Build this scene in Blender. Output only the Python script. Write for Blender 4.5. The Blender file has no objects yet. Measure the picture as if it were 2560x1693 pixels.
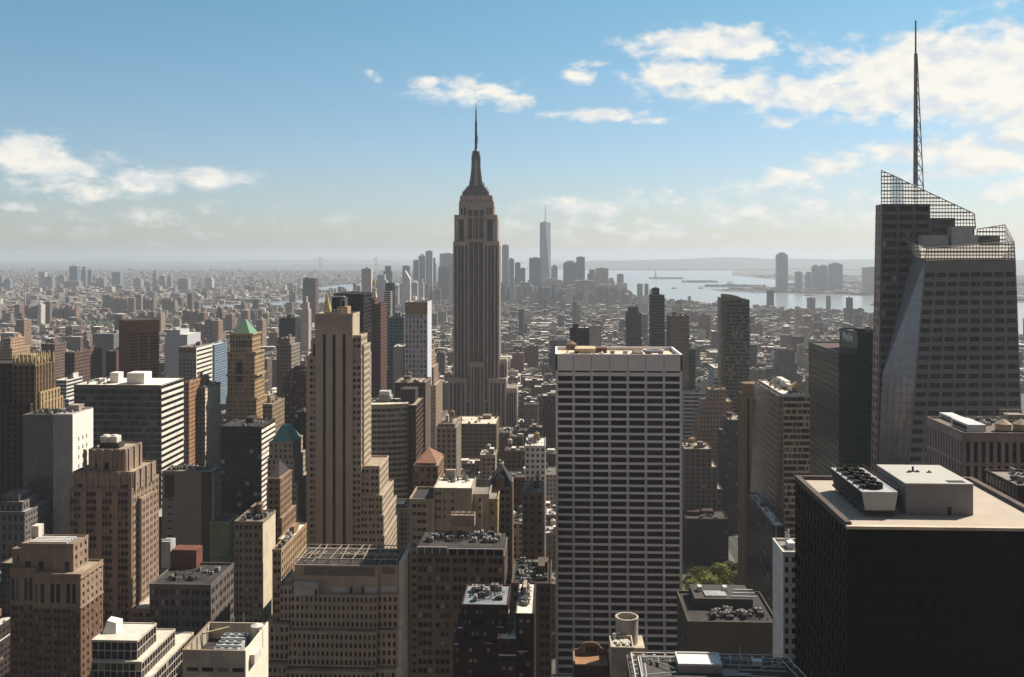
import bpy, math, random
from mathutils import Vector
R = math.radians
sc = bpy.context.scene
C = sc.collection
rnd = random.Random(7)
# ------------------------------------------------------------ camera
F = 2474.0; A = R(2.55); EYE = 245.0; HZ = 640.0      # focal length in photo pixels, yaw off the street grid, eye height, horizon row
cd = bpy.data.cameras.new('camera'); cam = bpy.data.objects.new('camera', cd); C.objects.link(cam)
cam.location = (0, 0, EYE); cam.rotation_euler = (R(90), 0, A)
cd.sensor_width = 36; cd.lens = 36 * F / 2560; cd.shift_y = -206.5 / 2560
cd.clip_start = 1; cd.clip_end = 120000
sc.camera = cam
# ------------------------------------------------------------ light
SUN_AZ, SUN_EL = R(52), R(46)
vs = sc.view_settings
vs.view_transform = 'Standard'; vs.look = 'None'; vs.exposure = 0.60; vs.gamma = 1.0
S = Vector((math.sin(SUN_AZ) * math.cos(SUN_EL), math.cos(SUN_AZ) * math.cos(SUN_EL), math.sin(SUN_EL)))
sl = bpy.data.lights.new('sun', 'SUN'); sl.energy = 5.0; sl.angle = R(0.5); sl.color = (1.0, 0.89, 0.75)
so = bpy.data.objects.new('sun', sl); C.objects.link(so); so.rotation_euler = S.to_track_quat('Z', 'Y').to_euler()
so.location = S * 3000
w = bpy.data.worlds.new('World'); sc.world = w; w.use_nodes = True
nt = w.node_tree; nt.nodes.clear()
def nd(t, **k):
    n = nt.nodes.new(t)
    for a, b in k.items(): setattr(n, a, b)
    return n
def ln(a, b): nt.links.new(a, b)
def mth(op, a, b=None, c=None, clamp=False):
    n = nd('ShaderNodeMath', operation=op); n.use_clamp = clamp
    for i, v in enumerate((a, b, c)):
        if v is None: continue
        if isinstance(v, (int, float)): n.inputs[i].default_value = v
        else: ln(v, n.inputs[i])
    return n.outputs[0]
SKY_STR = 0.066
def build_sky():
    out = nd('ShaderNodeOutputWorld'); bg = nd('ShaderNodeBackground'); bg.inputs[1].default_value = SKY_STR
    sky = nd('ShaderNodeTexSky', sky_type='NISHITA', sun_disc=False, sun_elevation=SUN_EL, sun_rotation=SUN_AZ,
             altitude=200, air_density=1.1, dust_density=0.6, ozone_density=1.5)
    tc = nd('ShaderNodeTexCoord'); sx = nd('ShaderNodeSeparateXYZ'); ln(tc.outputs['Generated'], sx.inputs[0])
    az = mth('ARCTAN2', sx.outputs[0], sx.outputs[1]); el = mth('ARCSINE', sx.outputs[2])
    uv = nd('ShaderNodeCombineXYZ'); ln(az, uv.inputs[0]); ln(el, uv.inputs[1])
    # cloud banks: centre and half size in photo pixels of the 2371-wide view, weight
    B = [(1640,97,225,46,1.1),(1760,112,100,34,1.0),(1080,212,150,42,.8),(1190,238,60,28,.9),(990,195,60,22,.7),(1380,266,150,20,.9),(1500,280,70,14,.4),
         (1345,178,48,30,.8),(1372,148,60,14,.6),(1570,180,150,52,1.0),(1690,205,260,48,1.0),(1900,215,260,56,.95),(2130,180,330,115,1.2),(2330,180,300,150,1.25),
         (2180,105,130,60,.9),(1790,282,75,24,.55),(1830,415,115,36,.8),(1930,385,100,50,.75),(2080,360,140,46,.7),(2250,370,200,75,1.0),(2340,330,130,60,.8),(2350,440,120,50,.7),
         (1350,482,240,34,.62),(1540,445,60,26,.3),(1700,470,320,60,.45),(1500,530,600,60,.36),(2000,480,260,70,.5),(450,520,500,60,.25),(60,350,130,50,1.0),(130,385,170,48,.95),(60,400,150,50,.6),(330,420,130,44,.75),(200,430,200,50,.55),(480,415,160,30,.85),(230,460,50,16,.4),(60,478,70,18,.5),
         (862,178,38,20,.5),(760,432,60,12,.2),(-200,360,260,80,.9),(2700,250,360,190,1.0),(2020,100,50,12,.35)]
    k = 2560 / 2371
    acc = None
    for (x, y, a, b, wt) in B:
        th = math.atan((x * k - 1280) / F); u0 = th - A
        v0 = math.atan((HZ - y * k) / F * math.cos(th))
        s = nd('ShaderNodeVectorMath', operation='SUBTRACT'); ln(uv.outputs[0], s.inputs[0]); s.inputs[1].default_value = (u0, v0, 0)
        m = nd('ShaderNodeVectorMath', operation='MULTIPLY'); ln(s.outputs[0], m.inputs[0]); m.inputs[1].default_value = (F / (a * k), F / (b * k), 0)
        l = nd('ShaderNodeVectorMath', operation='LENGTH'); ln(m.outputs[0], l.inputs[0])
        r = nd('ShaderNodeMapRange', interpolation_type='SMOOTHSTEP'); ln(l.outputs['Value'], r.inputs[0])
        r.inputs[1].default_value = 0; r.inputs[2].default_value = 1.25; r.inputs[3].default_value = wt; r.inputs[4].default_value = 0
        acc = r.outputs[0] if acc is None else mth('MAXIMUM', acc, r.outputs[0])
    def fbm(sx_, sy_, det, off):
        mp = nd('ShaderNodeVectorMath', operation='MULTIPLY_ADD'); ln(uv.outputs[0], mp.inputs[0])
        mp.inputs[1].default_value = (sx_, sy_, 1); mp.inputs[2].default_value = off
        n = nd('ShaderNodeTexNoise'); ln(mp.outputs[0], n.inputs['Vector']); n.inputs['Scale'].default_value = 1
        n.inputs['Detail'].default_value = det; n.inputs['Roughness'].default_value = .56; n.inputs['Distortion'].default_value = .2
        return n.outputs[0]
    n1 = fbm(34, 64, 11, (3, 1, 0)); n2 = fbm(11, 27, 5, (9, 4, 2)); na = fbm(26, 46, 7, (5, 2, 1)); n1b = fbm(26, 46, 7, (5 + .16, 2 + .5, 1))
    d = mth('ADD', mth('MULTIPLY', acc, 1.05), mth('ADD', mth('MULTIPLY', mth('SUBTRACT', n1, .5), 2.5), mth('MULTIPLY', mth('SUBTRACT', n2, .5), .7)))
    cov = nd('ShaderNodeMapRange', interpolation_type='SMOOTHSTEP'); ln(d, cov.inputs[0]); cov.inputs[1].default_value = .06; cov.inputs[2].default_value = .92; cov.inputs[4].default_value = .96
    gate = mth('MULTIPLY', cov.outputs[0], mth('MINIMUM', mth('MULTIPLY', acc, 4.0), 1.0))
    sh = nd('ShaderNodeMapRange'); ln(mth('ADD', mth('SUBTRACT', na, n1b), mth('MULTIPLY', mth('SUBTRACT', d, .5), .16)), sh.inputs[0]); sh.inputs[1].default_value = -.16; sh.inputs[2].default_value = .16
    cc = nd('ShaderNodeMix', data_type='RGBA'); ln(sh.outputs[0], cc.inputs[0])
    cc.inputs[6].default_value = (7.3, 7.7, 8.1, 1); cc.inputs[7].default_value = (10.0, 9.6, 8.6, 1)
    te = nd('ShaderNodeMapRange', interpolation_type='SMOOTHSTEP'); ln(el, te.inputs[0]); te.inputs[1].default_value = R(0); te.inputs[2].default_value = R(19)
    tint = nd('ShaderNodeMix', data_type='RGBA'); ln(te.outputs[0], tint.inputs[0]); tint.inputs[6].default_value = (.87, .935, 1.13, 1); tint.inputs[7].default_value = (.67, 1.03, 1.0, 1)
    sk2 = nd('ShaderNodeVectorMath', operation='MULTIPLY'); ln(sky.outputs[0], sk2.inputs[0]); ln(tint.outputs[2], sk2.inputs[1])
    mx = nd('ShaderNodeMix', data_type='RGBA'); ln(gate, mx.inputs[0]); ln(sk2.outputs[0], mx.inputs[6]); ln(cc.outputs[2], mx.inputs[7])
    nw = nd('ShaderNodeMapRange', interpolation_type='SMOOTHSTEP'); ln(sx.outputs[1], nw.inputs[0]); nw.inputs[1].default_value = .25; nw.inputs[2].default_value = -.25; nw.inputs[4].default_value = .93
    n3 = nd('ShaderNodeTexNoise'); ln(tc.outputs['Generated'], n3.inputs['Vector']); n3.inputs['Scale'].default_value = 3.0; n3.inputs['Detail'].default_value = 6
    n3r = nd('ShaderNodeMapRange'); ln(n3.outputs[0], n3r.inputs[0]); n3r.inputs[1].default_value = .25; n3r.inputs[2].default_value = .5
    mn = nd('ShaderNodeMix', data_type='RGBA'); ln(mth('MULTIPLY', nw.outputs[0], n3r.outputs[0]), mn.inputs[0]); ln(mx.outputs[2], mn.inputs[6]); mn.inputs[7].default_value = (1.2, .98, .9, 1)  # unseen dim warm cloud behind the camera, added to set fill on north walls
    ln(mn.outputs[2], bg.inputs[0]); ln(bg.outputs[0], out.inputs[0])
build_sky()
cy = sc.cycles
cy.max_bounces = 6; cy.diffuse_bounces = 1; cy.glossy_bounces = 3; cy.transmission_bounces = 4; cy.volume_bounces = 0; cy.transparent_max_bounces = 12
cy.use_denoising = True; cy.caustics_reflective = False; cy.caustics_refractive = False
# ------------------------------------------------------------ photo pixel -> place
def X(px, Y): return Y * math.tan(math.atan((px - 1280) / F) - A)
def dep(x, y): return y * math.cos(A) - x * math.sin(A)
def Z(py, px, Y): return EYE + (HZ - py) / F * dep(X(px, Y), Y)
def PX(x, y): return 1280 + F * (x * math.cos(A) + y * math.sin(A)) / dep(x, y)
def PY(x, y, z): return HZ - (z - EYE) * F / dep(x, y)
def YR(Yf, pf, pr): return Yf * (pf - 1390) / (pr - 1390)      # depth at which a wall leaving pixel pf reaches pixel pr
# ------------------------------------------------------------ materials
MATS = {}
def new_mat(name):
    m = bpy.data.materials.new(name); m.use_nodes = True; t = m.node_tree; t.nodes.clear()
    o = t.nodes.new('ShaderNodeOutputMaterial'); p = t.nodes.new('ShaderNodeBsdfPrincipled'); t.links.new(p.outputs[0], o.inputs[0])
    return m, t, p
def M(name, col=(.3, .3, .3), rough=.85, var=.28, spec=.25, metal=0, streak=1.0, scale=1.0):
    if name in MATS: return MATS[name]
    m, t, p = new_mat(name)
    N_ = t.nodes.new; L = t.links.new
    g = N_('ShaderNodeNewGeometry')
    n1 = N_('ShaderNodeTexNoise'); n1.inputs['Scale'].default_value = .09 * scale; n1.inputs['Detail'].default_value = 8; n1.inputs['Roughness'].default_value = .65
    L(g.outputs['Position'], n1.inputs['Vector'])
    v = N_('ShaderNodeVectorMath'); v.operation = 'MULTIPLY'; v.inputs[1].default_value = (.7 * scale, .7 * scale, .035 * scale); L(g.outputs['Position'], v.inputs[0])
    n2 = N_('ShaderNodeTexNoise'); n2.inputs['Scale'].default_value = 1; n2.inputs['Detail'].default_value = 5; L(v.outputs[0], n2.inputs['Vector'])
    a = N_('ShaderNodeMath'); a.operation = 'MULTIPLY_ADD'; L(n1.outputs[0], a.inputs[0]); a.inputs[1].default_value = var * 2.4; a.inputs[2].default_value = 1 - var * 1.2
    b = N_('ShaderNodeMath'); b.operation = 'MULTIPLY_ADD'; L(n2.outputs[0], b.inputs[0]); b.inputs[1].default_value = var * 1.6 * streak; b.inputs[2].default_value = 1 - var * .8 * streak
    c = N_('ShaderNodeMath'); c.operation = 'MULTIPLY'; L(a.outputs[0], c.inputs[0]); L(b.outputs[0], c.inputs[1])
    q1 = N_('ShaderNodeVectorMath'); q1.operation = 'MULTIPLY'; q1.inputs[1].default_value = (.23, .23, .27); L(g.outputs['Position'], q1.inputs[0])
    q2 = N_('ShaderNodeVectorMath'); q2.operation = 'FLOOR'; L(q1.outputs[0], q2.inputs[0]); q3 = N_('ShaderNodeTexWhiteNoise'); L(q2.outputs[0], q3.inputs['Vector'])
    q4 = N_('ShaderNodeMath'); q4.operation = 'MULTIPLY_ADD'; L(q3.outputs['Value'], q4.inputs[0]); q4.inputs[1].default_value = var * .75 * streak; q4.inputs[2].default_value = 1 - var * .375 * streak
    q5 = N_('ShaderNodeMath'); q5.operation = 'MULTIPLY'; L(c.outputs[0], q5.inputs[0]); L(q4.outputs[0], q5.inputs[1])
    h = N_('ShaderNodeHueSaturation'); h.inputs['Color'].default_value = (*col, 1); L(q5.outputs[0], h.inputs['Value']); L(h.outputs[0], p.inputs['Base Color'])
    p.inputs['Roughness'].default_value = rough; p.inputs['Specular IOR Level'].default_value = spec; p.inputs['Metallic'].default_value = metal
    MATS[name] = m; return m
def GLASS(name, col=(.018, .015, .014), rough=.12, spec=.35, wob=.0, metal=0):
    if name in MATS: return MATS[name]
    m, t, p = new_mat(name); N_ = t.nodes.new; L = t.links.new
    g = N_('ShaderNodeNewGeometry')
    n = N_('ShaderNodeTexNoise'); n.inputs['Scale'].default_value = .25; n.inputs['Detail'].default_value = 3; L(g.outputs['Position'], n.inputs['Vector'])
    h = N_('ShaderNodeHueSaturation'); h.inputs['Color'].default_value = (*col, 1)
    a = N_('ShaderNodeMath'); a.operation = 'MULTIPLY_ADD'; L(n.outputs[0], a.inputs[0]); a.inputs[1].default_value = 1.4; a.inputs[2].default_value = .3
    L(a.outputs[0], h.inputs['Value']); L(h.outputs[0], p.inputs['Base Color'])
    if wob:
        bp = N_('ShaderNodeBump'); bp.inputs['Strength'].default_value = wob; bp.inputs['Distance'].default_value = .6
        nb = N_('ShaderNodeTexNoise'); nb.inputs['Scale'].default_value = .16; nb.inputs['Detail'].default_value = 3; L(g.outputs['Position'], nb.inputs['Vector'])
        L(nb.outputs[0], bp.inputs['Height']); L(bp.outputs[0], p.inputs['Normal'])
    p.inputs['Roughness'].default_value = rough; p.inputs['Specular IOR Level'].default_value = spec; p.inputs['Metallic'].default_value = metal
    MATS[name] = m; return m
def PANE(name, dark=(.014, .012, .011), mid=(.05, .045, .04), blind=(.36, .31, .25), f=(.62, .88)):
    """window panes: mostly dark, some mid-toned, some with pale blinds, chosen per pane"""
    if name in MATS: return MATS[name]
    m, t, p = new_mat(name); N_ = t.nodes.new; L = t.links.new
    g = N_('ShaderNodeNewGeometry'); o = N_('ShaderNodeObjectInfo')
    a = N_('ShaderNodeMath'); a.operation = 'ADD'; L(g.outputs['Random Per Island'], a.inputs[0]); L(o.outputs['Random'], a.inputs[1])
    fr = N_('ShaderNodeMath'); fr.operation = 'FRACT'; L(a.outputs[0], fr.inputs[0])
    r = N_('ShaderNodeValToRGB'); r.color_ramp.interpolation = 'CONSTANT'; e = r.color_ramp.elements
    e[0].position = 0; e[0].color = (*dark, 1); e[1].position = f[0]; e[1].color = (*mid, 1)
    z = e.new(f[1]); z.color = (*blind, 1)
    z = e.new((1 + f[1]) / 2); z.color = (*[q * .55 for q in blind], 1)
    L(fr.outputs[0], r.inputs[0]); L(r.outputs[0], p.inputs['Base Color'])
    p.inputs['Roughness'].default_value = .15; p.inputs['Specular IOR Level'].default_value = .16
    MATS[name] = m; return m
def masonry():
    """walls of the ordinary blocks: colour from the block's own colour attribute, window grid by position"""
    if 'masonry' in MATS: return MATS['masonry']
    m, t, p = new_mat('masonry'); N_ = t.nodes.new; L = t.links.new
    def mt(op, a, b=None):
        n = N_('ShaderNodeMath'); n.operation = op
        for i, v in enumerate((a, b)):
            if v is None: continue
            if isinstance(v, (int, float)): n.inputs[i].default_value = v
            else: L(v, n.inputs[i])
        return n.outputs[0]
    g = N_('ShaderNodeNewGeometry'); at = N_('ShaderNodeAttribute'); at.attribute_name = 'tint'
    sp = N_('ShaderNodeSeparateXYZ'); L(g.outputs['Position'], sp.inputs[0]); sn = N_('ShaderNodeSeparateXYZ'); L(g.outputs['True Normal'], sn.inputs[0])
    isy = mt('GREATER_THAN', mt('ABSOLUTE', sn.outputs[1]), .6)
    h = mt('ADD', mt('MULTIPLY', isy, sp.outputs[0]), mt('MULTIPLY', mt('SUBTRACT', 1.0, isy), sp.outputs[1]))
    st = N_('ShaderNodeAttribute'); st.attribute_name = 'style'
    pit = mt('MULTIPLY_ADD', st.outputs['Fac'], 1.9); t.nodes[-1].inputs[2].default_value = 2.5
    ch = mt('DIVIDE', h, pit); cv = mt('DIVIDE', sp.outputs[2], 3.55)
    wfr = mt('MULTIPLY_ADD', st.outputs['Fac'], .14); t.nodes[-1].inputs[2].default_value = .20
    inh = mt('LESS_THAN', mt('ABSOLUTE', mt('SUBTRACT', mt('FRACT', ch), .5)), wfr)
    inv = mt('LESS_THAN', mt('ABSOLUTE', mt('SUBTRACT', mt('FRACT', cv), .5)), .26)
    win = mt('MULTIPLY', mt('MULTIPLY', inh, inv), mt('LESS_THAN', mt('ABSOLUTE', sn.outputs[2]), .3))
    win = mt('MULTIPLY', win, mt('LESS_THAN', st.outputs['Fac'], 1.5))
    cx = N_('ShaderNodeCombineXYZ'); L(mt('FLOOR', ch), cx.inputs[0]); L(mt('FLOOR', cv), cx.inputs[1]); L(isy, cx.inputs[2])
    wn = N_('ShaderNodeTexWhiteNoise'); L(cx.outputs[0], wn.inputs['Vector'])
    wc = N_('ShaderNodeValToRGB'); wc.color_ramp.interpolation = 'CONSTANT'; e = wc.color_ramp.elements
    e[0].color = (.016, .014, .014, 1); e[1].position = .68; e[1].color = (.05, .045, .045, 1); q = e.new(.9); q.color = (.25, .22, .19, 1)
    L(wn.outputs['Value'], wc.inputs[0])
    n1 = N_('ShaderNodeTexNoise'); n1.inputs['Scale'].default_value = .12; n1.inputs['Detail'].default_value = 8; L(g.outputs['Position'], n1.inputs['Vector'])
    hs = N_('ShaderNodeHueSaturation'); L(at.outputs['Color'], hs.inputs['Color']); L(mt('ADD', mt('MULTIPLY', n1.outputs[0], .8), .6), hs.inputs['Value'])
    mx = N_('ShaderNodeMix'); mx.data_type = 'RGBA'; L(win, mx.inputs[0]); L(hs.outputs[0], mx.inputs[6]); L(wc.outputs[0], mx.inputs[7])
    L(mx.outputs[2], p.inputs['Base Color']); p.inputs['Specular IOR Level'].default_value = .2
    L(mt('SUBTRACT', .85, mt('MULTIPLY', win, .6)), p.inputs['Roughness'])
    MATS['masonry'] = m; return m
# ------------------------------------------------------------ mesh builder
class MB:
    def __init__(s): s.v = []; s.f = []; s.c = []; s.st = []
    def add(s, vs_, fs, col=None, st=0):
        o = len(s.v); s.v += [tuple(p) for p in vs_]; s.f += [tuple(i + o for i in f) for f in fs]
        s.c += [col] * len(fs); s.st += [st] * len(fs)
    def hexa(s, p, col=None): s.add(p, [(0, 3, 2, 1), (4, 5, 6, 7), (0, 1, 5, 4), (1, 2, 6, 5), (2, 3, 7, 6), (3, 0, 4, 7)], col)
    def box(s, x0, x1, y0, y1, z0, z1, col=None, roof=None, st=0):
        o = len(s.f)
        s.add([(x0, y0, z0), (x1, y0, z0), (x1, y1, z0), (x0, y1, z0), (x0, y0, z1), (x1, y0, z1), (x1, y1, z1), (x0, y1, z1)],
              [(0, 3, 2, 1), (4, 5, 6, 7), (0, 1, 5, 4), (1, 2, 6, 5), (2, 3, 7, 6), (3, 0, 4, 7)], col, st)
        if roof: s.c[o + 1] = roof
    def prism(s, poly, z0, z1, col=None, ztop=None):
        n = len(poly); zt = ztop or [z1] * n
        s.add([(x, y, z0) for x, y in poly] + [(x, y, zt[i]) for i, (x, y) in enumerate(poly)],
              [tuple(range(n - 1, -1, -1)), tuple(range(n, 2 * n))] + [(i, (i + 1) % n, n + (i + 1) % n, n + i) for i in range(n)], col)
    def cyl(s, cx, cy, z0, z1, r0, r1=None, n=16, cap=True, col=None):
        r1 = r0 if r1 is None else r1
        vs_ = [(cx + r0 * math.cos(2 * math.pi * i / n), cy + r0 * math.sin(2 * math.pi * i / n), z0) for i in range(n)]
        if r1 < 1e-4:
            s.add(vs_ + [(cx, cy, z1)], [(i, (i + 1) % n, n) for i in range(n)] + [tuple(range(n - 1, -1, -1))], col); return
        vs_ += [(cx + r1 * math.cos(2 * math.pi * i / n), cy + r1 * math.sin(2 * math.pi * i / n), z1) for i in range(n)]
        fs = [(i, (i + 1) % n, n + (i + 1) % n, n + i) for i in range(n)]
        if cap: fs += [tuple(range(n - 1, -1, -1)), tuple(range(n, 2 * n))]
        s.add(vs_, fs, col)
    def ring(s, cx, cy, z0, z1, r0, r1, n=28):
        for (ra, rb) in ((r1, r0),):
            vs_ = []
            for r, z in ((r1, z0), (r1, z1), (r0, z1), (r0, z0)):
                vs_ += [(cx + r * math.cos(2 * math.pi * i / n), cy + r * math.sin(2 * math.pi * i / n), z) for i in range(n)]
            fs = []
            for k in range(4):
                a, b = k * n, ((k + 1) % 4) * n
                fs += [(a + i, a + (i + 1) % n, b + (i + 1) % n, b + i) for i in range(n)]
            s.add(vs_, fs)
    def tube(s, a, b, r, n=6, r2=None):
        a = Vector(a); b = Vector(b); d = (b - a).normalized(); r2 = r if r2 is None else r2
        u = d.orthogonal().normalized(); v = d.cross(u)
        vs_ = [a + (u * math.cos(2 * math.pi * i / n) + v * math.sin(2 * math.pi * i / n)) * r for i in range(n)]
        vs_ += [b + (u * math.cos(2 * math.pi * i / n) + v * math.sin(2 * math.pi * i / n)) * r2 for i in range(n)]
        s.add(vs_, [(i, (i + 1) % n, n + (i + 1) % n, n + i) for i in range(n)] + [tuple(range(n - 1, -1, -1)), tuple(range(n, 2 * n))])
    def mesh(s, name, mat, off=(0, 0, 0)):
        me = bpy.data.meshes.new(name); ox, oy, oz = off
        me.from_pydata([(x - ox, y - oy, z - oz) for x, y, z in s.v], [], s.f)
        if s.c and s.c[0] is not None:
            a = me.attributes.new('tint', 'FLOAT_COLOR', 'FACE'); buf = []
            for c in s.c: c = c or (.2, .2, .2); buf += [c[0], c[1], c[2], 1.0]
            a.data.foreach_set('color', buf)
            a = me.attributes.new('style', 'FLOAT', 'FACE'); a.data.foreach_set('value', [float(q) for q in s.st])
        me.materials.append(mat); me.update(); return me
def link(name, data, parent=None, loc=(0, 0, 0), **props):
    o = bpy.data.objects.new(name, data); C.objects.link(o); o.location = loc
    if parent: o.parent = parent
    for k, v in props.items(): o[k] = v
    return o
def single(name, mb, mat, label=None, category=None, loc=(0, 0, 0), **props):
    o = link(name, mb.mesh(name, mat, loc), None, loc)
    if label: o['label'] = label
    if category: o['category'] = category
    for k, v in props.items(): o[k] = v
    return o
HERO = []         # photo rectangles of everything placed by hand: (px0, px1, py_top, Y, visible bottom, name for neighbours)
FOOT = []         # ground plans that the ordinary blocks must keep off
class Bld:
    def __init__(s, name, label, cat='building', x=0, y=0, group=None, short=None):
        s.loc = (x, y, 0); s.root = link(name, None, None, s.loc); s.root['label'] = label; s.root['category'] = cat
        if group: s.root['group'] = group
        s.parts = {}; s.wins = []; s.short = short or name.replace('_', ' ')
    def p(s, name, mat=None, key=None, parent=None, **props):
        if key is None:
            key = name
            if mat is not None and key in s.parts and s.parts[key][1] is not None and s.parts[key][2] is not mat: key = name + '|' + mat.name
        if key not in s.parts: s.parts[key] = (MB(), name, mat, parent, props)
        return s.parts[key][0]
    def done(s, maxw=100, minpx=5.5):
        objs = {}
        for k, (mb, name, mat, par, props) in s.parts.items():
            if not mb.f: continue
            objs[k] = link(name, mb.mesh(name, mat, s.loc), objs.get(par, s.root) if par else s.root, **props)
        if s.wins:
            par = objs.get('wall', s.root)
            vis = [q for q in s.wins if q[0] >= minpx]
            vis.sort(key=lambda q: (-round(q[0]), -q[2][2]))
            one = vis[:maxw]; ids = set(id(q) for q in one); rest = [q for q in s.wins if id(q) not in ids]
            cache = {}
            for (px, mat, c, u, n, w_, h_) in one:
                key = (round(w_, 2), round(h_, 2), tuple(round(q, 2) for q in u), tuple(round(q, 2) for q in n), mat.name)
                if key not in cache:
                    b = MB(); pane(b, Vector((0, 0, 0)), u, n, w_, h_); cache[key] = b.mesh('window', mat)
                link('window', cache[key], par, (c[0] - s.loc[0], c[1] - s.loc[1], c[2] - s.loc[2]))
            by = {}
            for q in rest: by.setdefault(q[1].name, []).append(q)
            for mn, qs in by.items():
                b = MB()
                for (px, mat, c, u, n, w_, h_) in qs: pane(b, c, u, n, w_, h_)
                link('window', b.mesh('window', bpy.data.materials[mn], s.loc), par, kind='stuff')
        return s.root
def pane(b, c, u, n, w_, h_):
    up = n.cross(u) if True else None
    a = u * (w_ / 2); k = up * (h_ / 2); t = n * .05
    q = [c - a - k, c + a - k, c + a + k, c - a + k]
    b.hexa([q[0] - t, q[1] - t, q[2] - t, q[3] - t][::1] + [p + t for p in q]) if False else b.add([*q, *[p + t for p in q]], [(4, 5, 6, 7), (0, 1, 5, 4), (1, 2, 6, 5), (2, 3, 7, 6), (3, 0, 4, 7)])
def comp(iv):
    out = []; c = 0.0
    for a, b in iv:
        if a > c + 1e-4: out.append((c, a))
        c = b
    if c < 1 - 1e-4: out.append((c, 1.0))
    return out
def facade(b, BL, BR, TR, TL, sp, wall, mat_pane=None, ends=True):
    """piers and spandrels standing proud of the glazing, panes in the openings"""
    BL, BR, TR, TL = map(Vector, (BL, BR, TR, TL))
    W = ((BR - BL).length + (TR - TL).length) / 2; H = ((TL - BL).length + (TR - BR).length) / 2
    n = (BR - BL).cross(TL - BL).normalized(); t = sp.get('t', .35); wm = b.p('wall', wall) if ('wall' not in b.parts or b.parts['wall'][2] is wall) else b.p('wall_band', wall)
    def pt(u, v, d): return (BL * (1 - u) + BR * u) * (1 - v) + (TL * (1 - u) + TR * u) * v + n * d
    def bar(u0, u1, v0, v1, d, mb=wm): mb.hexa([pt(u0, v0, -.05), pt(u1, v0, -.05), pt(u1, v1, -.05), pt(u0, v1, -.05), pt(u0, v0, d), pt(u1, v0, d), pt(u1, v1, d), pt(u0, v1, d)])
    if 'iv' in sp: cols = sp['iv']
    else:
        mg = sp.get('edge', 0) / W; nb = max(1, round(W * (1 - 2 * mg) / sp['bay'])); bw = (1 - 2 * mg) / nb
        cols = [(mg + (i + a) * bw, mg + (i + c) * bw) for i in range(nb) for a, c in sp['op']]
    rows = []
    if sp.get('ro'):
        top = sp.get('top', 0) / H; bot = sp.get('bot', 0) / H; nr = max(1, round(H * (1 - top - bot) / sp['fl'])); rh = (1 - top - bot) / nr
        rows = [(bot + (j + sp['ro'][0]) * rh, bot + (j + sp['ro'][1]) * rh) for j in range(nr)]
        sm = b.p('spandrel', sp['spmat']) if sp.get('spmat') else wm
        for v0, v1 in comp(rows): bar(.001, .999, v0, v1, t * sp.get('sp', .93), sm)
        if top and sp.get('spmat'): bar(.0005, .9995, 1 - top, 1, t * .97)
    else:
        rows = [(sp.get('bot', 0) / H, 1 - sp.get('top', 0) / H)]
        for v0, v1 in comp(rows): bar(.001, .999, v0, v1, t * .93)
    for u0, u1 in comp(cols): bar(u0, u1, 0, 1, t)
    if mat_pane:
        u = (BR - BL).normalized()
        if sp.get('split'): cols = [(a + (c - a) * i / sp['split'] + .001, a + (c - a) * (i + 1) / sp['split'] - .001) for a, c in cols for i in range(sp['split'])]
        for u0, u1 in cols:
            for v0, v1 in rows:
                c = pt((u0 + u1) / 2, (v0 + v1) / 2, .02); d = dep(c.x, c.y)
                if d < 30: continue
                px, py = PX(c.x, c.y), PY(*c)
                w_, h_ = W * (u1 - u0) * .96, H * (v1 - v0) * .96
                if -60 < px < 2620 and py < 1740: b.wins.append(((w_ * abs(n.y) + w_ * abs(n.x) * .35) * F / d if 0 < px < 2560 and py < 1693 else 0, mat_pane, c, u, n, w_, h_))
def tier(b, x0, x1, y0, y1, z0, z1, wall, glass, n=None, w=None, e=None, pm=None, roof=None, par=1.0, pmw=None, ww=None):
    """one storey block: glazing core, walls on it, roof and parapet"""
    if n or w or e: b.p('glazing', glass).box(x0, x1, y0, y1, z0, z1)
    wm = b.p('wall', wall)
    tn = n.get('t', .35) if n else .35
    if n: facade(b, (x0 - .3, y0, z0), (x1 + .3, y0, z0), (x1 + .3, y0, z1), (x0 - .3, y0, z1), n, wall, pm)
    else: wm.box(x0 - .3, x1 + .3, y0 - .35, y0, z0, z1)
    if w: facade(b, (x1, y0, z0), (x1, y1, z0), (x1, y1, z1), (x1, y0, z1), w, ww or wall, pmw or pm)
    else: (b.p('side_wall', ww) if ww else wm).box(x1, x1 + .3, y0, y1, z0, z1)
    if e: facade(b, (x0, y1, z0), (x0, y0, z0), (x0, y0, z1), (x0, y1, z1), e, wall, pmw or pm)
    else: wm.box(x0 - .3, x0, y0, y1, z0, z1)
    wm.box(x0 - .3, x1 + .3, y1, y1 + .35, z0, z1)
    o = .42
    b.p('roof', roof or M('roof_gravel', (.30, .25, .19)), 'roof%d' % len(b.parts)).box(x0 - .3, x1 + .3, y0 - .3, y1 + .3, z1 + .003, z1 + .25)
    if par:
        pmb = b.p('parapet', wall, 'parapet%d' % len(b.parts))
        pmb.box(x0 - o, x1 + o, y0 - o, y0 - o + .45, z1 - .2, z1 + par); pmb.box(x0 - o, x1 + o, y1 + o - .45, y1 + o, z1 - .2, z1 + par)
        pmb.box(x0 - o, x0 - o + .45, y0 - o + .45, y1 + o - .45, z1 - .2, z1 + par - .01); pmb.box(x1 + o - .45, x1 + o, y0 - o + .45, y1 + o - .45, z1 - .2, z1 + par - .01)
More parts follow.
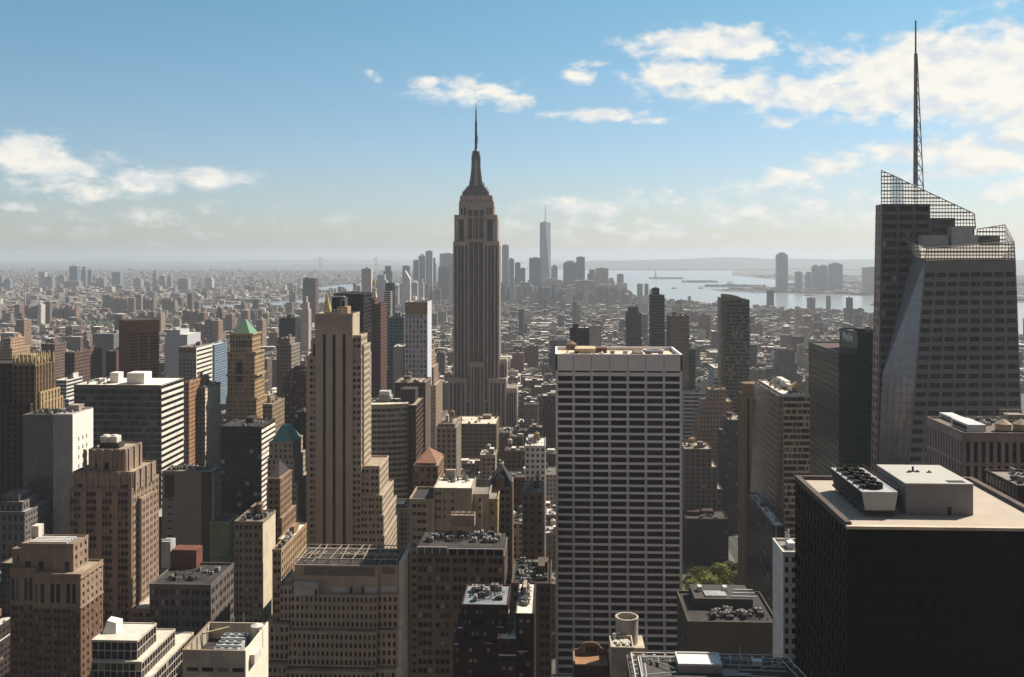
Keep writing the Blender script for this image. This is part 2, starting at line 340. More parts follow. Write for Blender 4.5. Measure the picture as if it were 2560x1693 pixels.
def tank(b, x, y, z, r=2.0, h=3.6, leg=2.5, key='t', mat=None):
    mat = mat or M('tank_wood', (.22, .15, .09))
    k = key + str(len(b.parts)); q = b.p('water_tank', mat, k)
    q.cyl(x, y, z + leg, z + leg + h, r, n=14); q.cyl(x, y, z + leg + h, z + leg + h + r * .7, r * 1.08, 0, n=14)
    l = b.p('tank_stand', M('dark_steel', (.05, .045, .04)), k + 's', k)
    for sx in (-1, 1):
        for sy in (-1, 1): l.box(x + sx * r * .6 - .12, x + sx * r * .6 + .12, y + sy * r * .6 - .12, y + sy * r * .6 + .12, z, z + leg)
    l.box(x - r, x + r, y - r * .2, y + r * .2, z + leg - .25, z + leg - .01)
def clutter(b, x0, x1, y0, y1, z, seed, nb=2, nu=6, tanks=0, wall=None):
    r = random.Random(seed); W, D = x1 - x0, y1 - y0
    for i in range(nb):
        w_, d_, h = W * r.uniform(.12, .3), D * r.uniform(.2, .4), r.uniform(2.6, 5)
        x, y = r.uniform(x0 + 1, x1 - w_ - 1), r.uniform(y0 + D * .25, max(y0 + D * .26, y1 - d_ - 1))
        q = b.p('bulkhead', wall or M('roof_house', (.34, .28, .22)), 'bh%d_%d' % (i, len(b.parts))); q.box(x, x + w_, y, y + d_, z, z + h); q.box(x - .2, x + w_ + .2, y - .2, y + d_ + .2, z + h, z + h + .3)
        q.box(x + w_ * .3, x + w_ * .3 + 1, y - .05, y, z + .2, z + 2.2)
    q = b.p('air_unit', M('unit_grey', (.27, .26, .245), rough=.6, var=.4), 'au%d' % len(b.parts), kind='stuff'); q3 = b.p('air_unit', M('unit_dark', (.07, .065, .06), rough=.6), 'av%d' % len(b.parts), kind='stuff'); q0 = q
    nu = int(nu * 1.6 + 3)
    for i in range(nu):
        w_, d_, h = r.uniform(.8, 2.6), r.uniform(1, 3), r.uniform(.8, 2)
        x, y = r.uniform(x0 + 1, max(x0 + 1.1, x1 - w_ - 1)), r.uniform(y0 + 1, max(y0 + 1.1, y1 - d_ - 1))
        q = q3 if r.random() < .45 else q0
        q.box(x, x + w_, y, y + d_, z + .3, z + .3 + h); q.box(x + .1, x + .3, y + .1, y + .3, z, z + .3); q.box(x + w_ - .3, x + w_ - .1, y + .1, y + .3, z, z + .3)
        q3.cyl(x + w_ / 2, y + d_ / 2, z + .3 + h, z + .5 + h, min(w_, d_) * .35, n=10)
        if r.random() < .6:
            x2 = min(max(x + r.uniform(-8, 8), x0 + 1), x1 - 1); q3.box(min(x, x2), max(x, x2) + .4, y + d_ * .4, y + d_ * .4 + .35, z + .4, z + .7)
    q2 = b.p('vent_pipe', M('dark_steel', (.05, .045, .04)), 'vp%d' % len(b.parts), kind='stuff')
    for i in range(nu):
        x, y = r.uniform(x0 + 1, x1 - 1), r.uniform(y0 + 1, y1 - 1); q2.cyl(x, y, z, z + r.uniform(.6, 2.2), .22, n=8)
    for i in range(tanks): tank(b, r.uniform(x0 + 3, x1 - 3), r.uniform(y0 + D * .4, y1 - 3), z, r.uniform(1.6, 2.2), key='t%d' % i)
def reg(px0, px1, py, Y, vb, short, x0=None, x1=None, y1=None):
    HERO.append((px0, px1, py, Y, vb, short))
    if x0 is None: x0, x1 = X(px0, Y), X(px1, Y)
    FOOT.append((x0 - 2, x1 + 2, Y - 3, (y1 or Y + 30) + 3))
# ------------------------------------------------------------ shared looks
LIME = M('limestone', (.42, .315, .205)); TAN = M('tan_brick', (.34, .245, .155)); BRN = M('brown_brick', (.15, .095, .065))
DKB = M('dark_brick', (.075, .045, .035)); CONC = M('concrete_grey', (.30, .285, .27)); WHT = M('white_panel', (.74, .72, .68), var=.1)
GRAN = M('granite_grey', (.24, .215, .20)); ESBW = M('tower_limestone', (.47, .375, .32)); BLK = M('black_cladding', (.006, .004, .004), rough=.5, var=.1, spec=.1)
RROOF = M('roof_gravel', (.33, .27, .20), var=.5, scale=2.5); RDARK = M('roof_tar', (.045, .04, .038), var=.6, scale=2.5); RWHITE = M('roof_white', (.62, .57, .49), var=.3, scale=2.5); RGREY = M('roof_grey', (.20, .18, .16), var=.5, scale=2.5)
GD = GLASS('dark_glass', spec=.18); GBL = GLASS('blue_glass', (.05, .075, .10), .06, .6, .05); GGR = GLASS('green_glass', (.012, .05, .034), .08, .55, .06); GBK = GLASS('black_glass', (.006, .004, .004), .15, .14)
PN = PANE('window_pane'); PNB = PANE('window_pane_blinds', f=(.5, .80)); PND = PANE('window_pane_dark', f=(.85, .97)); PNG = PANE('window_pane_tinted', (.02, .025, .03), (.06, .075, .085), (.2, .2, .19), (.5, .93))
STEEL = M('steel_light', (.55, .55, .54), rough=.45); DSTEEL = M('dark_steel', (.05, .045, .04))
SP_PUNCH = dict(bay=3.1, fl=3.7, op=[(.26, .74)], ro=(.28, .80), t=.35)
SP_PAIR = dict(bay=5.2, fl=3.7, op=[(.15, .45), (.55, .85)], ro=(.28, .8), t=.4)
SP_RIB = dict(bay=2.7, fl=3.7, op=[(.25, .75)], ro=(.3, .85), t=.6, sp=.4)
SP_RIBBON = dict(bay=9, fl=3.8, op=[(.01, .99)], ro=(.42, .95), t=.3, split=5)
SP_GRID = dict(bay=2.4, fl=3.6, op=[(.08, .92)], ro=(.12, .9), t=.2)
def simple(name, label, tiers, Y, wall, glass=GD, n=SP_PUNCH, s=SP_PUNCH, pm=PN, roof=None, vb=1200, cat='building', short=None, clut=(1, 4, 0), par=1.0, seed=None, group=None, ww=None):
    """tiers: (px0, px1, py_top, dY, depth) from the top down; each tier stands on the ground or rises through the wider ones"""
    t0 = tiers[-1]; xs = X(t0[0], Y), X(t0[1], Y)
    b = Bld(name, label, cat, (xs[0] + xs[1]) / 2, Y, group, short)
    zprev = None
    zs = [Z(t[2], (t[0] + t[1]) / 2, Y + t[3]) for t in tiers] + [0]
    for i, (a, c, py, dY, D) in enumerate(tiers):
        y0 = Y + dY; x0, x1 = X(a, y0), X(c, y0)
        left = (a + c) / 2 < 1390
        zb = 0
        if i + 1 < len(tiers):
            q = tiers[i + 1]; yq = Y + q[3]
            if X(q[0], yq) <= x0 + .6 and X(q[1], yq) >= x1 - .6 and yq <= y0 + .1 and yq + q[4] >= y0 + D - .1: zb = zs[i + 1]
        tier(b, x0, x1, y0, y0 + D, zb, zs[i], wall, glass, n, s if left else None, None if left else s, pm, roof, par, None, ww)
        if i == 0: clutter(b, x0, x1, y0, y0 + D, zs[0] + .25, seed or int(a * 7 + c), *clut[:2], tanks=clut[2], wall=wall)
        reg(a, PX(x1, y0 + D) if left else c, py, y0, vb, b.short, x0, x1, y0 + D)
        if not left: HERO.append((PX(x0, y0 + D), a, py, y0, vb, b.short))
    return b
def P(px, py, Y): return Vector((X(px, Y), Y, Z(py, px, Y)))
# ------------------------------------------------------------ ground, water, land
def land(name, poly, z, mat, **k):
    b = MB(); b.prism(poly, -1.0, z); return single(name, b, mat, kind='structure', **k)
wm, wt, wp = new_mat('harbour_water')
wp.inputs['Base Color'].default_value = (.22, .235, .23, 1); wp.inputs['Roughness'].default_value = .22; wp.inputs['Specular IOR Level'].default_value = .5
wn = wt.nodes.new('ShaderNodeTexNoise'); wg = wt.nodes.new('ShaderNodeNewGeometry'); wt.links.new(wg.outputs['Position'], wn.inputs['Vector']); wn.inputs['Scale'].default_value = .02; wn.inputs['Detail'].default_value = 8
wb = wt.nodes.new('ShaderNodeBump'); wb.inputs['Strength'].default_value = .08; wb.inputs['Distance'].default_value = 8; wt.links.new(wn.outputs[0], wb.inputs['Height']); wt.links.new(wb.outputs[0], wp.inputs['Normal'])
b = MB(); b.box(-30000, 30000, -400, 44000, -2.5, 0); single('water', b, wm, kind='structure')
GRD = M('city_ground', (.09, .078, .068), var=.6, streak=0, scale=.4); GFAR = M('far_ground', (.085, .08, .062), var=.9, streak=0, scale=.04)
ASPH = M('asphalt', (.05, .048, .046), streak=0)
land('ground', [(-1100, -380), (1500, -380), (1480, 2500), (1330, 4150), (775, 4800), (430, 6150), (150, 6850), (-250, 6800), (-700, 6100), (-900, 5200), (-1500, 4500), (-2500, 4100), (-2580, 1600), (-1300, 600)], 1.2, GRD)
land('far_shore_ground', [(-29900, -380), (-2600, -380), (-2300, 3000), (-2050, 4300), (-1500, 5200), (-1250, 6100), (-1600, 6700), (-1800, 6950), (-1880, 7250), (-1800, 8500), (-1500, 8900), (-1100, 9200), (-1000, 10500), (-1600, 12500), (-1500, 18000), (-1100, 43900), (-29900, 43900)], 1.3, GFAR)
land('new_jersey_ground', [(29900, 1500), (3000, 3000), (2500, 5200), (2080, 6100), (1650, 6350), (1150, 6900), (1120, 7300), (1700, 7600), (1900, 8600), (2300, 9500), (2200, 12500), (3000, 17000), (29900, 17000)], 1.4, GFAR)
land('staten_island_ground', [(29900, 17200), (3400, 17200), (1500, 16800), (300, 17400), (100, 19000), (-400, 43900), (29900, 43900)], 1.4, GFAR)
# hills: one ridge sheet with a lumpy crest
def hills(name, x0, x1, y0, y1, hfun, mat, n=70, m=14):
    b = MB(); vs_ = []
    for i in range(n + 1):
        for j in range(m + 1):
            u, v = i / n, j / m; x = x0 + (x1 - x0) * u; y = y0 + (y1 - y0) * v
            vs_.append((x, y, hfun(x) * math.sin(math.pi * min(v, .5)) * (1 + .05 * math.sin(x * .004 + y * .003)) * (1 - max(0, v - .5) * 1.6)))
    b.add(vs_, [(i * (m + 1) + j, (i + 1) * (m + 1) + j, (i + 1) * (m + 1) + j + 1, i * (m + 1) + j + 1) for i in range(n) for j in range(m)])
    single(name, b, mat, kind='structure')
HILL = M('hill_woods', (.06, .07, .05), var=.5, streak=0, scale=.03)
def sst(a, b_, x): t = max(0, min(1, (x - a) / (b_ - a))); return t * t * (3 - 2 * t)
hills('hills', -900, 16000, 18500, 23500, lambda x: 120 * sst(-900, 900, x) + 80 * sst(500, 3200, x) - 55 * sst(3600, 8500, x) + 10 * math.sin(x * .0021), HILL)
hills('ridge', -16000, 3000, 30000, 38000, lambda x: 90 + 25 * math.sin(x * .0006) + 10 * math.sin(x * .0023), HILL)
# streets of the grid near enough to show between the towers
AVE = [(-150, 17), (-285, 13), (-430, 20), (-575, 13), (160, 17), (430, 16), (690, 16), (-780, 16), (-990, 16)]
for i, (x, hw) in enumerate(AVE):
    b = MB(); b.box(x - hw, x + hw, 60, 1750, 1.18, 1.215); single('road', b, ASPH, kind='structure')
    b = MB()
    for k in (-1, 1): b.box(x + k * (hw + 2) - 2, x + k * (hw + 2) + 2, 60, 1750, 1.19, 1.34)
    single('pavement', b, M('pavement', (.13, .122, .115), streak=0), kind='structure')
PAINT = M('road_paint', (.7, .7, .66), streak=0)
for x, hw in ((-150, 17), (160, 17)):
    b = MB()
    for k in (-9, -3, 3, 9):
        for i in range(110): b.box(x + k - .1, x + k + .1, 200 + i * 9, 203 + i * 9, 1.2, 1.219)
    single('lane_marking', b, PAINT, kind='structure')
for y in range(400, 1740, 80):
    b = MB(); b.box(-1090, 1190, y - 6, y + 6, 1.18, 1.211); single('cross_street', b, ASPH, kind='structure')
# ------------------------------------------------------------ the tall stepped tower with the mast
def art_deco_tower():
    Y = 1290; m = dep(X(1190, Y), Y) / F
    b = Bld('art_deco_skyscraper', 'tall brown art deco skyscraper with stepped top and needle mast rising above everything', 'skyscraper', X(1190, Y), Y, short='the tall needle-topped skyscraper')
    SPM = M('metal_spandrel', (.050, .037, .032), rough=.5)
    rib = dict(fl=3.75, iv=[(.10, .22), (.31, .46), (.51, .67), (.77, .90)], ro=(.34, .85), t=.7, sp=.3, spmat=SPM, top=5)
    ribc = dict(fl=3.75, iv=[(.04, .155), (.175, .29), (.37, .49), (.51, .63), (.71, .825), (.845, .96)], ro=(.36, .85), t=.8, sp=.3, spmat=SPM, top=3)
    side = dict(bay=6, fl=3.75, op=[(.2, .45), (.55, .8)], ro=(.34, .85), t=.7, sp=.3, spmat=SPM, top=5)
    def T(a, c, py, pb, dy, D, sp=rib, **k):
        y0 = Y + dy; zb = Z(pb, 1190, y0) if pb else 0
        tier(b, X(a, y0), X(c, y0), y0, y0 + D, zb, Z(py, 1190, y0), ESBW, GD, sp, side, side, None, RGREY, **k)
    T(1151, 1230, 492, 508, 8, 26, dict(bay=6, fl=9, op=[(.35, .6)], ro=(.35, .7), t=.5, top=1), par=1.6); T(1148.5, 1233, 505, 540, 7, 28, dict(rib, iv=[(.05, .10), (.14, .19), (.25, .30), (.35, .41), (.46, .54), (.59, .65), (.70, .75), (.81, .86), (.9, .95)], ro=None, top=8, bot=1))
    T(1169, 1210, 519, 606, 4.5, 3, ribc, par=.5)
    T(1137, 1242, 539, 606, 5, 32); T(1134, 1172, 605, None, 0, 38); T(1209, 1247, 605, None, 0, 38)
    T(1172.8, 1208.2, 600, None, 3.5, 34, ribc)
    T(1176, 1210, 908, None, -5, 6, rib); T(1121, 1165, 948, None, -9, 46); T(1222.5, 1264.5, 948, None, -9, 46); T(1165.4, 1222, 1000, None, -4, 8, ribc)
    T(1247.5, 1266, 900, None, 8, 30); T(1266, 1291, 972, None, -2, 44)
    # crown, mooring mast and needle
    yc = Y + 24; xc = X(1190, yc); cr = b.p('crown', M('mast_metal', (.16, .15, .145), rough=.5))
    def z(py): return Z(py, 1190, yc)
    for i, (hw, a, c) in enumerate(((33, 495, 487), (32, 487, 481), (28, 481, 476), (24, 476, 471), (20, 471, 467), (15, 467, 462))):
        r = hw * m; cr.box(xc - r, xc + r, yc - r * .8, yc + r * .8, z(a) - .3 + i * .01, z(c))
        cr.box(xc - r - .8, xc + r + .8, yc - r * .8 - .8, yc + r * .8 + .8, z(c) - .6, z(c) + .3 + i * .01)
    ma = b.p('mast', M('mast_metal2', (.13, .112, .10), rough=.5)); r = 10.6 * m
    ma.cyl(xc, yc, z(465), z(395), r * .93, r * .9, 24)
    for k in range(12):
        t = k * math.pi / 6; ma.tube((xc + r * math.cos(t), yc + r * math.sin(t), z(465)), (xc + r * math.cos(t), yc + r * math.sin(t), z(396)), .55, 6)
    wing = b.p('mast_wing', M('wing_metal', (.34, .32, .31), rough=.5))
    for k in range(4):
        t = .04 + k * math.pi / 2; d = Vector((math.cos(t), math.sin(t), 0)); n = Vector((-d.y, d.x, 0))
        for (w0, a, c) in ((17, 465, 452), (15.2, 452, 440), (13.6, 440, 428), (12.2, 428, 412), (11.2, 412, 398)):
            o = Vector((xc, yc, 0)); q = w0 * m
            wing.hexa([o + n * -2 + Vector((0, 0, z(a))), o + d * q - n * 2 + Vector((0, 0, z(a))), o + d * q + n * 2 + Vector((0, 0, z(a))), o + n * 2 + Vector((0, 0, z(a))),
                       o + n * -2 + Vector((0, 0, z(c))), o + d * q * .97 - n * 2 + Vector((0, 0, z(c))), o + d * q * .97 + n * 2 + Vector((0, 0, z(c))), o + n * 2 + Vector((0, 0, z(c)))])
    do = b.p('dome', M('dome_metal', (.10, .09, .085), rough=.5))
    for (r0, r1, a, c) in ((12.2, 12.2, 397, 394), (11.3, 10.8, 394, 389), (11.9, 11.9, 389, 387), (9.6, 9.2, 387, 381), (10.2, 10.2, 381, 379), (7.5, 3, 379, 373)): do.cyl(xc, yc, z(a), z(c), r0 * m, r1 * m, 24)
    an = b.p('antenna', M('antenna_metal', (.035, .032, .032)))
    an.cyl(xc, yc, z(374), z(340), 3.4 * m, 3.2 * m, 10); an.cyl(xc, yc, z(340), z(304), 2.9 * m, 2.6 * m, 10); an.cyl(xc, yc, z(304), z(275), 1.9 * m, 1.5 * m, 8); an.cyl(xc, yc, z(275), z(257), 1.1 * m, .4 * m, 6)
    for py in (306, 313, 322, 331, 341, 350, 362): an.cyl(xc, yc, z(py) - .5, z(py) + .5, 3.1 * m, n=10)
    an.box(xc + 4 * m, xc + 5.2 * m, yc - .4, yc + .4, z(357), z(338)); an.box(xc, xc + 5 * m, yc - .3, yc + .3, z(357), z(356))
    rr = random.Random(3)
    da = b.p('roof_antenna', DSTEEL, kind='stuff')
    for i in range(46):
        s = rr.choice((-1, 1)); lv = rr.choice(((33, 487), (28, 476), (20, 467), (15, 462))); x = xc + s * lv[0] * m * rr.uniform(.7, 1.05); y = yc + rr.uniform(-10, 10)
        da.cyl(x, y, z(lv[1]), z(lv[1]) + rr.uniform(1.5, 6), .28, n=5)
    reg(1121, 1290, 500, Y - 9, 1042, b.short, y1=Y + 46); HERO.append((1134, 1250, 257, Y, 1042, b.short))
    b.done()
art_deco_tower()
# ------------------------------------------------------------ white gridded office slab with the sweeping base
def grid_slab():
    Y = 529.0; TRAV = M('travertine', (.86, .795, .785), var=.10); PNX = PANE('window_pane_black', (.007, .004, .004), (.011, .008, .008), (.03, .025, .024), f=(.9, .985))
    b = Bld('office_slab', 'broad white travertine office slab with a dark seven-bay window grid', 'skyscraper', X(1545, Y), Y, short='the white grid slab')
    x0, x1 = X(1389, Y), X(1705.5, Y); W = x1 - x0; pz = lambda py: Z(py, 1545, Y); zt = pz(888); D = 44
    off = lambda z: 15.0 * max(0, (75 - z) / 75) ** 2.0
    wl = b.p('wall', TRAV); gl = b.p('glazing', GBK)
    gl.box(x0 + .3, x1 - .3, Y + .6, Y + D - .1, 0, zt - 2.4)
    wl.box(x0, x1, Y, Y + .6, pz(927.5), zt); wl.box(x0, x0 + .9, Y + .0, Y + D, 0, zt); wl.box(x1 - .9, x1, Y, Y + D, 0, zt); wl.box(x0 + .9, x1 - .9, Y + D - .6, Y + D, 0, zt)
    rows = [(931.6, 927.6)]; k = 0
    while pz(953.2 + 18.45 * k) > 8: rows.append((953.2 + 18.45 * k, 940.8 + 18.45 * k)); k += 1
    ed = [pz(927.6)]
    cols = [x0 + W * i / 7 for i in range(8)]
    def strip(za, zb, xa, xb, d0, d1, mb):
        oa, ob = off(za), off(zb)
        mb.hexa([(xa, Y - oa - d1, za), (xb, Y - oa - d1, za), (xb, Y - oa + d0, za), (xa, Y - oa + d0, za), (xa, Y - ob - d1, zb), (xb, Y - ob - d1, zb), (xb, Y - ob + d0, zb), (xa, Y - ob + d0, zb)])
    last = None
    for (pb, pt_) in rows:
        zb, zt_ = pz(pb), pz(pt_)
        for i in range(7):
            n = 1; xa, xb = cols[i] + .62, cols[i + 1] - .62
            for q in range(n):
                a, c = xa + (xb - xa) * q / n + .04, xa + (xb - xa) * (q + 1) / n - .04
                o = (off(zb) + off(zt_)) / 2
                px, py = PX((a + c) / 2, Y), PY((a + c) / 2, Y, zb)
                b.wins.append((6.5 if py < 1640 else 0, PNX, Vector(((a + c) / 2, Y - o + .45, (zb + zt_) / 2)), Vector((1, 0, 0)), Vector((0, -1, 0)), c - a, (zt_ - zb) * 1.02))
        if last is not None: strip(zt_, last, x0 + .01, x1 - .01, .5, -.05, wl)
        last = zb
    strip(0, last, x0 + .01, x1 - .01, .5, -.05, wl)
    zl = [0, 8, 16, 24, 32, 42, 52, 64, 76, pz(927.5)]
    for za, zb in zip(zl, zl[1:]):
        for i, c in enumerate(cols):
            if i in (0, 7): strip(za, zb, c if i == 0 else c - 1.3, c + 1.3 if i == 0 else c, .6, .06, wl)
            else: strip(za, zb, c - .62, c - .12, .6, .06, wl); strip(za, zb, c + .12, c + .62, .6, .06, wl)
    gro = b.p('joint', M('dark_joint', (.15, .13, .125)))
    for c in cols[1:-1]: gro.box(c - .12, c + .12, Y - .02, Y + .02, pz(927), zt - .6)
    rf = b.p('roof', M('roof_cream', (.62, .52, .36))); rf.box(x0 + .9, x1 - .9, Y + .6, Y + D - .6, zt - 2.3, zt - 1.5)
    pa = b.p('parapet', TRAV); pa.box(x0 - .1, x1 + .1, Y - .1, Y + .9, zt, zt + .5); pa.box(x0 - .1, x1 + .1, Y + D - .9, Y + D + .1, zt, zt + .5); pa.box(x0 - .1, x0 + .9, Y + .9, Y + D - .9, zt, zt + .49); pa.box(x1 - .9, x1 + .1, Y + .9, Y + D - .9, zt, zt + .49)
    z = zt - 1.5
    def rx(px, y): return X(px, y)
    y = Y + 14
    q = b.p('bulkhead', M('bulkhead_tan', (.50, .40, .25))); q.box(rx(1438, y), rx(1489, y), y, y + 16, z, zt + 1.8); q.box(rx(1438, y) - .2, rx(1489, y) + .2, y - .2, y + 16.2, zt + 1.8, zt + 2.1)
    q = b.p('bulkhead', M('bulkhead_brown', (.15, .10, .07)), 'bk2'); q.box(rx(1490, y), rx(1520, y), y + 12, y + 22, z, zt + 1.5); q.box(rx(1585, y), rx(1606, y), y - 4, y + 14, z, zt + .3)
    tank(b, rx(1428, y + 6), y + 8, z, 2.9, 3.2, 2.2, 'gt')
    cf = b.p('cooling_fan', STEEL); cx = rx(1634, y); cf.cyl(cx, y + 2, z + 1.5, zt + .6, 5.2, 5.8, 24); cf.ring(cx, y + 2, zt + .6, zt + 1.6, 4.6, 5.8)
    pi = b.p('duct', M('galvanised', (.45, .45, .44)), kind='stuff')
    for i in range(9):
        xx = x0 + 6 + i * 6.5; pi.box(xx, xx + .8, Y + 3 + (i % 3), Y + 24 + (i % 4) * 3, z + .4, z + 1.1); pi.box(xx - 2, xx + .5, Y + 9 + (i * 5) % 12, Y + 11 + (i * 5) % 12, z, z + 1.5 + (i % 3) * .6)
    q = b.p('well', RDARK); q.box(rx(1592, y), x1 - 4, Y + 2.5, Y + 12, z + .01, z + .3)
    reg(1386, 1706, 869, Y, 1640, b.short, x0, x1, Y + D); FOOT.append((x0, x1, Y - 18, Y))
    b.done()
grid_slab()
# ------------------------------------------------------------ faceted glass tower with lattice spire
def crystal_tower():
    b = Bld('glass_tower', 'faceted grey glass tower with a sloped lattice crown and tall lattice spire', 'skyscraper', X(2380, 600), 600, short='the faceted glass tower')
    W1 = M('spandrel_glass', (.168, .168, .185), rough=.35, var=.15, spec=.5); W2 = M('spandrel_dark', (.10, .10, .108), rough=.3, var=.15, spec=.5); FAC = GLASS('facet_glass', (.15, .165, .21), .2, .8)
    Ya, Yb = 612.0, 586.0; gl = b.p('glazing', GLASS('tower_glass', (.035, .032, .032), .1, .6, .02))
    SCR, st_, sp_ = new_mat('screen_glass'); st_.nodes.remove(sp_); tl = st_.nodes.new('ShaderNodeBsdfTranslucent'); tl.inputs[0].default_value = (.85, .82, .76, 1); tp = st_.nodes.new('ShaderNodeBsdfTransparent'); tp.inputs[0].default_value = (.92, .93, .93, 1)
    ms = st_.nodes.new('ShaderNodeMixShader'); ms.inputs[0].default_value = .62; st_.links.new(tp.outputs[0], ms.inputs[1]); st_.links.new(tl.outputs[0], ms.inputs[2]); st_.links.new(ms.outputs[0], [n for n in st_.nodes if n.type == 'OUTPUT_MATERIAL'][0].inputs[0])
    FR = M('screen_frame', (.15, .12, .11), rough=.5)
    def poly(pts, y0, y1, mb):          # front outline in photo pixels at depth y0, carried straight back
        f = [P(px, py, y0) for px, py in pts]; n = len(f); k = [Vector((v.x, y1, v.z)) for v in f]
        mb.add(f + k, [tuple(range(n)), tuple(range(2 * n - 1, n - 1, -1))] + [((i + 1) % n, i, n + i, n + (i + 1) % n) for i in range(n)])
    # rear volume
    zb = 1300
    poly([(2190, zb), (2500, zb), (2500, 590), (2436, 590), (2436, 566), (2387, 566), (2387, 546), (2324, 546), (2324, 511), (2205, 511)], Ya, Ya + 12, gl)
    sl_ = dict(bay=9, fl=5.3, op=[(.07, .93)], ro=(.35, .92), t=.3, split=4)
    facade(b, P(2190.5, zb, Ya), P(2330, zb, Ya), P(2324, 514, Ya), P(2206, 514, Ya), dict(sl_), W2, PND)
    facade(b, P(2324, 650, Ya), P(2386, 650, Ya), P(2386, 548, Ya), P(2324.5, 548, Ya), dict(sl_, bay=20), W2, None)
    e0, e1 = P(2190, zb, Ya), P(2205, 511, Ya)
    facade(b, (e0.x, Ya + 11, e0.z), e0, e1, (e1.x, Ya + 11, e1.z), dict(bay=6, fl=5.3, op=[(.3, .8)], ro=(.25, .85), t=.3), M('edge_panel', (.30, .24, .21), spec=.4), PND)
    def screen(pts, Y0, key, dx=8, dy=10, n=None, yfun=None):
        """lattice of bars over pale see-through glass inside a photo-pixel outline standing at depth Y0"""
        fr = b.p('screen_frame', FR, key + 'f'); sg = b.p('screen_glass', SCR, key + 'g')
        yf = yfun or (lambda px: Y0)
        v = [P(px, py, yf(px)) for px, py in pts]; sg.add(v, [tuple(range(len(v)))])
        for i in range(len(v)):
            fr.tube(v[i], v[(i + 1) % len(v)], .28, 5)
        def cut(ax, val):
            r = []
            for i in range(len(pts)):
                a, c = pts[i], pts[(i + 1) % len(pts)]
                if (a[ax] - val) * (c[ax] - val) < 0:
                    t = (val - a[ax]) / (c[ax] - a[ax]); r.append(a[1 - ax] + t * (c[1 - ax] - a[1 - ax]))
            return sorted(r)
        xs = [p[0] for p in pts]; ys = [p[1] for p in pts]
        q = min(xs) + dx
        while q < max(xs) - 1:
            r = cut(0, q)
            for a, c in zip(r[::2], r[1::2]): fr.tube(P(q, a, yf(q)), P(q, c, yf(q)), .17, 4)
            q += dx
        q = max(ys) - dy * .6; i = 0
        while q > min(ys) + 1:
            r = cut(1, q)
            for a, c in zip(r[::2], r[1::2]): fr.tube(P(a, q, yf(a)), P(c, q, yf(c)), .26 if i % 2 else .45, 4)
            q -= dy; i += 1
    screen([(2203.5, 511), (2324, 511), (2324, 546), (2387, 546), (2387, 572), (2439, 572), (2436, 534), (2203.5, 425)], Ya - .4, 'sa', 7.6, 9)
    # front volume with the sheared corner
    fl_, fr_ = (2312, 655), (2540, 655)
    zb2 = 1300; yr = Ya - .9
    TL, TR = P(2313, 652, Yb), P(2538, 650, Yb); BL, BR = P(2258, zb2, Yb), P(2562, zb2, Yb)
    TLr, BLr = P(2283, 640, yr), P(2189, zb2, yr); TRr, BRr = Vector((TR.x, yr + 26, TR.z)), Vector((BR.x, yr + 26, BR.z)); TLr.z = TL.z
    k1, k2 = Vector((TLr.x, yr + 26, TL.z)), Vector((BLr.x, yr + 26, BL.z))
    gl.add([BL, BR, BRr, k2, BLr, TL, TR, TRr, k1, TLr], [(0, 1, 6, 5), (1, 2, 7, 6), (2, 3, 8, 7), (3, 4, 9, 8), (4, 0, 5, 9), (5, 6, 7, 8, 9), (4, 3, 2, 1, 0)])
    facade(b, BL, BR, TR, TL, dict(bay=7.1, fl=5.35, op=[(.10, .92)], ro=(.38, .90), t=.35, split=4, top=6.5), W1, PANE('tower_pane', (.030, .025, .024), (.055, .05, .05), (.10, .095, .09), (.5, .9)))
    fq = b.p('facet', FAC); n = (BL - BLr).cross(TLr - BLr).normalized() * .12
    ML = P(2206, 937, yr - .6); mR = BL.lerp(TL, .52); o_ = Vector((0, -.5, 0)); BLf = BLr + o_; TLf = P(2287, 622, yr - .6); fq.add([BLf, BL + n, mR + n, ML], [(0, 1, 2, 3)]); fq.add([ML, mR + n, TL + n, TLf], [(0, 1, 2, 3)])
    fb = b.p('facet_rail', M('facet_rail', (.17, .18, .22), spec=.5))
    for i in range(1, 29):
        v = i / 29; fb.tube((BLf.lerp(ML, v / .55) if v < .55 else ML.lerp(TLf, (v - .55) / .45)) + n, BL.lerp(TL, v) + n * 2, .3, 4)
    for u in (.2, .4, .6, .8):
        fb.tube(BLf.lerp(BL, u) + n * 1.5, ML.lerp(mR, u) + n * 1.5, .1, 4); fb.tube(ML.lerp(mR, u) + n * 1.5, TLf.lerp(TL, u) + n * 1.5, .1, 4)
    # west face and its floors
    facade(b, BR, BRr, TRr, TR, dict(bay=7, fl=5.35, op=[(.1, .9)], ro=(.38, .9), t=.3, top=6), W1, None)
    rf = b.p('roof', RGREY); rf.add([v + Vector((0, 0, .05)) for v in (TL, TR, TRr, k1, TLr)], [(0, 1, 2, 3, 4)])
    screen([(2313, 652), (2538, 650), (2535, 604), (2317, 621)], Yb - .4, 'sb', 8, 9)
    screen([(2283, 640), (2313, 652), (2317, 621), (2262, 597)], Yb, 'sc', 8, 9, yfun=lambda px: Yb - .2 + (2313 - px) * .5 if px < 2313 else Yb - .3)
    Yr = Yb + 44
    screen([(2442, 645), (2513, 645), (2513, 562), (2443, 573)], Yr, 'sd', 8, 10)
    a0, a1 = P(2538, 650, Yb), P(2535, 604, Yb); c1 = P(2513, 562, Yr)
    fr = b.p('screen_frame', FR, 'sdf2'); sg = b.p('screen_glass', SCR, 'sdg2'); c0 = P(2513, 645, Yr); sg.add([a0, c0, c1, a1], [(0, 1, 2, 3)])
    for i in range(8):
        u = i / 7; fr.tube(a0.lerp(c0, u), a1.lerp(c1, u), .2, 4)
    for v in (0, .2, .4, .6, .8, 1): fr.tube(a0.lerp(a1, v), c0.lerp(c1, v), .25, 4)
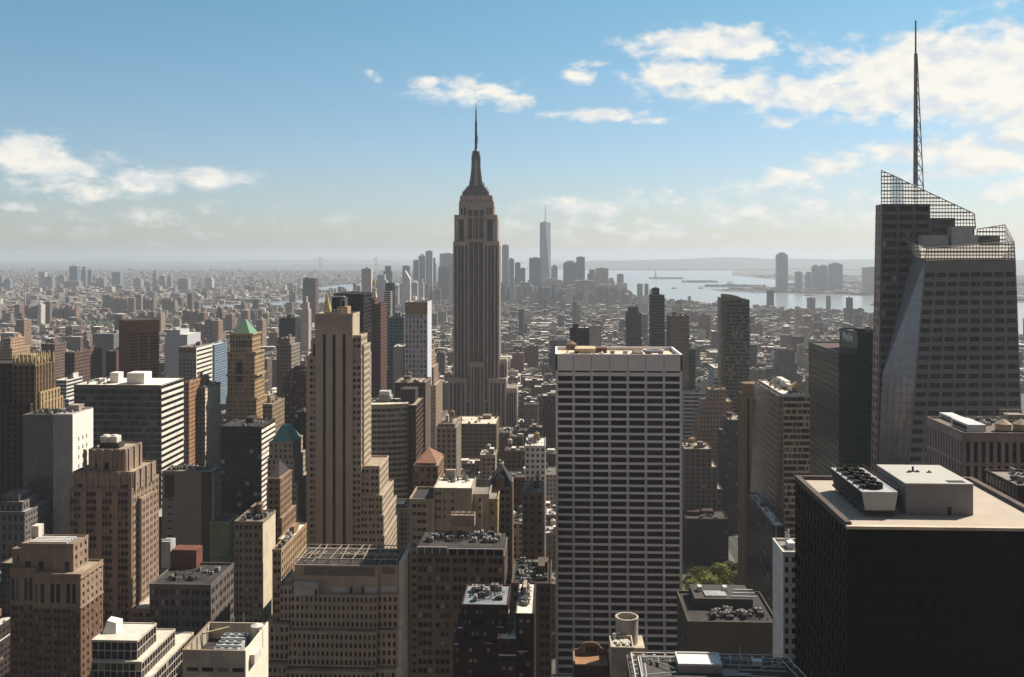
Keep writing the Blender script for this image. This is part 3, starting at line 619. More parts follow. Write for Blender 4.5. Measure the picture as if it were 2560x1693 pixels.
    # plant rooms on the roof
    y = Yb + 20; q = b.p('plant_room', M('plant_panel', (.42, .42, .46), rough=.6)); z0 = TL.z
    q.box(X(2305, y), X(2372, y), y, y + 7, z0, Z(588, 2330, y)); q.box(X(2376, y), X(2428, y), y - 2, y + 12, z0, Z(567, 2400, y)); q.box(X(2429, y), X(2444, y), y - 1, y + 8, z0, Z(588, 2430, y))
    q = b.p('air_unit', M('galvanised', (.45, .45, .44)), kind='stuff')
    for i in range(14): q.box(X(2325 + i * 14, Yb + 8), X(2331 + i * 14, Yb + 8), Yb + 8 + i % 3, Yb + 10 + i % 3, z0, z0 + 3 + (i * 7) % 4)
    # spire
    Ys = Ya + 12; sx = X(2290, Ys); zz = lambda py: Z(py, 2290, Ys); mm = dep(sx, Ys) / F
    s = b.p('spire', M('spire_metal', (.10, .095, .095), rough=.5)); sl2 = b.p('spire_lattice', M('spire_lattice', (.36, .35, .34), rough=.5), parent='spire')
    s.cyl(sx, Ys, zz(520), zz(300), 4.6 * mm, 4.2 * mm, 10); s.cyl(sx, Ys, zz(300), zz(145), 4.2 * mm, 2.7 * mm, 10); s.cyl(sx - .2, Ys, zz(145), zz(52), 2.3 * mm, 1.9 * mm, 8)
    ys = [500 - 36.5 * i for i in range(11)]; wl_ = lambda py: (10.5 * (py - 120) / 360 + 3) * mm
    for i in range(len(ys) - 1):
        a, c = ys[i], ys[i + 1]; za, zc = zz(a), zz(c); ra, rc = wl_(a), wl_(c)
        cs = [(sx - 3 * mm, Ys - ra * .6, sx - 3 * mm, Ys - rc * .6), (sx - 3 * mm + 2 * ra * .8, Ys, sx - 3 * mm + 2 * rc * .8, Ys), (sx - 3 * mm, Ys + ra * .6, sx - 3 * mm, Ys + rc * .6)]
        for j in range(3):
            p_, q_ = cs[j], cs[(j + 1) % 3]
            sl2.tube((p_[0], p_[1], za), (p_[2], p_[3], zc), .34, 5)
            sl2.tube((p_[2], p_[3], zc), (q_[2], q_[3], zc), .3, 4)
            mid = ((p_[2] + q_[2]) / 2 * .5 + (p_[0] + q_[0]) / 4, (p_[3] + q_[3]) / 4 + (p_[1] + q_[1]) / 4, (za + zc) / 2)
            sl2.tube((p_[0], p_[1], za), mid, .18, 4); sl2.tube(mid, (q_[0], q_[1], za), .18, 4); sl2.tube((p_[2], p_[3], zc), mid, .16, 4)
    reg(2186, 2560, 425, Yb, 1180, b.short, y1=Ya + 45)
    b.done()
crystal_tower()
# ------------------------------------------------------------ black slab in the near right corner
def black_slab():
    Yf, Yr = 230.0, 279.0; z = 245 - 62.0
    x0 = X(2121, Yf); x1 = X(2429, Yr)
    b = Bld('black_office_tower', 'near black office tower with pale flat roof at the lower right', 'skyscraper', (x0 + x1) / 2, Yf, short='the near black tower')
    lat = dict(bay=3.2, fl=3.9, op=[(.12, .88)], ro=(.2, .85), t=.25)
    tier(b, x0, x1, Yf, Yr, 0, z - .4, BLK, GBK, dict(lat, t=.03), lat, lat, PANE('black_pane', (.007, .006, .006), (.010, .009, .009), (.02, .018, .017), (.7, .97)), M('roof_pale', (.43, .365, .295), var=.14, streak=0, scale=2.0), par=0)
    zr = z - .15
    pa = b.p('parapet', M('coping', (.10, .075, .065)))
    for q in ((x0 - .4, x0 + 1.0, Yf + .9, Yr - .9), (x1 - 1.2, x1 + .4, Yf + .9, Yr - .9)): pa.box(*q, z - .5, z + .8)
    pa.box(x0 - .4, x1 + .4, Yr - .9, Yr + .4, z - .5, z + .82)
    pc = b.p('roof_edge', M('roof_edge', (.60, .50, .38))); pc.box(x0 - .42, x1 + .42, Yf - .5, Yf + .9, z - .5, z + .18); pc.box(x0 + 1.0, x0 + 1.25, Yf + .9, Yr - .9, z - .3, z + .35)
    reg(1990, 2560, 1165, Yf, 1693, b.short, x0, x1, Yr)
    # penthouse
    y0, y1 = 241.6, 262.7; xa, xb = X(2264, y0), X(2433, y0); zt = zr + 7.3
    q = b.p('penthouse', M('penthouse_grey', (.225, .215, .225), var=.14)); q.box(xa, xb, y0, y1, zr, zt)
    q = b.p('penthouse_roof', M('penthouse_roof', (.42, .41, .375), var=.12, streak=0), parent='penthouse'); q.box(xa - .12, xb + .12, y0 - .12, y1 + .12, zt, zt + .3)
    q = b.p('door', M('door_dark', (.03, .03, .035)), parent='penthouse'); dx = xa + (xb - xa) * .62; q.box(dx, dx + .95, y0 - .06, y0, zr, zr + 2.0)
    q = b.p('hatch', M('door_dark', (.03, .03, .035)), parent='penthouse'); q.box(xb - 5.4, xb - 1.3, y0 + 1, y0 + 3.2, zt + .3, zt + .36)
    q = b.p('vent', DSTEEL, parent='penthouse')
    for vx, vy, h in ((5, 12, .5), (6.3, 13, 1.3), (7.2, 12.4, .5), (10, 12, .5)): q.cyl(xa + vx, y0 + vy, zt + .3, zt + .3 + h, .28, n=8); q.box(xa + vx - .6, xa + vx + .6, y0 + vy - .2, y0 + vy + .2, zt + .3, zt + .5)
    # cooling tower with a row of fans
    ya, yb = 239.5, 266.5; xa, xb = X(2155, ya), X(2245, ya); zt = zr + 5.9; zb = zr + 1.5; t = .75
    q = b.p('cooling_tower', M('cooling_panel', (.42, .42, .42), rough=.5, var=.12)); q.hexa([(xa + t, ya, zb), (xb - t, ya, zb), (xb - t, yb, zb), (xa + t, yb, zb), (xa, ya, zt), (xb, ya, zt), (xb, yb, zt), (xa, yb, zt)])
    lv = b.p('louvre', M('louvre_dark', (.03, .025, .025)), parent='cooling_tower')
    for s_ in (0, 1):
        f = lambda x_: x_
        xs = (xa, xa + t) if s_ == 0 else (xb, xb - t); o = -.05 if s_ == 0 else .05
        lv.add([(xs[1] + o, ya + .25, zb + .15), (xs[1] + o, yb - .25, zb + .15), (xs[0] + o, yb - .25, zt - .3), (xs[0] + o, ya + .25, zt - .3)], [(0, 1, 2, 3)])
    rl = b.p('rail', DSTEEL, parent='cooling_tower')
    for x_ in (xa + .1, xb - .1):
        rl.tube((x_, ya, zt + 1), (x_, yb, zt + 1), .06, 4); rl.tube((x_, ya, zt + .5), (x_, yb, zt + .5), .05, 4)
        for i in range(12): rl.tube((x_, ya + (yb - ya) * i / 11, zt), (x_, ya + (yb - ya) * i / 11, zt + 1), .05, 4)
    for i in range(5):
        fy = ya + 4.2 + i * 4.7; fx = xa + (xb - xa) * .5
        f = b.p('fan', M('fan_black', (.022, .018, .018)), 'fan%d' % i, 'cooling_tower'); f.ring(fx, fy, zt, zt + 1.25, 1.75, 2.0, 28)
        g = b.p('fan_blade', M('fan_blade', (.22, .15, .10)), 'fb%d' % i, 'fan%d' % i); g.cyl(fx, fy, zt + .02, zt + .06, 1.74, n=24)
        for a in range(6):
            t_ = a * math.pi / 3; g.tube((fx, fy, zt + .75), (fx + 1.7 * math.cos(t_), fy + 1.7 * math.sin(t_), zt + .75), .12, 4)
        mb = b.p('fan_motor', M('fan_black', (.02, .02, .02)), 'fm%d' % i, 'cooling_tower'); mb.box(fx - 3.6, fx - 2.1, fy - .8, fy + .5, zt, zt + .8); mb.cyl(fx - 2.6, fy - 1.4, zt, zt + .9, .35, n=10)
    lg = b.p('support_leg', DSTEEL, parent='cooling_tower'); lg.box(xa + .3, xb - .3, ya + .1, yb - .1, zb - .4, zb - .01)
    for i in range(7):
        for x_ in (xa + .9, xb - 1.1): lg.box(x_, x_ + .3, ya + .3 + i * 4.2, ya + .6 + i * 4.2, zr, zb - .4)
    lg.box(xa + 1, xb + 1.2, ya - .6, ya - .3, zr + .7, zr + 1.0)
    b.done()
black_slab()
# ------------------------------------------------------------ beige tower with three black stripes
def stripe_tower():
    Y = 640.0; b = Bld('stripe_tower', 'beige stepped stone tower with three full-height black window stripes', 'skyscraper', X(835, Y), Y, short='the beige three-stripe tower')
    SW = M('stripe_stone', (.46, .37, .275), var=.16); pz = lambda py: Z(py, 835, Y)
    pair = lambda a, c, q: [((p0 - a) / (c - a), (p1 - a) / (c - a)) for p0, p1 in q]
    fl = 16.0 / F * dep(X(835, Y), Y)
    wsp = dict(bay=3.6, fl=fl, op=[(.2, .75)], ro=(.25, .78), t=.35)
    def T(a, c, py, dy, D, n, w=wsp, roofpar=1.0, pb=0):
        tier(b, X(a, Y + dy), X(c, Y + dy), Y + dy, Y + dy + D, pb, pz(py), SW, GBK, n, w, wsp, None if n and n.get('fl') == 9 else PNB, RROOF, par=roofpar)
    D = 34
    # centre shaft with stripes, crown band
    T(790, 881, 790, 0, 22, dict(fl=9, t=.9, iv=pair(790, 881, [(808.5, 815.5), (832, 839.5), (856.5, 864)]), top=0.1 + (836 - 790) / F * 640), None, 1.6)
    cr = b.p('crown', M('crown_stone', (.50, .42, .31)))
    for p0 in (812, 835.6, 860): cr.box(X(p0 - 2.5, Y), X(p0 + 2.5, Y), Y - 1.25, Y - .95, pz(836), pz(812)); cr.prism([(X(p0 - 2.5, Y), Y - 1.25), (X(p0 + 2.5, Y), Y - 1.25), (X(p0 + 2.5, Y), Y - .95), (X(p0 - 2.5, Y), Y - .95)], pz(812), pz(806))
    for i in range(17): xx = X(790.5 + i * 5.5, Y); cr.box(xx, xx + .5, Y - 1.2, Y - .96, pz(815), pz(791))
    cr.box(X(789.5, Y), X(881.5, Y), Y - 1.1, Y - .92, pz(818), pz(815.5))
    T(767.5, 790, 896, 1.2, D - 4, dict(wsp, iv=pair(767.5, 790, [(775.5, 782), (784.5, 791)][:1] + [(784.5, 789.2)])))
    T(881, 902, 842, 1.2, 20, dict(wsp, iv=pair(881, 902, [(883.5, 890), (893, 899.5)])))
    T(881, 909, 868, 4.2, 22, None); T(881, 902.4, 896, .7, D, dict(wsp, iv=pair(881, 902.4, [(883.5, 890), (893, 899.5)])))
    T(779, 791, 855, 2.2, 18, dict(t=.5, iv=[(.35, .85)], top=2, fl=5), None)
    # lower wings to the right
    lw = dict(wsp, bay=5.6, op=[(.14, .44), (.56, .86)])
    T(902.4, 948, 1172, 3, 34, lw, wsp, 1.5); T(902.4, 955, 1242, 1.5, 44, lw); T(902.4, 958, 1290, .4, 52, lw); T(902.4, 960, 1340, -.6, 60, lw)
    # steel frame and plant on top
    zt = pz(790); y = Y + 8
    q = b.p('plant_room', M('plant_dark', (.05, .045, .045))); q.box(X(829, y), X(862, y), y, y + 10, zt, pz(745)); 
    q = b.p('bulkhead', TAN, 'b2'); q.box(X(845, y), X(871, y), y - 3, y + 8, zt, pz(768))
    fr = b.p('roof_frame', STEEL)
    for a, c in ((821, 848), (848, 862)):
        for py in (776, 782): fr.box(X(a, y - 5), X(c, y - 5), y - 5.2, y - 4.9, pz(py), pz(py) + .4)
    for a in (821, 836, 855): fr.box(X(a, y - 5), X(a, y - 5) + .4, y - 5.2, y - 4.8, zt, pz(774))
    for a in (852, 863): fr.box(X(a, y), X(a, y) + .35, y - .5, y - .1, zt, pz(750))
    fr.box(X(852, y), X(864, y), y - .5, y - .15, pz(752), pz(750)); 
    for a in (832, 841, 849, 857): fr.cyl(X(a, y + 3), y + 3, pz(745), pz(742), 1.6, n=12)
    reg(767, 960, 745, Y - 1, 1395, b.short, X(767, Y), X(960, Y), Y + 62)
    b.done()
stripe_tower()
# ------------------------------------------------------------ the other towers one can tell apart, near to far
def near_left():
    # brown and cream block, lower left corner
    Y = 450; b = Bld('brick_block', 'brown brick block with cream upper floors and a stepped penthouse at the lower left corner', 'building', X(115, Y), Y, short='the brown block at the lower left corner')
    CR = M('cream_stone', (.29, .21, .15)); BB = M('brown_brick2', (.165, .10, .065))
    z = lambda py: Z(py, 115, Y); x0, x1 = X(86, Y), X(201, Y); D = 22
    sp = dict(bay=4.6, fl=3.75, op=[(.2, .45), (.58, .83)], ro=(.3, .8), t=.4)
    tall = dict(bay=7.2, fl=22, op=[(.1, .34), (.46, .70)], t=.5, top=3.5, bot=2)
    ws = dict(bay=4.4, fl=3.75, op=[(.32, .7)], ro=(.3, .8), t=.4)
    tier(b, x0, x1, Y, Y + D, 0, z(1518), BB, GD, sp, ws, ws, PNB, RROOF, 0)
    tier(b, x0, x1, Y, Y + D, z(1518), z(1440), CR, GD, tall, ws, ws, PNB, RROOF, 1.2)
    xl = X(28, Y + 3); tier(b, xl, x0 - .8, Y + 3, Y + D - 1, 0, z(1518), BB, GD, sp, None, ws, PNB, RROOF, 0); tier(b, xl, x0 - .8, Y + 3, Y + D - 1, z(1518), z(1432), CR, GD, tall, None, ws, PNB, RROOF, 1.2)
    xp, xq = X(57, Y + 6), X(183, Y + 6); wall2 = M('cream_stone2', (.40, .30, .21))
    tier(b, xp, xq, Y + 6, Y + 20, z(1440), z(1373), CR, GD, dict(bay=7, fl=7, op=[(.3, .7)], ro=(.1, .62), t=.4, top=4.5), dict(bay=4.5, fl=4, op=[(.3, .7)], ro=(.3, .8), t=.3), None, PN, RGREY, 1)
    xe = X(30, Y + 6); tier(b, xe, xp - .6, Y + 7, Y + 18, z(1432), z(1388), CR, GD, dict(bay=8, fl=6, op=[(.45, .6)], ro=(.3, .7), t=.3), None, None, PN, RGREY, .8)
    co = b.p('cornice', CR, 'co'); co.box(x0 - .9, x1 + .9, Y - .9, Y - .36, z(1446), z(1443)); b.p('cornice', CR, 'co2').box(x0 - .7, x1 + .7, Y - .8, Y - .36, z(1520), z(1517)); b.p('cornice', CR, 'co3').box(xp - .7, xq + .7, Y + 5.2, Y + 5.64, z(1380), z(1377)); co.box(x1 + .31, x1 + .9, Y - .4, Y + D, z(1446), z(1443)); b.p('cornice', CR, 'co2').box(x1 + .31, x1 + .8, Y - .4, Y + D, z(1520), z(1517))
    q = b.p('skylight', M('skylight_grey', (.55, .53, .5))); zt = z(1373) + .3
    for i in range(4): q.box(xp + 2, xq - 4, Y + 8 + i * 2.6, Y + 9.5 + i * 2.6, zt, zt + .8)
    q = b.p('bulkhead', M('bulkhead_white', (.62, .56, .48))); q.box(X(81, Y + 17), X(99, Y + 17), Y + 16, Y + 21, zt - 2, z(1340))
    reg(28, 240, 1340, Y, 1693, b.short, xl, x1, Y + D); b.done()
    # art deco tower with lobed crown
    Y = 505; b = Bld('deco_tower', 'dark tan art deco tower with lobed crown tiers and twin white water tanks', 'building', X(260, Y), Y, short='the lobed art deco tower')
    W = M('deco_stone', (.29, .21, .155)); z = lambda py: Z(py, 250, Y)
    pr = dict(bay=7.6, fl=3.9, op=[(.14, .33), (.36, .55), (.58, .77)], ro=(.22, .78), t=.9, sp=.35); ws = dict(bay=5, fl=3.9, op=[(.2, .42), (.55, .77)], ro=(.25, .8), t=.5)
    cr = dict(bay=7.4, fl=11, op=[(.3, .7)], t=.6, top=5.5, bot=1.5)
    tier(b, X(174, Y), X(329, Y), Y, Y + 34, 0, z(1226), W, GD, pr, ws, ws, PNB, RROOF, 1)
    tier(b, X(182, Y), X(329, Y), Y + 1.5, Y + 30, z(1226), z(1186), W, GD, cr, cr, cr, PN, RROOF, 1.2)
    tier(b, X(213, Y), X(302, Y), Y + 5, Y + 25, z(1186), z(1132), W, GD, dict(bay=6.2, fl=9, op=[(.3, .7)], t=.7, top=6, bot=2), dict(bay=6.2, fl=9, op=[(.3, .7)], t=.7, top=6, bot=2), None, PN, RROOF, 1)
    lo = b.p('crown_lobe', M('lobe_stone', (.31, .23, .18)))
    for i in range(5):
        px = 196 + i * 28.4; xx = X(px, Y); r = 2.0; zc = z(1193)
        vs_ = [(xx + r * math.cos(a * math.pi / 8), Y + .55, zc + r * math.sin(a * math.pi / 8)) for a in range(16)] + [(xx + r * math.cos(a * math.pi / 8), Y + 1.2, zc + r * math.sin(a * math.pi / 8)) for a in range(16)]
        lo.add(vs_, [tuple(range(16))] + [(a, (a + 1) % 16, 16 + (a + 1) % 16, 16 + a) for a in range(16)])
    for i in range(6): xx = X(182 + i * 28.4, Y); lo.box(xx - .9, xx + .9, Y + .2, Y + 1.1, z(1226), z(1183))
    for i in range(5): xx = X(214.5 + i * 21.6, Y + 5); lo.box(xx - .8, xx + .8, Y + 3.7, Y + 4.6, z(1186), z(1128))
    for yy in (8, 15, 22): lo.box(X(302, Y) + .6, X(302, Y) + 1.3, Y + yy - .8, Y + yy + .8, z(1186), z(1128))
    for yy in (3, 10, 17, 24): lo.box(X(329, Y) + .6, X(329, Y) + 1.3, Y + yy - .9, Y + yy + .9, z(1226), z(1180))
    tier(b, X(330.5, Y + 6), X(352, Y + 6), Y + 6, Y + 26, 0, z(1256), W, GD, dict(bay=3.6, fl=3.9, op=[(.35, .75)], ro=(.2, .75), t=.4), ws, None, PNB, RROOF, 1)
    y = Y + 10; q = b.p('tank_base', DSTEEL); q.box(X(248, y), X(297, y), y, y + 7, z(1130), z(1117))
    for i, px in enumerate((259, 281)):
        q = b.p('water_tank', M('tank_white', (.66, .62, .56)), 'wt%d' % i); xx = X(px, y); q.box(xx - 2.1, xx + 2.1, y + .5, y + 6, z(1117), z(1101)); q.cyl(xx, y + 3, z(1101), z(1098), 1.9, 1.5, 14)
    # setbacks to the right
    pl = dict(bay=6, fl=3.9, op=[(.15, .45), (.55, .85)], ro=(.25, .8), t=.4)
    tier(b, X(331, Y - 8), X(392, Y - 8), Y - 8, Y + 20, 0, z(1512), W, GD, pl, ws, None, PNB, M('roof_pale2', (.5, .46, .4)), 1.2)
    tier(b, X(240, Y - 14), X(388, Y - 14), Y - 14, Y - 8.8, 0, z(1556), W, GD, pl, ws, None, PNB, RROOF, 1.2)
    tier(b, X(393, Y - 12), X(424, Y - 12), Y - 12, Y + 14, 0, z(1575), W, GD, pl, ws, None, PNB, RDARK, 1.2)
    tier(b, X(412, Y - 18), X(433, Y - 18), Y - 18, Y + 8, 0, z(1618), W, GD, pl, ws, None, PNB, RDARK, 1.2)
    q = b.p('white_wall', M('white_stucco', (.74, .68, .58))); q.box(X(243, Y - 32), X(259, Y - 32), Y - 32, Y - 16, 0, z(1542))
    reg(174, 365, 1100, Y, 1600, b.short, X(174, Y), X(352, Y), Y + 34); reg(331, 450, 1512, Y - 18, 1600, b.short, X(240, Y), X(433, Y), Y + 20); b.done()
    # glass front, white stair core
    Y = 620; b = Bld('glass_office', 'slim tower with mirrored glass front, grey core and blank white side wall', 'building', X(140, Y), Y, short='the slim white-sided glass tower')
    z = lambda py: Z(py, 120, Y); D = YR(Y, 186, 232) - Y
    g = GLASS('mirror_glass', (.10, .105, .10), .05, .9, .25, .25)
    tier(b, X(58, Y), X(134, Y), Y, Y + D, 0, z(1041), M('glass_rail', (.15, .145, .14), rough=.4), g, dict(bay=3.3, fl=4, op=[(.02, .98)], ro=(.07, .97), t=.08, top=6), None, dict(bay=3.3, fl=4, op=[(.02, .98)], ro=(.07, .97), t=.08), None, RDARK, 1.0)
    q = b.p('wall', M('core_concrete', (.36, .34, .33))); xm = X(138.5, Y); x1 = X(186, Y); q.box(xm, x1, Y - 3, Y + D, 0, z(1036)); q.box(xm - 1.2, xm, Y - .4, Y + 4, 0, z(1041))
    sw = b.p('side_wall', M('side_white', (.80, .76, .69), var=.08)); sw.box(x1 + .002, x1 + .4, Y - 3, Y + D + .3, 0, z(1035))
    for r_ in range(6):
        for c_ in range(3):
            yy = Y + 5 + c_ * 5.4; b.wins.append((0, PND, Vector((x1 + .42, yy, z(1100 + r_ * 23))), Vector((0, 1, 0)), Vector((1, 0, 0)), 1.0, 2.6))
    pa = b.p('parapet', M('side_white', (.8, .76, .69)), 'pw'); pa.box(xm, x1, Y + D - .4, Y + D, z(1036), z(1036) + 1.0); pa.box(xm, x1, Y - 3, Y - 2.5, z(1036), z(1036) + .8)
    clutter(b, X(66, Y), x1 - 1, Y + 2, Y + D - 2, z(1039), 5, 1, 10); q = b.p('mast', STEEL); xx = X(160, Y + 12); q.cyl(xx, Y + 12, z(1036), z(1005), .35, .12, 8); q.box(xx - 2, xx + 2, Y + 11, Y + 13, z(1036), z(1030))
    reg(58, 232, 1005, Y, 1330, b.short, X(58, Y), x1, Y + D); b.done()
    # dark banded slab with white roof
    Y = 750; b = Bld('banded_slab', 'wide dark glass slab with pale side bands and a flat white roof carrying two white boxes', 'building', X(300, Y), Y, short='the dark banded slab')
    z = lambda py: Z(py, 300, Y); D = YR(Y, 402, 458) - Y; x0, x1 = X(186, Y), X(402, Y)
    W = M('band_grey', (.20, .18, .165)); WL = M('band_white', (.78, .73, .64))
    tier(b, x0, x1, Y, Y + D, 0, z(964), W, GLASS('band_glass', (.025, .024, .026), .06, .55, .12), dict(bay=3, fl=4.85, op=[(.03, .97)], ro=(.28, .98), t=.15, top=3), None, None, PNG, M('roof_bright', (.80, .74, .62), var=.08, streak=0), .6)
    facade(b, (x1 + .31, Y, 0), (x1 + .31, Y + D, 0), (x1 + .31, Y + D, z(964)), (x1 + .31, Y, z(964)), dict(bay=60, fl=4.85, op=[(.0, 1)], ro=(.45, .98), t=.4), WL, None)
    sg = b.p('side_glazing', GD); sg.box(x1 + .3, x1 + .34, Y + .1, Y + D - .1, 0, z(965))
    zt = z(964) + .25
    for i, (a, c, yy, d_, py) in enumerate(((275, 296, 12, 9, 937), (317, 361, 8, 14, 936))):
        q = b.p('roof_box', M('roof_box_white', (.82, .78, .72), var=.06), 'rb%d' % i); q.box(X(a, Y + yy), X(c, Y + yy), Y + yy, Y + yy + d_, zt, z(py)); q.box((X(a, Y + yy) + X(c, Y + yy)) / 2 - 1, (X(a, Y + yy) + X(c, Y + yy)) / 2 + 1, Y + yy - .08, Y + yy, zt + 1.5, zt + 4)
    clutter(b, x0 + 2, X(270, Y), Y + 4, Y + D - 3, zt, 9, 0, 12)
    reg(186, 458, 936, Y, 1250, b.short, x0, x1, Y + D); b.done()
    # blank grey tower with green glass side and stepped green wing
    Y = 600; b = Bld('blank_tower', 'blank grey walled tower with green glass flank and stepped green wing', 'building', X(470, Y), Y, short='the blank grey tower')
    z = lambda py: Z(py, 470, Y); x0, x1 = X(405, Y), X(531, Y); D = YR(Y, 531, 551) - Y
    G = M('blank_panel', (.21, .19, .17), var=.12); GL_ = GLASS('flank_glass', (.06, .10, .055), .12, .6, .1)
    b.p('wall', G).box(x0, X(503, Y), Y, Y + D, 0, z(1180)); b.p('dark_strip', M('strip_dark', (.06, .05, .045))).box(X(412, Y), X(435, Y), Y - .1, Y, z(1245), z(1187)); b.p('dark_strip', M('strip_dark')).box(X(503, Y) + .002, x1, Y + .2, Y + D, 0, z(1182))
    tier(b, x1 + .01, x1 + .6, Y + .3, Y + D, 0, z(1183), M('green_rail', (.22, .27, .17)), GL_, None, dict(bay=4, fl=3.9, op=[(.01, .99)], ro=(.1, .97), t=.12), None, None, RDARK, 0)
    for k in range(8): b.wins.append((0, PND, Vector((X(425, Y), Y - .03, z(1250 + k * 18))), Vector((1, 0, 0)), Vector((0, -1, 0)), 3.0, .8))
    yw = Y - 6; xw = X(538, yw); x2 = X(572, yw); Dw = YR(yw, 572, 587) - yw + 6
    tier(b, x1 + .8, x2, yw, yw + Dw, 0, z(1300), M('green_rail'), GL_, dict(bay=4, fl=3.9, op=[(.01, .99)], ro=(.1, .97), t=.12), dict(bay=4, fl=3.9, op=[(.01, .99)], ro=(.1, .97), t=.12), None, None, RDARK, .8)
    b.p('roof', RGREY).box(x0, x1, Y, Y + D, z(1180), z(1180) + .2); pa = b.p('parapet', G); pa.box(x0, x1, Y, Y + .4, z(1180) + .2, z(1178)); pa.box(x1 - .4, x1, Y + .4, Y + D, z(1180) + .2, z(1178)); pa.box(x0, x1, Y + D - .4, Y + D + .1, z(1180), z(1178))
    clutter(b, x0 + 1, x1 - 2, Y + 2, Y + D - 1, z(1180) + .2, 12, 0, 22)
    reg(405, 587, 1168, Y, 1560, b.short, x0, x2, Y + max(D, Dw)); b.done()
    # stepped glass grid pavilion, bottom
    Y = 400; b = Bld('terraced_office', 'low terraced office of white gridded glass with a slanted white box on its roof', 'building', X(290, Y), Y, short='the terraced glass office')
    z = lambda py: Z(py, 290, Y); WF = M('grid_frame', (.50, .45, .38)); g = dict(bay=2.6, fl=3.4, op=[(.05, .95)], ro=(.05, .95), t=.22)
    for i, (c, pt_, dy, D) in enumerate(((342, 1604, 0, 19), (353, 1649, -3, 32), (364, 1690, -6, 46))):
        y0 = Y + dy; tier(b, X(232, y0), X(c, y0), y0, Y + D, 0 if i == 2 else z((1604, 1649, 1690)[i + 1]), z(pt_), WF, GBK, g, g, None, PND, M('terrace_roof', (.60, .55, .46)), .7)
    q = b.p('slanted_box', M('slant_white', (.80, .74, .70), var=.06)); xa, xb = X(258, Y + 8), X(293, Y + 8); zt = z(1604)
    q.add([(xa, Y + 7, zt), (xb, Y + 7, zt), (xb, Y + 13, zt), (xa, Y + 13, zt), (xa + 1.2, Y + 9, zt + 5.2), (xb - 1, Y + 9, zt + 4.2), (xb + .2, Y + 13, zt + 4.6), (xa + 1.2, Y + 13, zt + 5.6)], [(0, 3, 2, 1), (4, 5, 6, 7), (0, 1, 5, 4), (1, 2, 6, 5), (2, 3, 7, 6), (3, 0, 4, 7)])
    reg(232, 430, 1570, Y, 1693, b.short, X(232, Y), X(364, Y), Y + 46); b.done()
    # open topped plant roof, bottom
    Y = 330; b = Bld('plant_block', 'pale concrete block with a sunken open roof full of cooling plant at the bottom edge', 'building', X(530, Y), Y, short='the block with sunken plant roof')
    z = lambda py: Z(py, 530, Y); x0, x1 = X(456, Y), X(612, Y); D = 26; zt = z(1627); CW = M('panel_concrete', (.44, .38, .31), scale=1.5)
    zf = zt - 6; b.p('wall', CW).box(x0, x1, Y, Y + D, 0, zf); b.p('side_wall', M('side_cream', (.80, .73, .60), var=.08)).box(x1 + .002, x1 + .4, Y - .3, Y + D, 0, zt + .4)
    pa = b.p('parapet', CW); pa.box(x0, x1, Y, Y + .5, zf, zt); pa.box(x0, x0 + .5, Y + .5, Y + D - .5, zf, zt); pa.box(x0, x1, Y + D - .5, Y + D, zf, zt); pa.box(x1 - .3, x1, Y + .5, Y + D - .5, zf, zt)
    b.p('roof', RDARK).box(x0 + .5, x1 - .3, Y + .5, Y + D - .5, zf + .002, zf + .1)
    co = b.p('coping', M('coping_brown', (.26, .18, .12))); co.box(x0 - .1, x1, Y - .1, Y + .6, zt, zt + .15); co.box(x0 - .1, x0 + .6, Y + .6, Y + D, zt, zt + .14)
    st = b.p('steel_strut', M('strut_tan', (.42, .33, .22))); st.tube((x0 + 1, Y + 1, zt - 1), (x0 + 6, Y + 2.5, zf + 2.5), .25, 4); st.tube((x0 + 1, Y + 16, zt - .5), (x0 + 8, Y + 24, zt - 1), .3, 4)
    for i in range(5): st.box(x0 + .5, x0 + .8, Y + 2 + i * 5, Y + 2.4 + i * 5, zf, zt - .2)
    for k, (yy, hh) in enumerate(((5, 3.5), (10, 4), (15, 4.6))):
        c = b.p('cooling_tower', M('cooling_panel2', (.42, .43, .43), rough=.5), 'c%d' % k); c.box(x0 + 8, x0 + 17, Y + yy, Y + yy + 4.4, zf + .5, zf + hh)
        for i in range(3):
            f = b.p('fan', M('fan_steel', (.25, .26, .27), rough=.4), 'f%d%d' % (k, i), 'c%d' % k); f.ring(x0 + 9.6 + i * 2.9, Y + yy + 2.2, zf + hh, zf + hh + .6, 1.0, 1.3, 18); f.box(x0 + 8.6 + i * 2.9, x0 + 10.6 + i * 2.9, Y + yy + 2, Y + yy + 2.4, zf + hh, zf + hh + .4)
    q = b.p('plant_box', M('plant_white', (.62, .58, .50))); q.box(x0 + 15.5 + 3, x0 + 24 - .5, Y + 4, Y + 11, zf, zf + 3.2)
    du = b.p('duct', M('galvanised'), kind='stuff')
    for i in range(6): du.box(x0 + 15 + i * 1.1, x0 + 15.5 + i * 1.1, Y + 3 + i, Y + 14 + i, zf + .6, zf + 1.2)
    q = b.p('bulkhead', M('bulkhead_white')); q.cyl(x1 - 1.6, Y + 19, zf, zt + 1.6, 2.2, n=14); q.cyl(x1 - 1.6, Y + 19, zt + 1.6, zt + 2.4, 2.3, .6, n=14)
    fp = b.p('flagpole', STEEL); fp.cyl(X(609, Y + 24), Y + 24, zt, zt + 4, .08, n=5)
    for i in range(4): b.wins.append((9 if i else 9, PNB, Vector((x0 + 3.5 + i * 5.2, Y - .05, z(1674))), Vector((1, 0, 0)), Vector((0, -1, 0)), 3.8, 1.3))
    reg(456, 660, 1560, Y, 1693, b.short, x0, x1, Y + D); b.done()
    # dark flat roofed palazzo
    Y = 480; b = Bld('palazzo', 'dark low block with a broad tar roof and a white balustraded cornice', 'building', X(450, Y), Y, short='the low tar-roofed block')
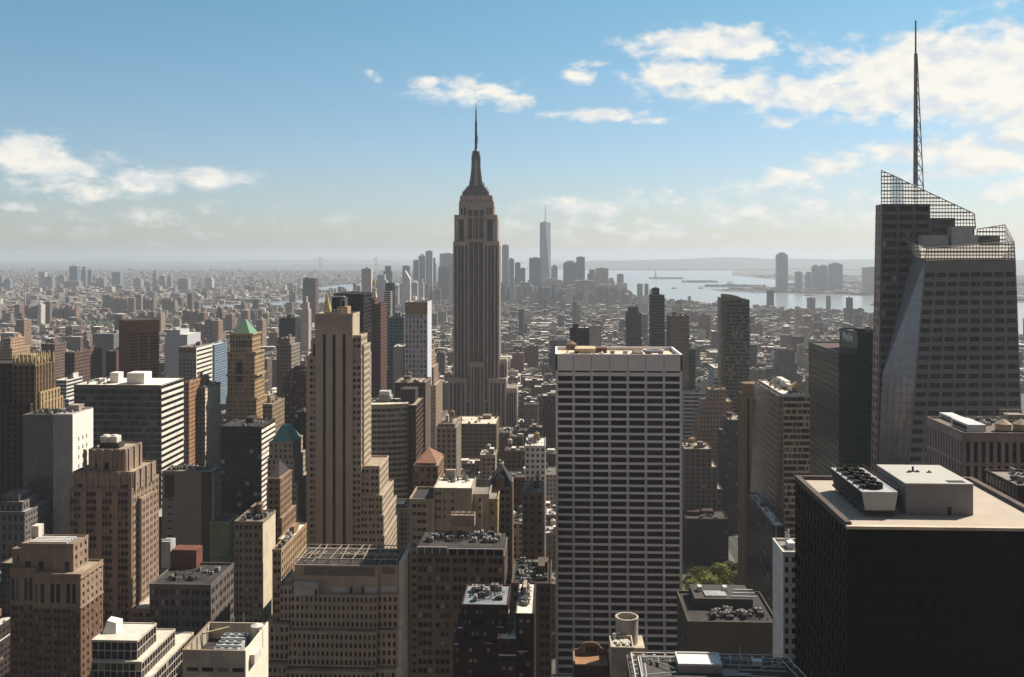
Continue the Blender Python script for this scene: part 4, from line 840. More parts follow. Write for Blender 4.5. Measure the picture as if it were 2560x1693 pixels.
    z = lambda py: Z(py, 450, Y); sp = dict(bay=5.5, fl=5, op=[(.15, .45), (.55, .85)], ro=(.2, .75), t=.4)
    x0, x1 = X(376, Y), X(526, Y); tier(b, x0, x1, Y, Y + 34, 0, z(1467), M('grey_stone', (.14, .12, .11)), GD, sp, sp, sp, PNB, RDARK, 1.4)
    q = b.p('roof_house', M('roof_brick', (.16, .065, .04))); q.box(X(429, Y + 28), X(491, Y + 28), Y + 28, Y + 37, z(1467), z(1418)); q = b.p('cooling_tower', M('cooling_panel2')); q.box(X(405, Y + 30), X(428, Y + 30), Y + 29, Y + 36, z(1467), z(1398))
    for i in range(3): q = b.p('fan', M('fan_steel'), 'pf%d' % i, 'cooling_tower'); q.cyl(X(409 + i * 8, Y + 32), Y + 32, z(1398), z(1396), 1.2, n=12)
    clutter(b, x0 + 2, x1 - 2, Y + 6, Y + 26, z(1467) + .25, 31, 0, 6)
    reg(376, 555, 1400, Y, 1560, b.short, x0, x1, Y + 37); b.done()
near_left()
def near_mid():
    # massive stepped stone block
    Y = 450; b = Bld('stepped_block', 'massive beige setback block with rows of small windows and rooftop fans at the bottom', 'building', X(860, Y), Y, short='the massive stepped beige block')
    W = M('setback_stone', (.43, .335, .25)); z = lambda py: Z(py, 860, Y); sp = dict(bay=2.18, fl=3.68, op=[(.24, .76)], ro=(.22, .80), t=.45); sd = dict(bay=3, fl=3.68, op=[(.3, .7)], ro=(.25, .8), t=.3)
    def T(a, c, py, dy, D, n=sp, pb=0, par=.5, roof=RROOF): tier(b, X(a, Y + dy), X(c, Y + dy), Y + dy, Y + dy + D, z(pb) if pb else 0, z(py), W, GD, n, None, sd, PND, roof, par)
    T(738, 944, 1421, 4, 26, None, 1492, .3, RDARK); T(946, 995, 1421, 5, 25, None, 1492, .3, RDARK)
    T(729, 943, 1492, 1.5, 40, sp, 1574); T(945, 993, 1492, 3, 36, sp, 1574); T(701, 729, 1478, 4, 40, sp, 1560)
    T(722, 940, 1578, -2, 40, sp, 1662); T(942, 991, 1577, 0, 38, sp, 1662); T(664, 722, 1568, 1, 40, sp, 1655)
    T(716, 937, 1668, -6, 40, sp); T(939, 988, 1666, -4, 38, sp); T(660, 716, 1662, -3, 40, sp)
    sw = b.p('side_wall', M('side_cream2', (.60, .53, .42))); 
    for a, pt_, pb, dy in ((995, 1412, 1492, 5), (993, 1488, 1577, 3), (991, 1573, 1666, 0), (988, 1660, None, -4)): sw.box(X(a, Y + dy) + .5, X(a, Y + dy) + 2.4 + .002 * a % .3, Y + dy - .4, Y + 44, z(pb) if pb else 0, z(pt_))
    lv = b.p('louvre', M('louvre_brown', (.20, .15, .11))); lv.box(X(760, Y + 4), X(938, Y + 4), Y + 3.5, Y + 3.63, z(1446), z(1424)); lv.box(X(956, Y + 5), X(988, Y + 5), Y + 4.5, Y + 4.62, z(1442), z(1424))
    lo = b.p('roof_house', M('setback_pale', (.50, .42, .36))); lo.box(X(736, Y + 1), X(797, Y + 1), Y - .2, Y + 3.4, z(1492) + .3, z(1460))
    pn = b.p('panel', M('pale_panel', (.50, .50, .50))); pn.box(X(742, Y), X(786, Y), Y - .3, Y - .21, z(1488), z(1474)); pn.box(X(831, Y + 4), X(870, Y + 4), Y + 3.55, Y + 3.64, z(1488), z(1474)); pn.box(X(905, Y + 4), X(940, Y + 4), Y + 3.55, Y + 3.64, z(1488), z(1474)); pn.box(X(956, Y + 5), X(990, Y + 5), Y + 4.5, Y + 4.63, z(1486), z(1473))
    dd = b.p('door', M('door_dark', (.03, .03, .035)))
    for px in (790, 874, 903): dd.box(X(px - 3, Y - .3), X(px + 3, Y - .3), Y + 3.5, Y + 3.66, z(1490), z(1474)) if px > 800 else dd.box(X(px - 3, Y), X(px + 3, Y), Y - .32, Y - .2, z(1490), z(1476))
    sk = b.p('skylight', M('skylight_grey')); 
    for i in range(5): sk.box(X(708 + i * 5, Y + 12), X(710.5 + i * 5, Y + 12), Y + 8, Y + 24, z(1478) + .3, z(1478) + 1.2)
    zt = z(1421) + .3; xa, xb = X(742, Y + 6), X(992, Y + 6)
    fr = b.p('roof_frame', M('frame_cream', (.42, .36, .28)), kind='stuff')
    for i in range(10): xx = xa + (xb - xa) * i / 9; fr.tube((xx, Y + 6, zt), (xx, Y + 6, zt + 2.2), .18, 4); fr.tube((xx, Y + 28, zt), (xx, Y + 28, zt + 2.2), .18, 4); fr.tube((xx, Y + 6, zt + 2.2), (xx + (1 if i % 2 else -1), Y + 28, zt + 2.2), .16, 4)
    for yy in (6, 13, 21, 28): fr.tube((xa, Y + yy, zt + 2.2), (xb, Y + yy, zt + 2.2), .24, 4)
    for i in range(3): fr.tube((xa + i * 3.5, Y + 7, zt + .5), (xa + 4 + i * 3.5, Y + 20, zt + 1.6), .16, 4)
    for i in range(7):
        f = b.p('fan', M('fan_tan', (.34, .29, .22)), 'f%d' % i); xx = xa + 20 + i * 3.9; f.ring(xx, Y + 16, zt + .8, zt + 2.0, 1.45, 1.75, 18); f.box(xx - 1.5, xx + 1.5, Y + 15.8, Y + 16.2, zt + 1.2, zt + 1.5); f.cyl(xx, Y + 16, zt, zt + .8, 1.5, n=12)
    tank(b, xa + 5, Y + 14, zt - 1, 1.8, 1.6, 1, 'bt')
    reg(660, 1004, 1400, Y, 1693, b.short, X(660, Y), X(1003, Y), Y + 46); b.done()
    # loft with framed penthouse
    L2 = M('loft_stone', (.17, .125, .095))
    sp = dict(bay=7.3, fl=3.7, op=[(.10, .32), (.38, .60), (.66, .88)], ro=(.25, .78), t=.4)
    Y = 400; b = Bld('loft_block', 'dark tan loft block with framed glass penthouse strip and messy plant roof', 'building', X(1150, Y), Y, short='the dark loft with glass penthouse strip')
    z = lambda py: Z(py, 1150, Y); x0, x1 = X(1043, Y), X(1259, Y)
    tier(b, x0, x1, Y, Y + 26, 0, z(1390), L2, GD, sp, sp, sp, PNB, RDARK, .4)
    q = b.p('penthouse_glass', GLASS('teal_glass', (.03, .055, .05), .1, .5)); q.box(x0 + .2, X(1119, Y), Y + .2, Y + 5, z(1390) + .25, z(1371)); q = b.p('penthouse_glass', GBK, 'pg2'); q.box(X(1120, Y), x1 - .3, Y + .2, Y + 4, z(1390) + .25, z(1374))
    fr = b.p('penthouse_frame', M('frame_pale', (.50, .47, .45)))
    for a, c, py in ((1043, 1118, 1370), (1121, 1258, 1373)):
        fr.box(X(a, Y), X(c, Y), Y - .3, Y + .1, z(py), z(py) + .35); n = 4 if a < 1100 else 6
        for i in range(n + 1): xx = X(a + (c - a) * i / n, Y); fr.box(xx - .15, xx + .15, Y - .29, Y + .1, z(1390), z(py))
    zt = z(1374); rf = b.p('penthouse_roof', RDARK); rf.box(x0 + .2, x1 - .2, Y + .3, Y + 22, z(1371), z(1371) + .2)
    q = b.p('cooling_tower', M('rusty_panel', (.30, .23, .16))); y = Y + 17; q.box(X(1126, y), X(1186, y), y, y + 6, z(1345), z(1316)); 
    for i in range(5): q.box(X(1126 + i * 14, y), X(1128 + i * 14, y), y + .1, y + .5, z(1371), z(1345))
    for i in range(4): f = b.p('fan', M('fan_tan'), 'lf%d' % i, 'cooling_tower'); f.ring(X(1134 + i * 15, y), y + 3, z(1316), z(1312), 1.1, 1.35, 14)
    clutter(b, x0 + 1, x1 - 1, Y + 6, Y + 21, z(1371) + .2, 77, 0, 22)
    reg(1043, 1260, 1312, Y, 1693, b.short, x0, x1, Y + 26); b.done()
    # beige L-shaped block
    Y = 470; b = Bld('beige_block', 'beige blank-walled block with three stepped roofs and few windows', 'building', X(1130, Y), Y, short='the beige stepped loft')
    z = lambda py: Z(py, 1130, Y); W = M('beige_wall', (.375, .30, .215)); sp = dict(bay=9, fl=3.75, op=[(.12, .28), (.32, .48), (.52, .68)], ro=(.25, .7), t=.35)
    tier(b, X(1025, Y), X(1084, Y), Y, Y + 24, 0, z(1255), W, GD, sp, None, sp, PNB, RDARK, 1.4)
    tier(b, X(1085, Y), X(1178, Y), Y + 1, Y + 26, 0, z(1226), W, GD, dict(fl=3.75, ro=(.3, .75), t=.35, iv=[(.05, .11), (.14, .19), (.26, .31), (.46, .53)]), None, None, PNB, M('roof_white'), 1)
    tier(b, X(1179, Y), X(1220, Y), Y + 4, Y + 24, 0, z(1245), W, GD, dict(bay=10, fl=3.75, op=[(.4, .55)], ro=(.3, .7), t=.35), None, None, PNB, RGREY, 1.2)
    tier(b, X(1221, Y), X(1241, Y), Y + 5, Y + 22, 0, z(1258), M('ochre_wall', (.36, .26, .13)), GD, dict(bay=5, fl=3.75, op=[(.3, .6)], ro=(.3, .7), t=.35), None, None, PNB, RGREY, 1.2)
    q = b.p('corner_edge', M('edge_pale', (.62, .55, .44)))
    for px, py in ((1082.5, 1262), (1203, 1250)): xx = X(px, Y); q.box(xx, xx + .5, Y - .6, Y - .36, 0, z(py))
    clutter(b, X(1090, Y), X(1170, Y), Y + 14, Y + 25, z(1226) + .3, 15, 1, 5)
    reg(1025, 1243, 1212, Y, 1345, b.short, X(1025, Y), X(1241, Y), Y + 27); b.done()
    # dark brick stepped block
    Y = 335; W = M('maroon_brick', (.05, .024, .02)); b = Bld('maroon_block', 'dark maroon brick stepped block with pale edged ledges and blue-grey roof', 'building', X(1215, Y), Y, short='the dark maroon block')
    z = lambda py: Z(py, 1215, Y); sp = dict(bay=4.4, fl=3.6, op=[(.2, .42), (.56, .78)], ro=(.3, .66), t=.3); pn = PANE('window_pane_lit', f=(.35, .55))  # pane mix with more pale blinds
    tier(b, X(1157, Y), X(1268, Y), Y, Y + 20, 0, z(1516), W, GD, sp, sp, sp, pn, M('roof_blue', (.20, .22, .24)), .7)
    tier(b, X(1145, Y - 3), X(1262, Y - 3), Y - 3, Y + 16, 0, z(1562), W, GD, sp, None, sp, pn, RDARK, .5); tier(b, X(1136, Y - 6), X(1262, Y - 6), Y - 6, Y + 12, 0, z(1594), W, GD, sp, None, sp, pn, RDARK, .5)
    tier(b, X(1247, Y - 9), X(1290, Y - 9), Y - 9, Y + 14, 0, z(1576), W, GD, sp, sp, None, pn, M('roof_white'), .8)
    tier(b, X(1291, Y - 5), X(1333, Y - 5), Y - 5, Y + 26, 0, z(1524), W, GD, sp, sp, None, pn, M('roof_white'), .8)
    ed = b.p('ledge_edge', M('edge_white', (.66, .60, .54)))
    for a, c, py, dy in ((1145, 1157, 1562, -3), (1136, 1146, 1594, -6), (1247, 1290, 1610, -9), (1247, 1288, 1676, -9), (1291, 1318, 1612, -5)): ed.box(X(a, Y + dy), X(c, Y + dy), Y + dy - .75, Y + dy - .45, z(py), z(py) + .4)
    zt = z(1524) + .3; clutter(b, X(1291, Y), X(1330, Y), Y + 2, Y + 24, zt, 21, 1, 9); clutter(b, X(1160, Y), X(1262, Y), Y + 2, Y + 18, z(1516) + .3, 22, 0, 6); clutter(b, X(1252, Y), X(1288, Y), Y - 6, Y + 12, z(1576) + .3, 23, 1, 6)
    reg(1136, 1335, 1495, Y, 1693, b.short, X(1136, Y), X(1333, Y), Y + 26); b.done()
    # tank drum, brown terrace and cluttered roof
    Y = 285; b = Bld('drum_block', 'tan building carrying a round open-topped concrete water tank drum', 'building', X(1560, Y), Y, short='the building with the round drum')
    z = lambda py: Z(py, 1560, Y); W = M('drum_wall', (.42, .35, .27)); x0, x1 = X(1528, Y), X(1584, Y); zb = z(1625)
    b.p('wall', W).box(x0, x1, Y, Y + 9, 0, zb); pa = b.p('parapet', W)
    for q in ((x0 - .1, x1 + .1, Y - .1, Y + .35), (x0 - .1, x1 + .1, Y + 8.7, Y + 9.1)): pa.box(*q, zb, zb + .8)
    for q in ((x0 - .1, x0 + .3, Y + .35, Y + 8.7), (x1 - .3, x1 + .1, Y + .35, Y + 8.7)): pa.box(*q, zb, zb + .79)
    cx, cy_ = X(1567.5, Y + 13), Y + 13.5; b.p('wall', W).box(cx - 5, cx + 5, Y + 9.2, Y + 19, 0, zb - 3)
    d = b.p('drum', M('drum_concrete', (.42, .38, .33), scale=2)); zr = Z(1544, 1567, cy_); d.ring(cx, cy_, zb - 3, zr, 3.0, 3.35, 40); d.ring(cx, cy_, zr, zr + .4, 2.95, 3.5, 40)
    t = b.p('water_tank', M('tank_cone', (.52, .40, .25))); t.cyl(cx, cy_, zb - 3, zr - 1.9, 1.6, n=18); t.cyl(cx, cy_, zr - 1.9, zr - .5, 1.8, 0, 18)
    pi = b.p('duct', M('galvanised'), kind='stuff')
    for i in range(7): pi.box(x0 + .6 + i * .8, x0 + 1.1 + i * .8, Y + 1 + (i * 3) % 5, Y + 3 + (i * 3) % 5, zb, zb + .4 + (i % 3) * .3)
    pi.cyl(x0 + 1.2, Y + 7.6, zb, zb + 1.8, .4, n=8); pi.tube((x0 + 1.5, Y + 8.4, zb + 1.4), (x0 + 3.2, Y + 8.6, zb + 1.7), .2, 6)
    reg(1528, 1600, 1523, Y, 1693, b.short, x0, x1, Y + 20); b.done()
    Y = 292; b = Bld('terrace_block', 'low dark block with a russet roof terrace and curved gable', 'building', X(1480, Y), Y, short='the russet terrace block')
    z = lambda py: Z(py, 1480, Y); x0, x1 = X(1434, Y), X(1527, Y); zb = Z(1665, 1480, Y); D = 8
    b.p('wall', DKB).box(x0, x1 - .3, Y, Y + D, 0, zb); b.p('roof', M('russet_roof', (.30, .155, .075), var=.3)).box(x0 + .5, x1 - .8, Y + .5, Y + D - .5, zb + .002, zb + .2)
    pa = b.p('parapet', M('terrace_wall', (.24, .15, .10))); pa.box(x0 - .1, x0 + .45, Y, Y + D, zb, zb + 1.3); pa.box(x0 + .45, x1 - .8, Y - .1, Y + .4, zb, zb + .5)
    yg = Y + D; xm = (x0 + x1) / 2; h = zb + 2.4; prof = []
    for i in range(21):
        u = i / 20; hh = 1.6 + (1.9 if abs(u - .5) < .22 else 1.9 * max(0, 1 - (abs(u - .5) - .22) / .22) ** 2) + (.35 * math.cos((u - .5) / .22 * math.pi / 2) if abs(u - .5) < .22 else 0); prof.append((x0 + (x1 - .5 - x0) * u, hh))
    pa.add([(x, yg, zb) for x, _ in prof] + [(x, yg, zb + q) for x, q in prof] + [(x, yg + .5, zb) for x, _ in prof] + [(x, yg + .5, zb + q) for x, q in prof],
           [(i, i + 1, 22 + i, 21 + i) for i in range(20)] + [(21 + i, 22 + i, 64 + i, 63 + i) for i in range(20)] + [(43 + i, 42 + i, 63 + i, 64 + i) for i in range(20)])
    g = b.p('gable_window', GD)
    for k in (-1, 0, 1): g.box(xm - .45 + k * 1.15, xm + .45 + k * 1.15, yg - .06, yg - .01, zb + .8, zb + 2.6)
    reg(1432, 1528, 1600, Y, 1693, b.short, x0, x1, Y + D + 1); b.done()
    Y = 245; b = Bld('rail_roof_block', 'grey block with white roof rails, trusses and a pale plant box at the bottom edge', 'building', X(1760, Y), Y, short='the roof with cleaning rails')
    z = lambda py, px=1760: Z(py, px, Y); yr = Y + 6; zr = Z(1632, 1760, yr) - 1.2
    x0 = X(1570, yr); x1 = X(1968, yr); D = 24; Y0 = yr - D
    sp = dict(bay=3, fl=3.7, op=[(.2, .8)], ro=(.25, .85), t=.3)
    tier(b, x0, x1, Y0, yr, 0, zr - .3, M('rail_block_wall', (.14, .12, .11)), GD, sp, sp, sp, PND, M('roof_mottled', (.075, .065, .06), var=.7, streak=0, scale=6), .5)
    ra = b.p('cleaning_rail', M('rail_white', (.66, .63, .60), rough=.5))
    for off_, h in ((.6, 1.3), (2.2, 1.0)):
        ra.box(x0 + off_, x1 - off_, yr - off_ - .18, yr - off_, zr + h - .14, zr + h); ra.box(x0 + off_, x0 + off_ + .2, Y0, yr - off_, zr + h - .14, zr + h)
        ra.tube((x1 - off_, yr - off_, zr + h), (x1 - off_ + 3.4, Y0, zr + h), .13, 5)
    for i in range(15): xx = x0 + 1 + i * 2.7; ra.box(xx - .07, xx + .07, yr - .8, yr - .65, zr, zr + 1.2); ra.box(xx - .2, xx + .35, yr - 1.5, yr - 1.1, zr + .6, zr + 1.0)
    for i in range(9): ra.box(x0 + .6, x0 + 1.5, Y0 + 1 + i * 2.6, Y0 + 1.25 + i * 2.6, zr + .7, zr + .95)
    tr = b.p('roof_truss', M('truss_pale', (.48, .46, .44), rough=.5)); 
    for (a, ya, c, yc_) in ((1601, 2, 1690, 9), (1601, 2.4, 1608, 14), (1608, 13, 1690, 11), (1680, 2.5, 1695, 6), (1606, 2, 1700, 3), (1612, 6, 1617, 16), (1812, 3, 1960, 4), (1815, 6, 1965, 7), (1900, 8, 1985, 3), (1850, 9, 1965, 9.4), (1840, 12, 1950, 13)):
        tr.tube((X(a, yr - ya), yr - ya, zr + .8), (X(c, yr - yc_), yr - yc_, zr + .8), .16, 5)
    for i in range(26): xx = X(1600 + i * 15, yr - 4); tr.box(xx, xx + .12, yr - 3.2 - (i * 5) % 4, yr - 3, zr + .1, zr + .4 + (i % 4) * .2)
    yb = yr - 9.5; q = b.p('plant_box', M('plant_box_grey', (.33, .29, .28))); xa, xb = X(1697, yb), X(1806, yb); zt = Z(1665, 1750, yb); q.box(xa, xb, yb, yb + 7.2, zr, zt)
    q = b.p('box_parapet', M('box_rim', (.62, .60, .58)), parent='plant_box'); q.box(xa - .1, xb + .1, yb - .1, yb + .25, zt, zt + .5); q.box(xa - .1, xb + .1, yb + 6.95, yb + 7.3, zt, zt + .5); q.box(xa - .1, xa + .25, yb + .25, yb + 6.95, zt, zt + .49); q.box(xb - .25, xb + .1, yb + .25, yb + 6.95, zt, zt + .49)
    q = b.p('box_roof', M('box_roof_white', (.74, .72, .70), var=.08), parent='plant_box'); q.box(xa + .25, xb - .25, yb + .25, yb + 6.95, zt, zt + .1)
    q = b.p('plant_box', M('plant_box_grey'), 'pb2'); q.box(X(1808, yb - 1), X(1850, yb - 1), yb - 1, yb + 3, zr, Z(1690, 1820, yb))
    an = b.p('roof_antenna', M('rail_white'), kind='stuff')
    for px, ya, h in ((1850, 1.5, 3.4), (1843, 1.5, 2), (1848, 9, 2.5), (1931, 4, 1.6), (1902, 4, 1.2)): an.cyl(X(px, yr - ya), yr - ya, zr, zr + h, .09, n=5)
    an.box(X(1880, yr - 4), X(1904, yr - 4), yr - 5, yr - 3.4, zr + .3, zr + 1.3)
    for i in range(12): an.tube((X(1846 + i * 2, yr - 10), yr - 10, zr + .4), (X(1852 + i * 2.4, yr - 12), yr - 12, zr + 1.0), .07, 4)
    reg(1570, 1990, 1625, Y, 1693, b.short, x0, x1 + 3, yr); b.done()
near_mid()
def right_side():
    # slim white tower peeping past the black one
    Y = 300; b = Bld('white_tower', 'slim white tower with square windows and a roof deck beside the near black tower', 'building', X(1985, Y), Y, short='the slim white tower')
    z = lambda py: Z(py, 1970, Y); W = M('white_brick', (.66, .63, .60), var=.12); x0 = X(1960, Y); x1 = X(2060, Y); D = YR(Y, 1963, 1938) - Y
    sp = dict(bay=2.0, fl=3.05, op=[(.25, .75)], ro=(.25, .8), t=.3)
    tier(b, x0, x1, Y, Y + D, 0, z(1387), W, GD, sp, None, dict(bay=7, fl=5.6, op=[(.2, .27), (.6, .68)], ro=(.3, .7), t=.3), PNG, RGREY, 1.0)
    q = b.p('bulkhead', W); q.box(x0 + 2.5, x0 + 4.5, Y + 5, Y + 9, z(1387), z(1370)); v = b.p('vent_pipe', STEEL); v.cyl(x0 + 2.6, Y + 9, z(1387), z(1350), .25, n=8); v.cyl(x0 + 3.4, Y + 9, z(1387), z(1345), .3, n=8); v.cyl(x0 + .4, Y + D - 1, z(1387), z(1335), .06, n=5)
    reg(1937, 1995, 1350, Y, 1693, b.short, x0, x1, Y + D); b.done()
    # stone ribbed block with plant on its roof
    Y = 420; b = Bld('ribbed_block', 'pinkish stone ribbed block with air handlers and conical tanks on its roof', 'building', X(2440, Y), Y, short='the ribbed stone block')
    z = lambda py: Z(py, 2411, Y); W = M('rib_stone', (.30, .225, .205)); x0 = X(2411, Y); x1 = X(2640, Y); D = YR(Y, 2411, 2322) - Y
    sp = dict(bay=3.2, fl=10, op=[(.24, .76)], t=.7, top=2.4, ro=(.08, .95)); tier(b, x0, x1, Y, Y + D, 0, z(1087), W, GBK, sp, sp, dict(sp, bay=3.2), None, M('roof_brown', (.15, .11, .09)), 1.0)
    y = Y + 8; zt = z(1087) + .25
    for i, (a, c, dy, py) in enumerate(((2388, 2420, 26, 1047), (2420, 2465, 3, 1062))):
        q = b.p('air_handler', M('handler_white', (.55, .56, .58), rough=.5), 'ah%d' % i); q.box(X(a, Y + dy), X(c, Y + dy), Y + dy, Y + dy + 18, zt + .4, Z(py, a, Y + dy)); l = b.p('louvre', M('louvre_dark', (.03, .025, .025)), 'al%d' % i, 'ah%d' % i); l.box(X(a, Y + dy) - .05, X(a, Y + dy), Y + dy + 1, Y + dy + 16, zt + .9, Z(py, a, Y + dy) - .8)
    for i, px in enumerate((2508, 2553)): tank(b, X(px, Y + 8), Y + 8, zt, 3.2, 2.6, .6, 'rt%d' % i, M('tank_grey', (.36, .28, .20)))
    clutter(b, X(2440, Y + 26), X(2600, Y + 26), Y + 20, Y + D - 3, zt, 41, 2, 14)
    fr = b.p('roof_frame', STEEL, kind='stuff')
    for i in range(9): xx = X(2500 + i * 9, Y + 30); fr.box(xx, xx + .2, Y + 30, Y + 30.2, zt, zt + 6); fr.box(xx, xx + 2, Y + 30.2, Y + 30.4, zt + 5.6, zt + 5.9)
    reg(2322, 2560, 1040, Y, 1200, b.short, x0, x1, Y + D); b.done()
    Y = 330; b = simple('low_dark_block', 'low dark block with a railed roof between the black tower and the ribbed block', [(2545, 2640, 1221, 0, 24)], Y, DKB, GD, SP_GRID, SP_GRID, PND, RGREY, 1260, short='the low dark block', clut=(0, 3, 0)); b.done()
    # green glass pair of boxes with a sign
    Y = 640; b = Bld('green_glass_tower', 'dark green glass office tower in two stepped boxes with a white sign on top', 'building', X(2150, Y), Y, short='the dark green glass tower')
    z = lambda py, px=2098: Z(py, px, Y); g = dict(bay=3, fl=3.95, op=[(.03, .97)], ro=(.34, .96), t=.12); gw = M('green_spandrel', (.008, .048, .030), rough=.4, spec=.15)
    x0 = X(2098, Y); D = YR(Y, 2098, 2024) - Y; x1 = X(2230, Y)
    ge = dict(bay=3, fl=3.95, op=[(.03, .97)], ro=(.12, .96), t=.08); GE = GLASS('green_mirror', (.006, .014, .011), .15, .03, 0)
    tier(b, x0, x1, Y, Y + D, 0, z(884), gw, GE, g, None, ge, PANE('green_pane', (.012, .012, .011), (.01, .03, .02), (.015, .05, .03), (.6, .85)), M('roof_maroon', (.09, .05, .05)), .8)
    xu = X(2144, Y + 2); Du = YR(Y, 2144, 2085) - Y
    tier(b, xu, x1, Y + 2, Y + 2 + Du * .72, z(884), z(836), gw, GGR, dict(g, ro=(.1, .9)), None, dict(bay=4, fl=8, op=[(.03, .97)], t=.1), None, RDARK, 1.2)
    q = b.p('bulkhead', M('roof_maroon')); q.box(xu + 4, x1 - 3, Y + 12, Y + 24, z(836), z(825)); clutter(b, xu + 6, x1, Y + 6, Y + 24, z(836) + .3, 4, 1, 10)
    tc = bpy.data.curves.new('sign', 'FONT'); tc.body = 'MetLife'; tc.size = 7.0; tc.extrude = .12; tc.align_x = 'CENTER'
    to = bpy.data.objects.new('sign_tmp', tc); C.objects.link(to); dg = bpy.context.evaluated_depsgraph_get(); me = bpy.data.meshes.new_from_object(to.evaluated_get(dg)); me.name = 'sign'; bpy.data.objects.remove(to)
    me.materials.clear(); me.materials.append(M('sign_white', (.85, .86, .88), var=.02))
    so_ = link('sign', me, b.root, (xu - .5 - b.loc[0], 2 + Du * .36, z(857))); so_.rotation_euler = (R(90), 0, R(-90)); so_['label'] = 'white lettered sign on the top of the green tower'
    reg(2024, 2190, 820, Y, 1160, b.short, x0, x1, Y + D); b.done()
    # curved glass corner with banded front
    Y = 560; b = Bld('banded_glass_office', 'cream banded office with a bronze glass flank and timber tank on its roof', 'building', X(1990, Y), Y, short='the cream banded office')
    z = lambda py, px=1975: Z(py, px, Y); x0 = X(1960, Y); x1 = X(2023, Y); D = YR(Y, 1968, 1905) - Y
    W = M('cream_band', (.44, .36, .26)); g = dict(bay=9, fl=3.5, op=[(.01, .99)], ro=(.32, .95), t=.35, split=8)
    BG = GLASS('bronze_glass', (.085, .065, .055), .1, .6, .1)
    tier(b, x0, x1, Y, Y + D, 0, z(992), W, GD, g, None, None, PNB, RWHITE, 1.0)
    fl_ = b.p('flank_glazing', BG); xe = X(1958, Y); q = [Vector((X(1935, Y), Y, 0)), Vector((x0 - .4, Y - .2, z(992)))]
    zt = z(992); e = [Vector((x0 - 9, Y + 1, 0)), Vector((x0 - .4, Y - .1, 0)), Vector((x0 - .4, Y - .1, zt)), Vector((x0 - 2.5, Y + 1, zt)), Vector((x0 - 9, Y + D, 0)), Vector((x0 - 2.5, Y + D, zt))]
    fl_.add(e, [(0, 1, 2, 3), (4, 0, 3, 5), (3, 2, 5)])
    fr = b.p('flank_rail', M('flank_rail', (.26, .22, .19), rough=.5))
    for i in range(1, 46):
        v = i / 46; a = e[4].lerp(e[5], v); c = e[0].lerp(e[3], v); d = e[1].lerp(e[2], v); fr.tube(a + Vector((-.1, 0, 0)), c + Vector((-.1, -.1, 0)), .2, 4); fr.tube(c + Vector((0, -.1, 0)), d + Vector((0, -.1, 0)), .2, 4)
    tank(b, X(1990, Y + 18), Y + 18, zt + .3, 2.6, 3.4, .8, 'wt', M('tank_gold', (.50, .36, .18))); clutter(b, x0, x1 - 1, Y + 3, Y + D - 3, zt + .3, 51, 2, 8, wall=M('roof_house_white', (.6, .56, .5)))
    reg(1905, 2025, 955, Y, 1300, b.short, X(1925, Y), x1, Y + D); b.done()
    # narrow bronze tower with octagon top
    Y = 640; b = Bld('bronze_tower', 'narrow ochre brown ribbed tower with chamfered top beside the cream banded office', 'building', X(1885, Y), Y, short='the narrow ochre tower')
    z = lambda py: Z(py, 1885, Y); W = M('ochre_brick', (.14, .092, .05)); x0, x1 = X(1866, Y), X(1905, Y)
    r_ = dict(fl=3.5, t=.7, ro=None, iv=[(.08, .2), (.42, .56), (.78, .92)]); tier(b, x0, x1, Y, Y + 26, 0, z(995), W, GBK, r_, None, r_, None, RGREY, 1)
    q = b.p('crown', M('ochre_crown', (.16, .11, .065))); xm = (x0 + x1) / 2; q.cyl(xm + 1, Y + 12, z(995), z(966), 7, 7, 8); q.cyl(xm + 1, Y + 12, z(966), z(963), 7.4, 7.4, 8)
    reg(1863, 1905, 963, Y, 1340, b.short, x0, x1, Y + 26); b.done()
    # low dark plant roof below the park
    Y = 380; b = Bld('plant_roof_block', 'low dark block with a louvred plant roof in front of the little park', 'building', X(1840, Y), Y, short='the low plant roof block')
    z = lambda py: Z(py, 1840, Y); x0, x1 = X(1722, Y), X(1943, Y); W = M('mud_wall', (.10, .082, .06))
    tier(b, x0, x1, Y, Y + 34, 0, z(1562), W, GD, dict(bay=12, fl=9, op=[(.06, .46), (.5, .92)], ro=(.1, .34), t=.3, top=9), None, dict(bay=9, fl=5, op=[(.1, .4)], ro=(.2, .6), t=.3), PND, RDARK, 1.2)
    zt = z(1562) + .25; q = b.p('roof_house', M('plant_dark2', (.06, .055, .05))); q.box(X(1735, Y + 18), X(1880, Y + 18), Y + 16, Y + 33, zt, zt + 4)
    l = b.p('louvre', STEEL, kind='stuff')
    for i in range(13): xx = X(1762 + i * 4.2, Y + 20); l.box(xx, xx + .35, Y + 18, Y + 24, zt + 4, zt + 4.6)
    for i in range(3): l.box(X(1825 + i * 8, Y + 20), X(1890, Y + 20), Y + 18 + i * 4, Y + 18.4 + i * 4, zt + 4, zt + 4.5)
    for px in (1745, 1808): l.box(X(px, Y + 24), X(px + 10, Y + 24), Y + 24, Y + 27, zt + 4, zt + 6)
    clutter(b, X(1770, Y), X(1935, Y), Y + 3, Y + 15, zt, 61, 0, 14)
    reg(1720, 1945, 1465, Y, 1640, b.short, x0, x1, Y + 34); b.done()
right_side()
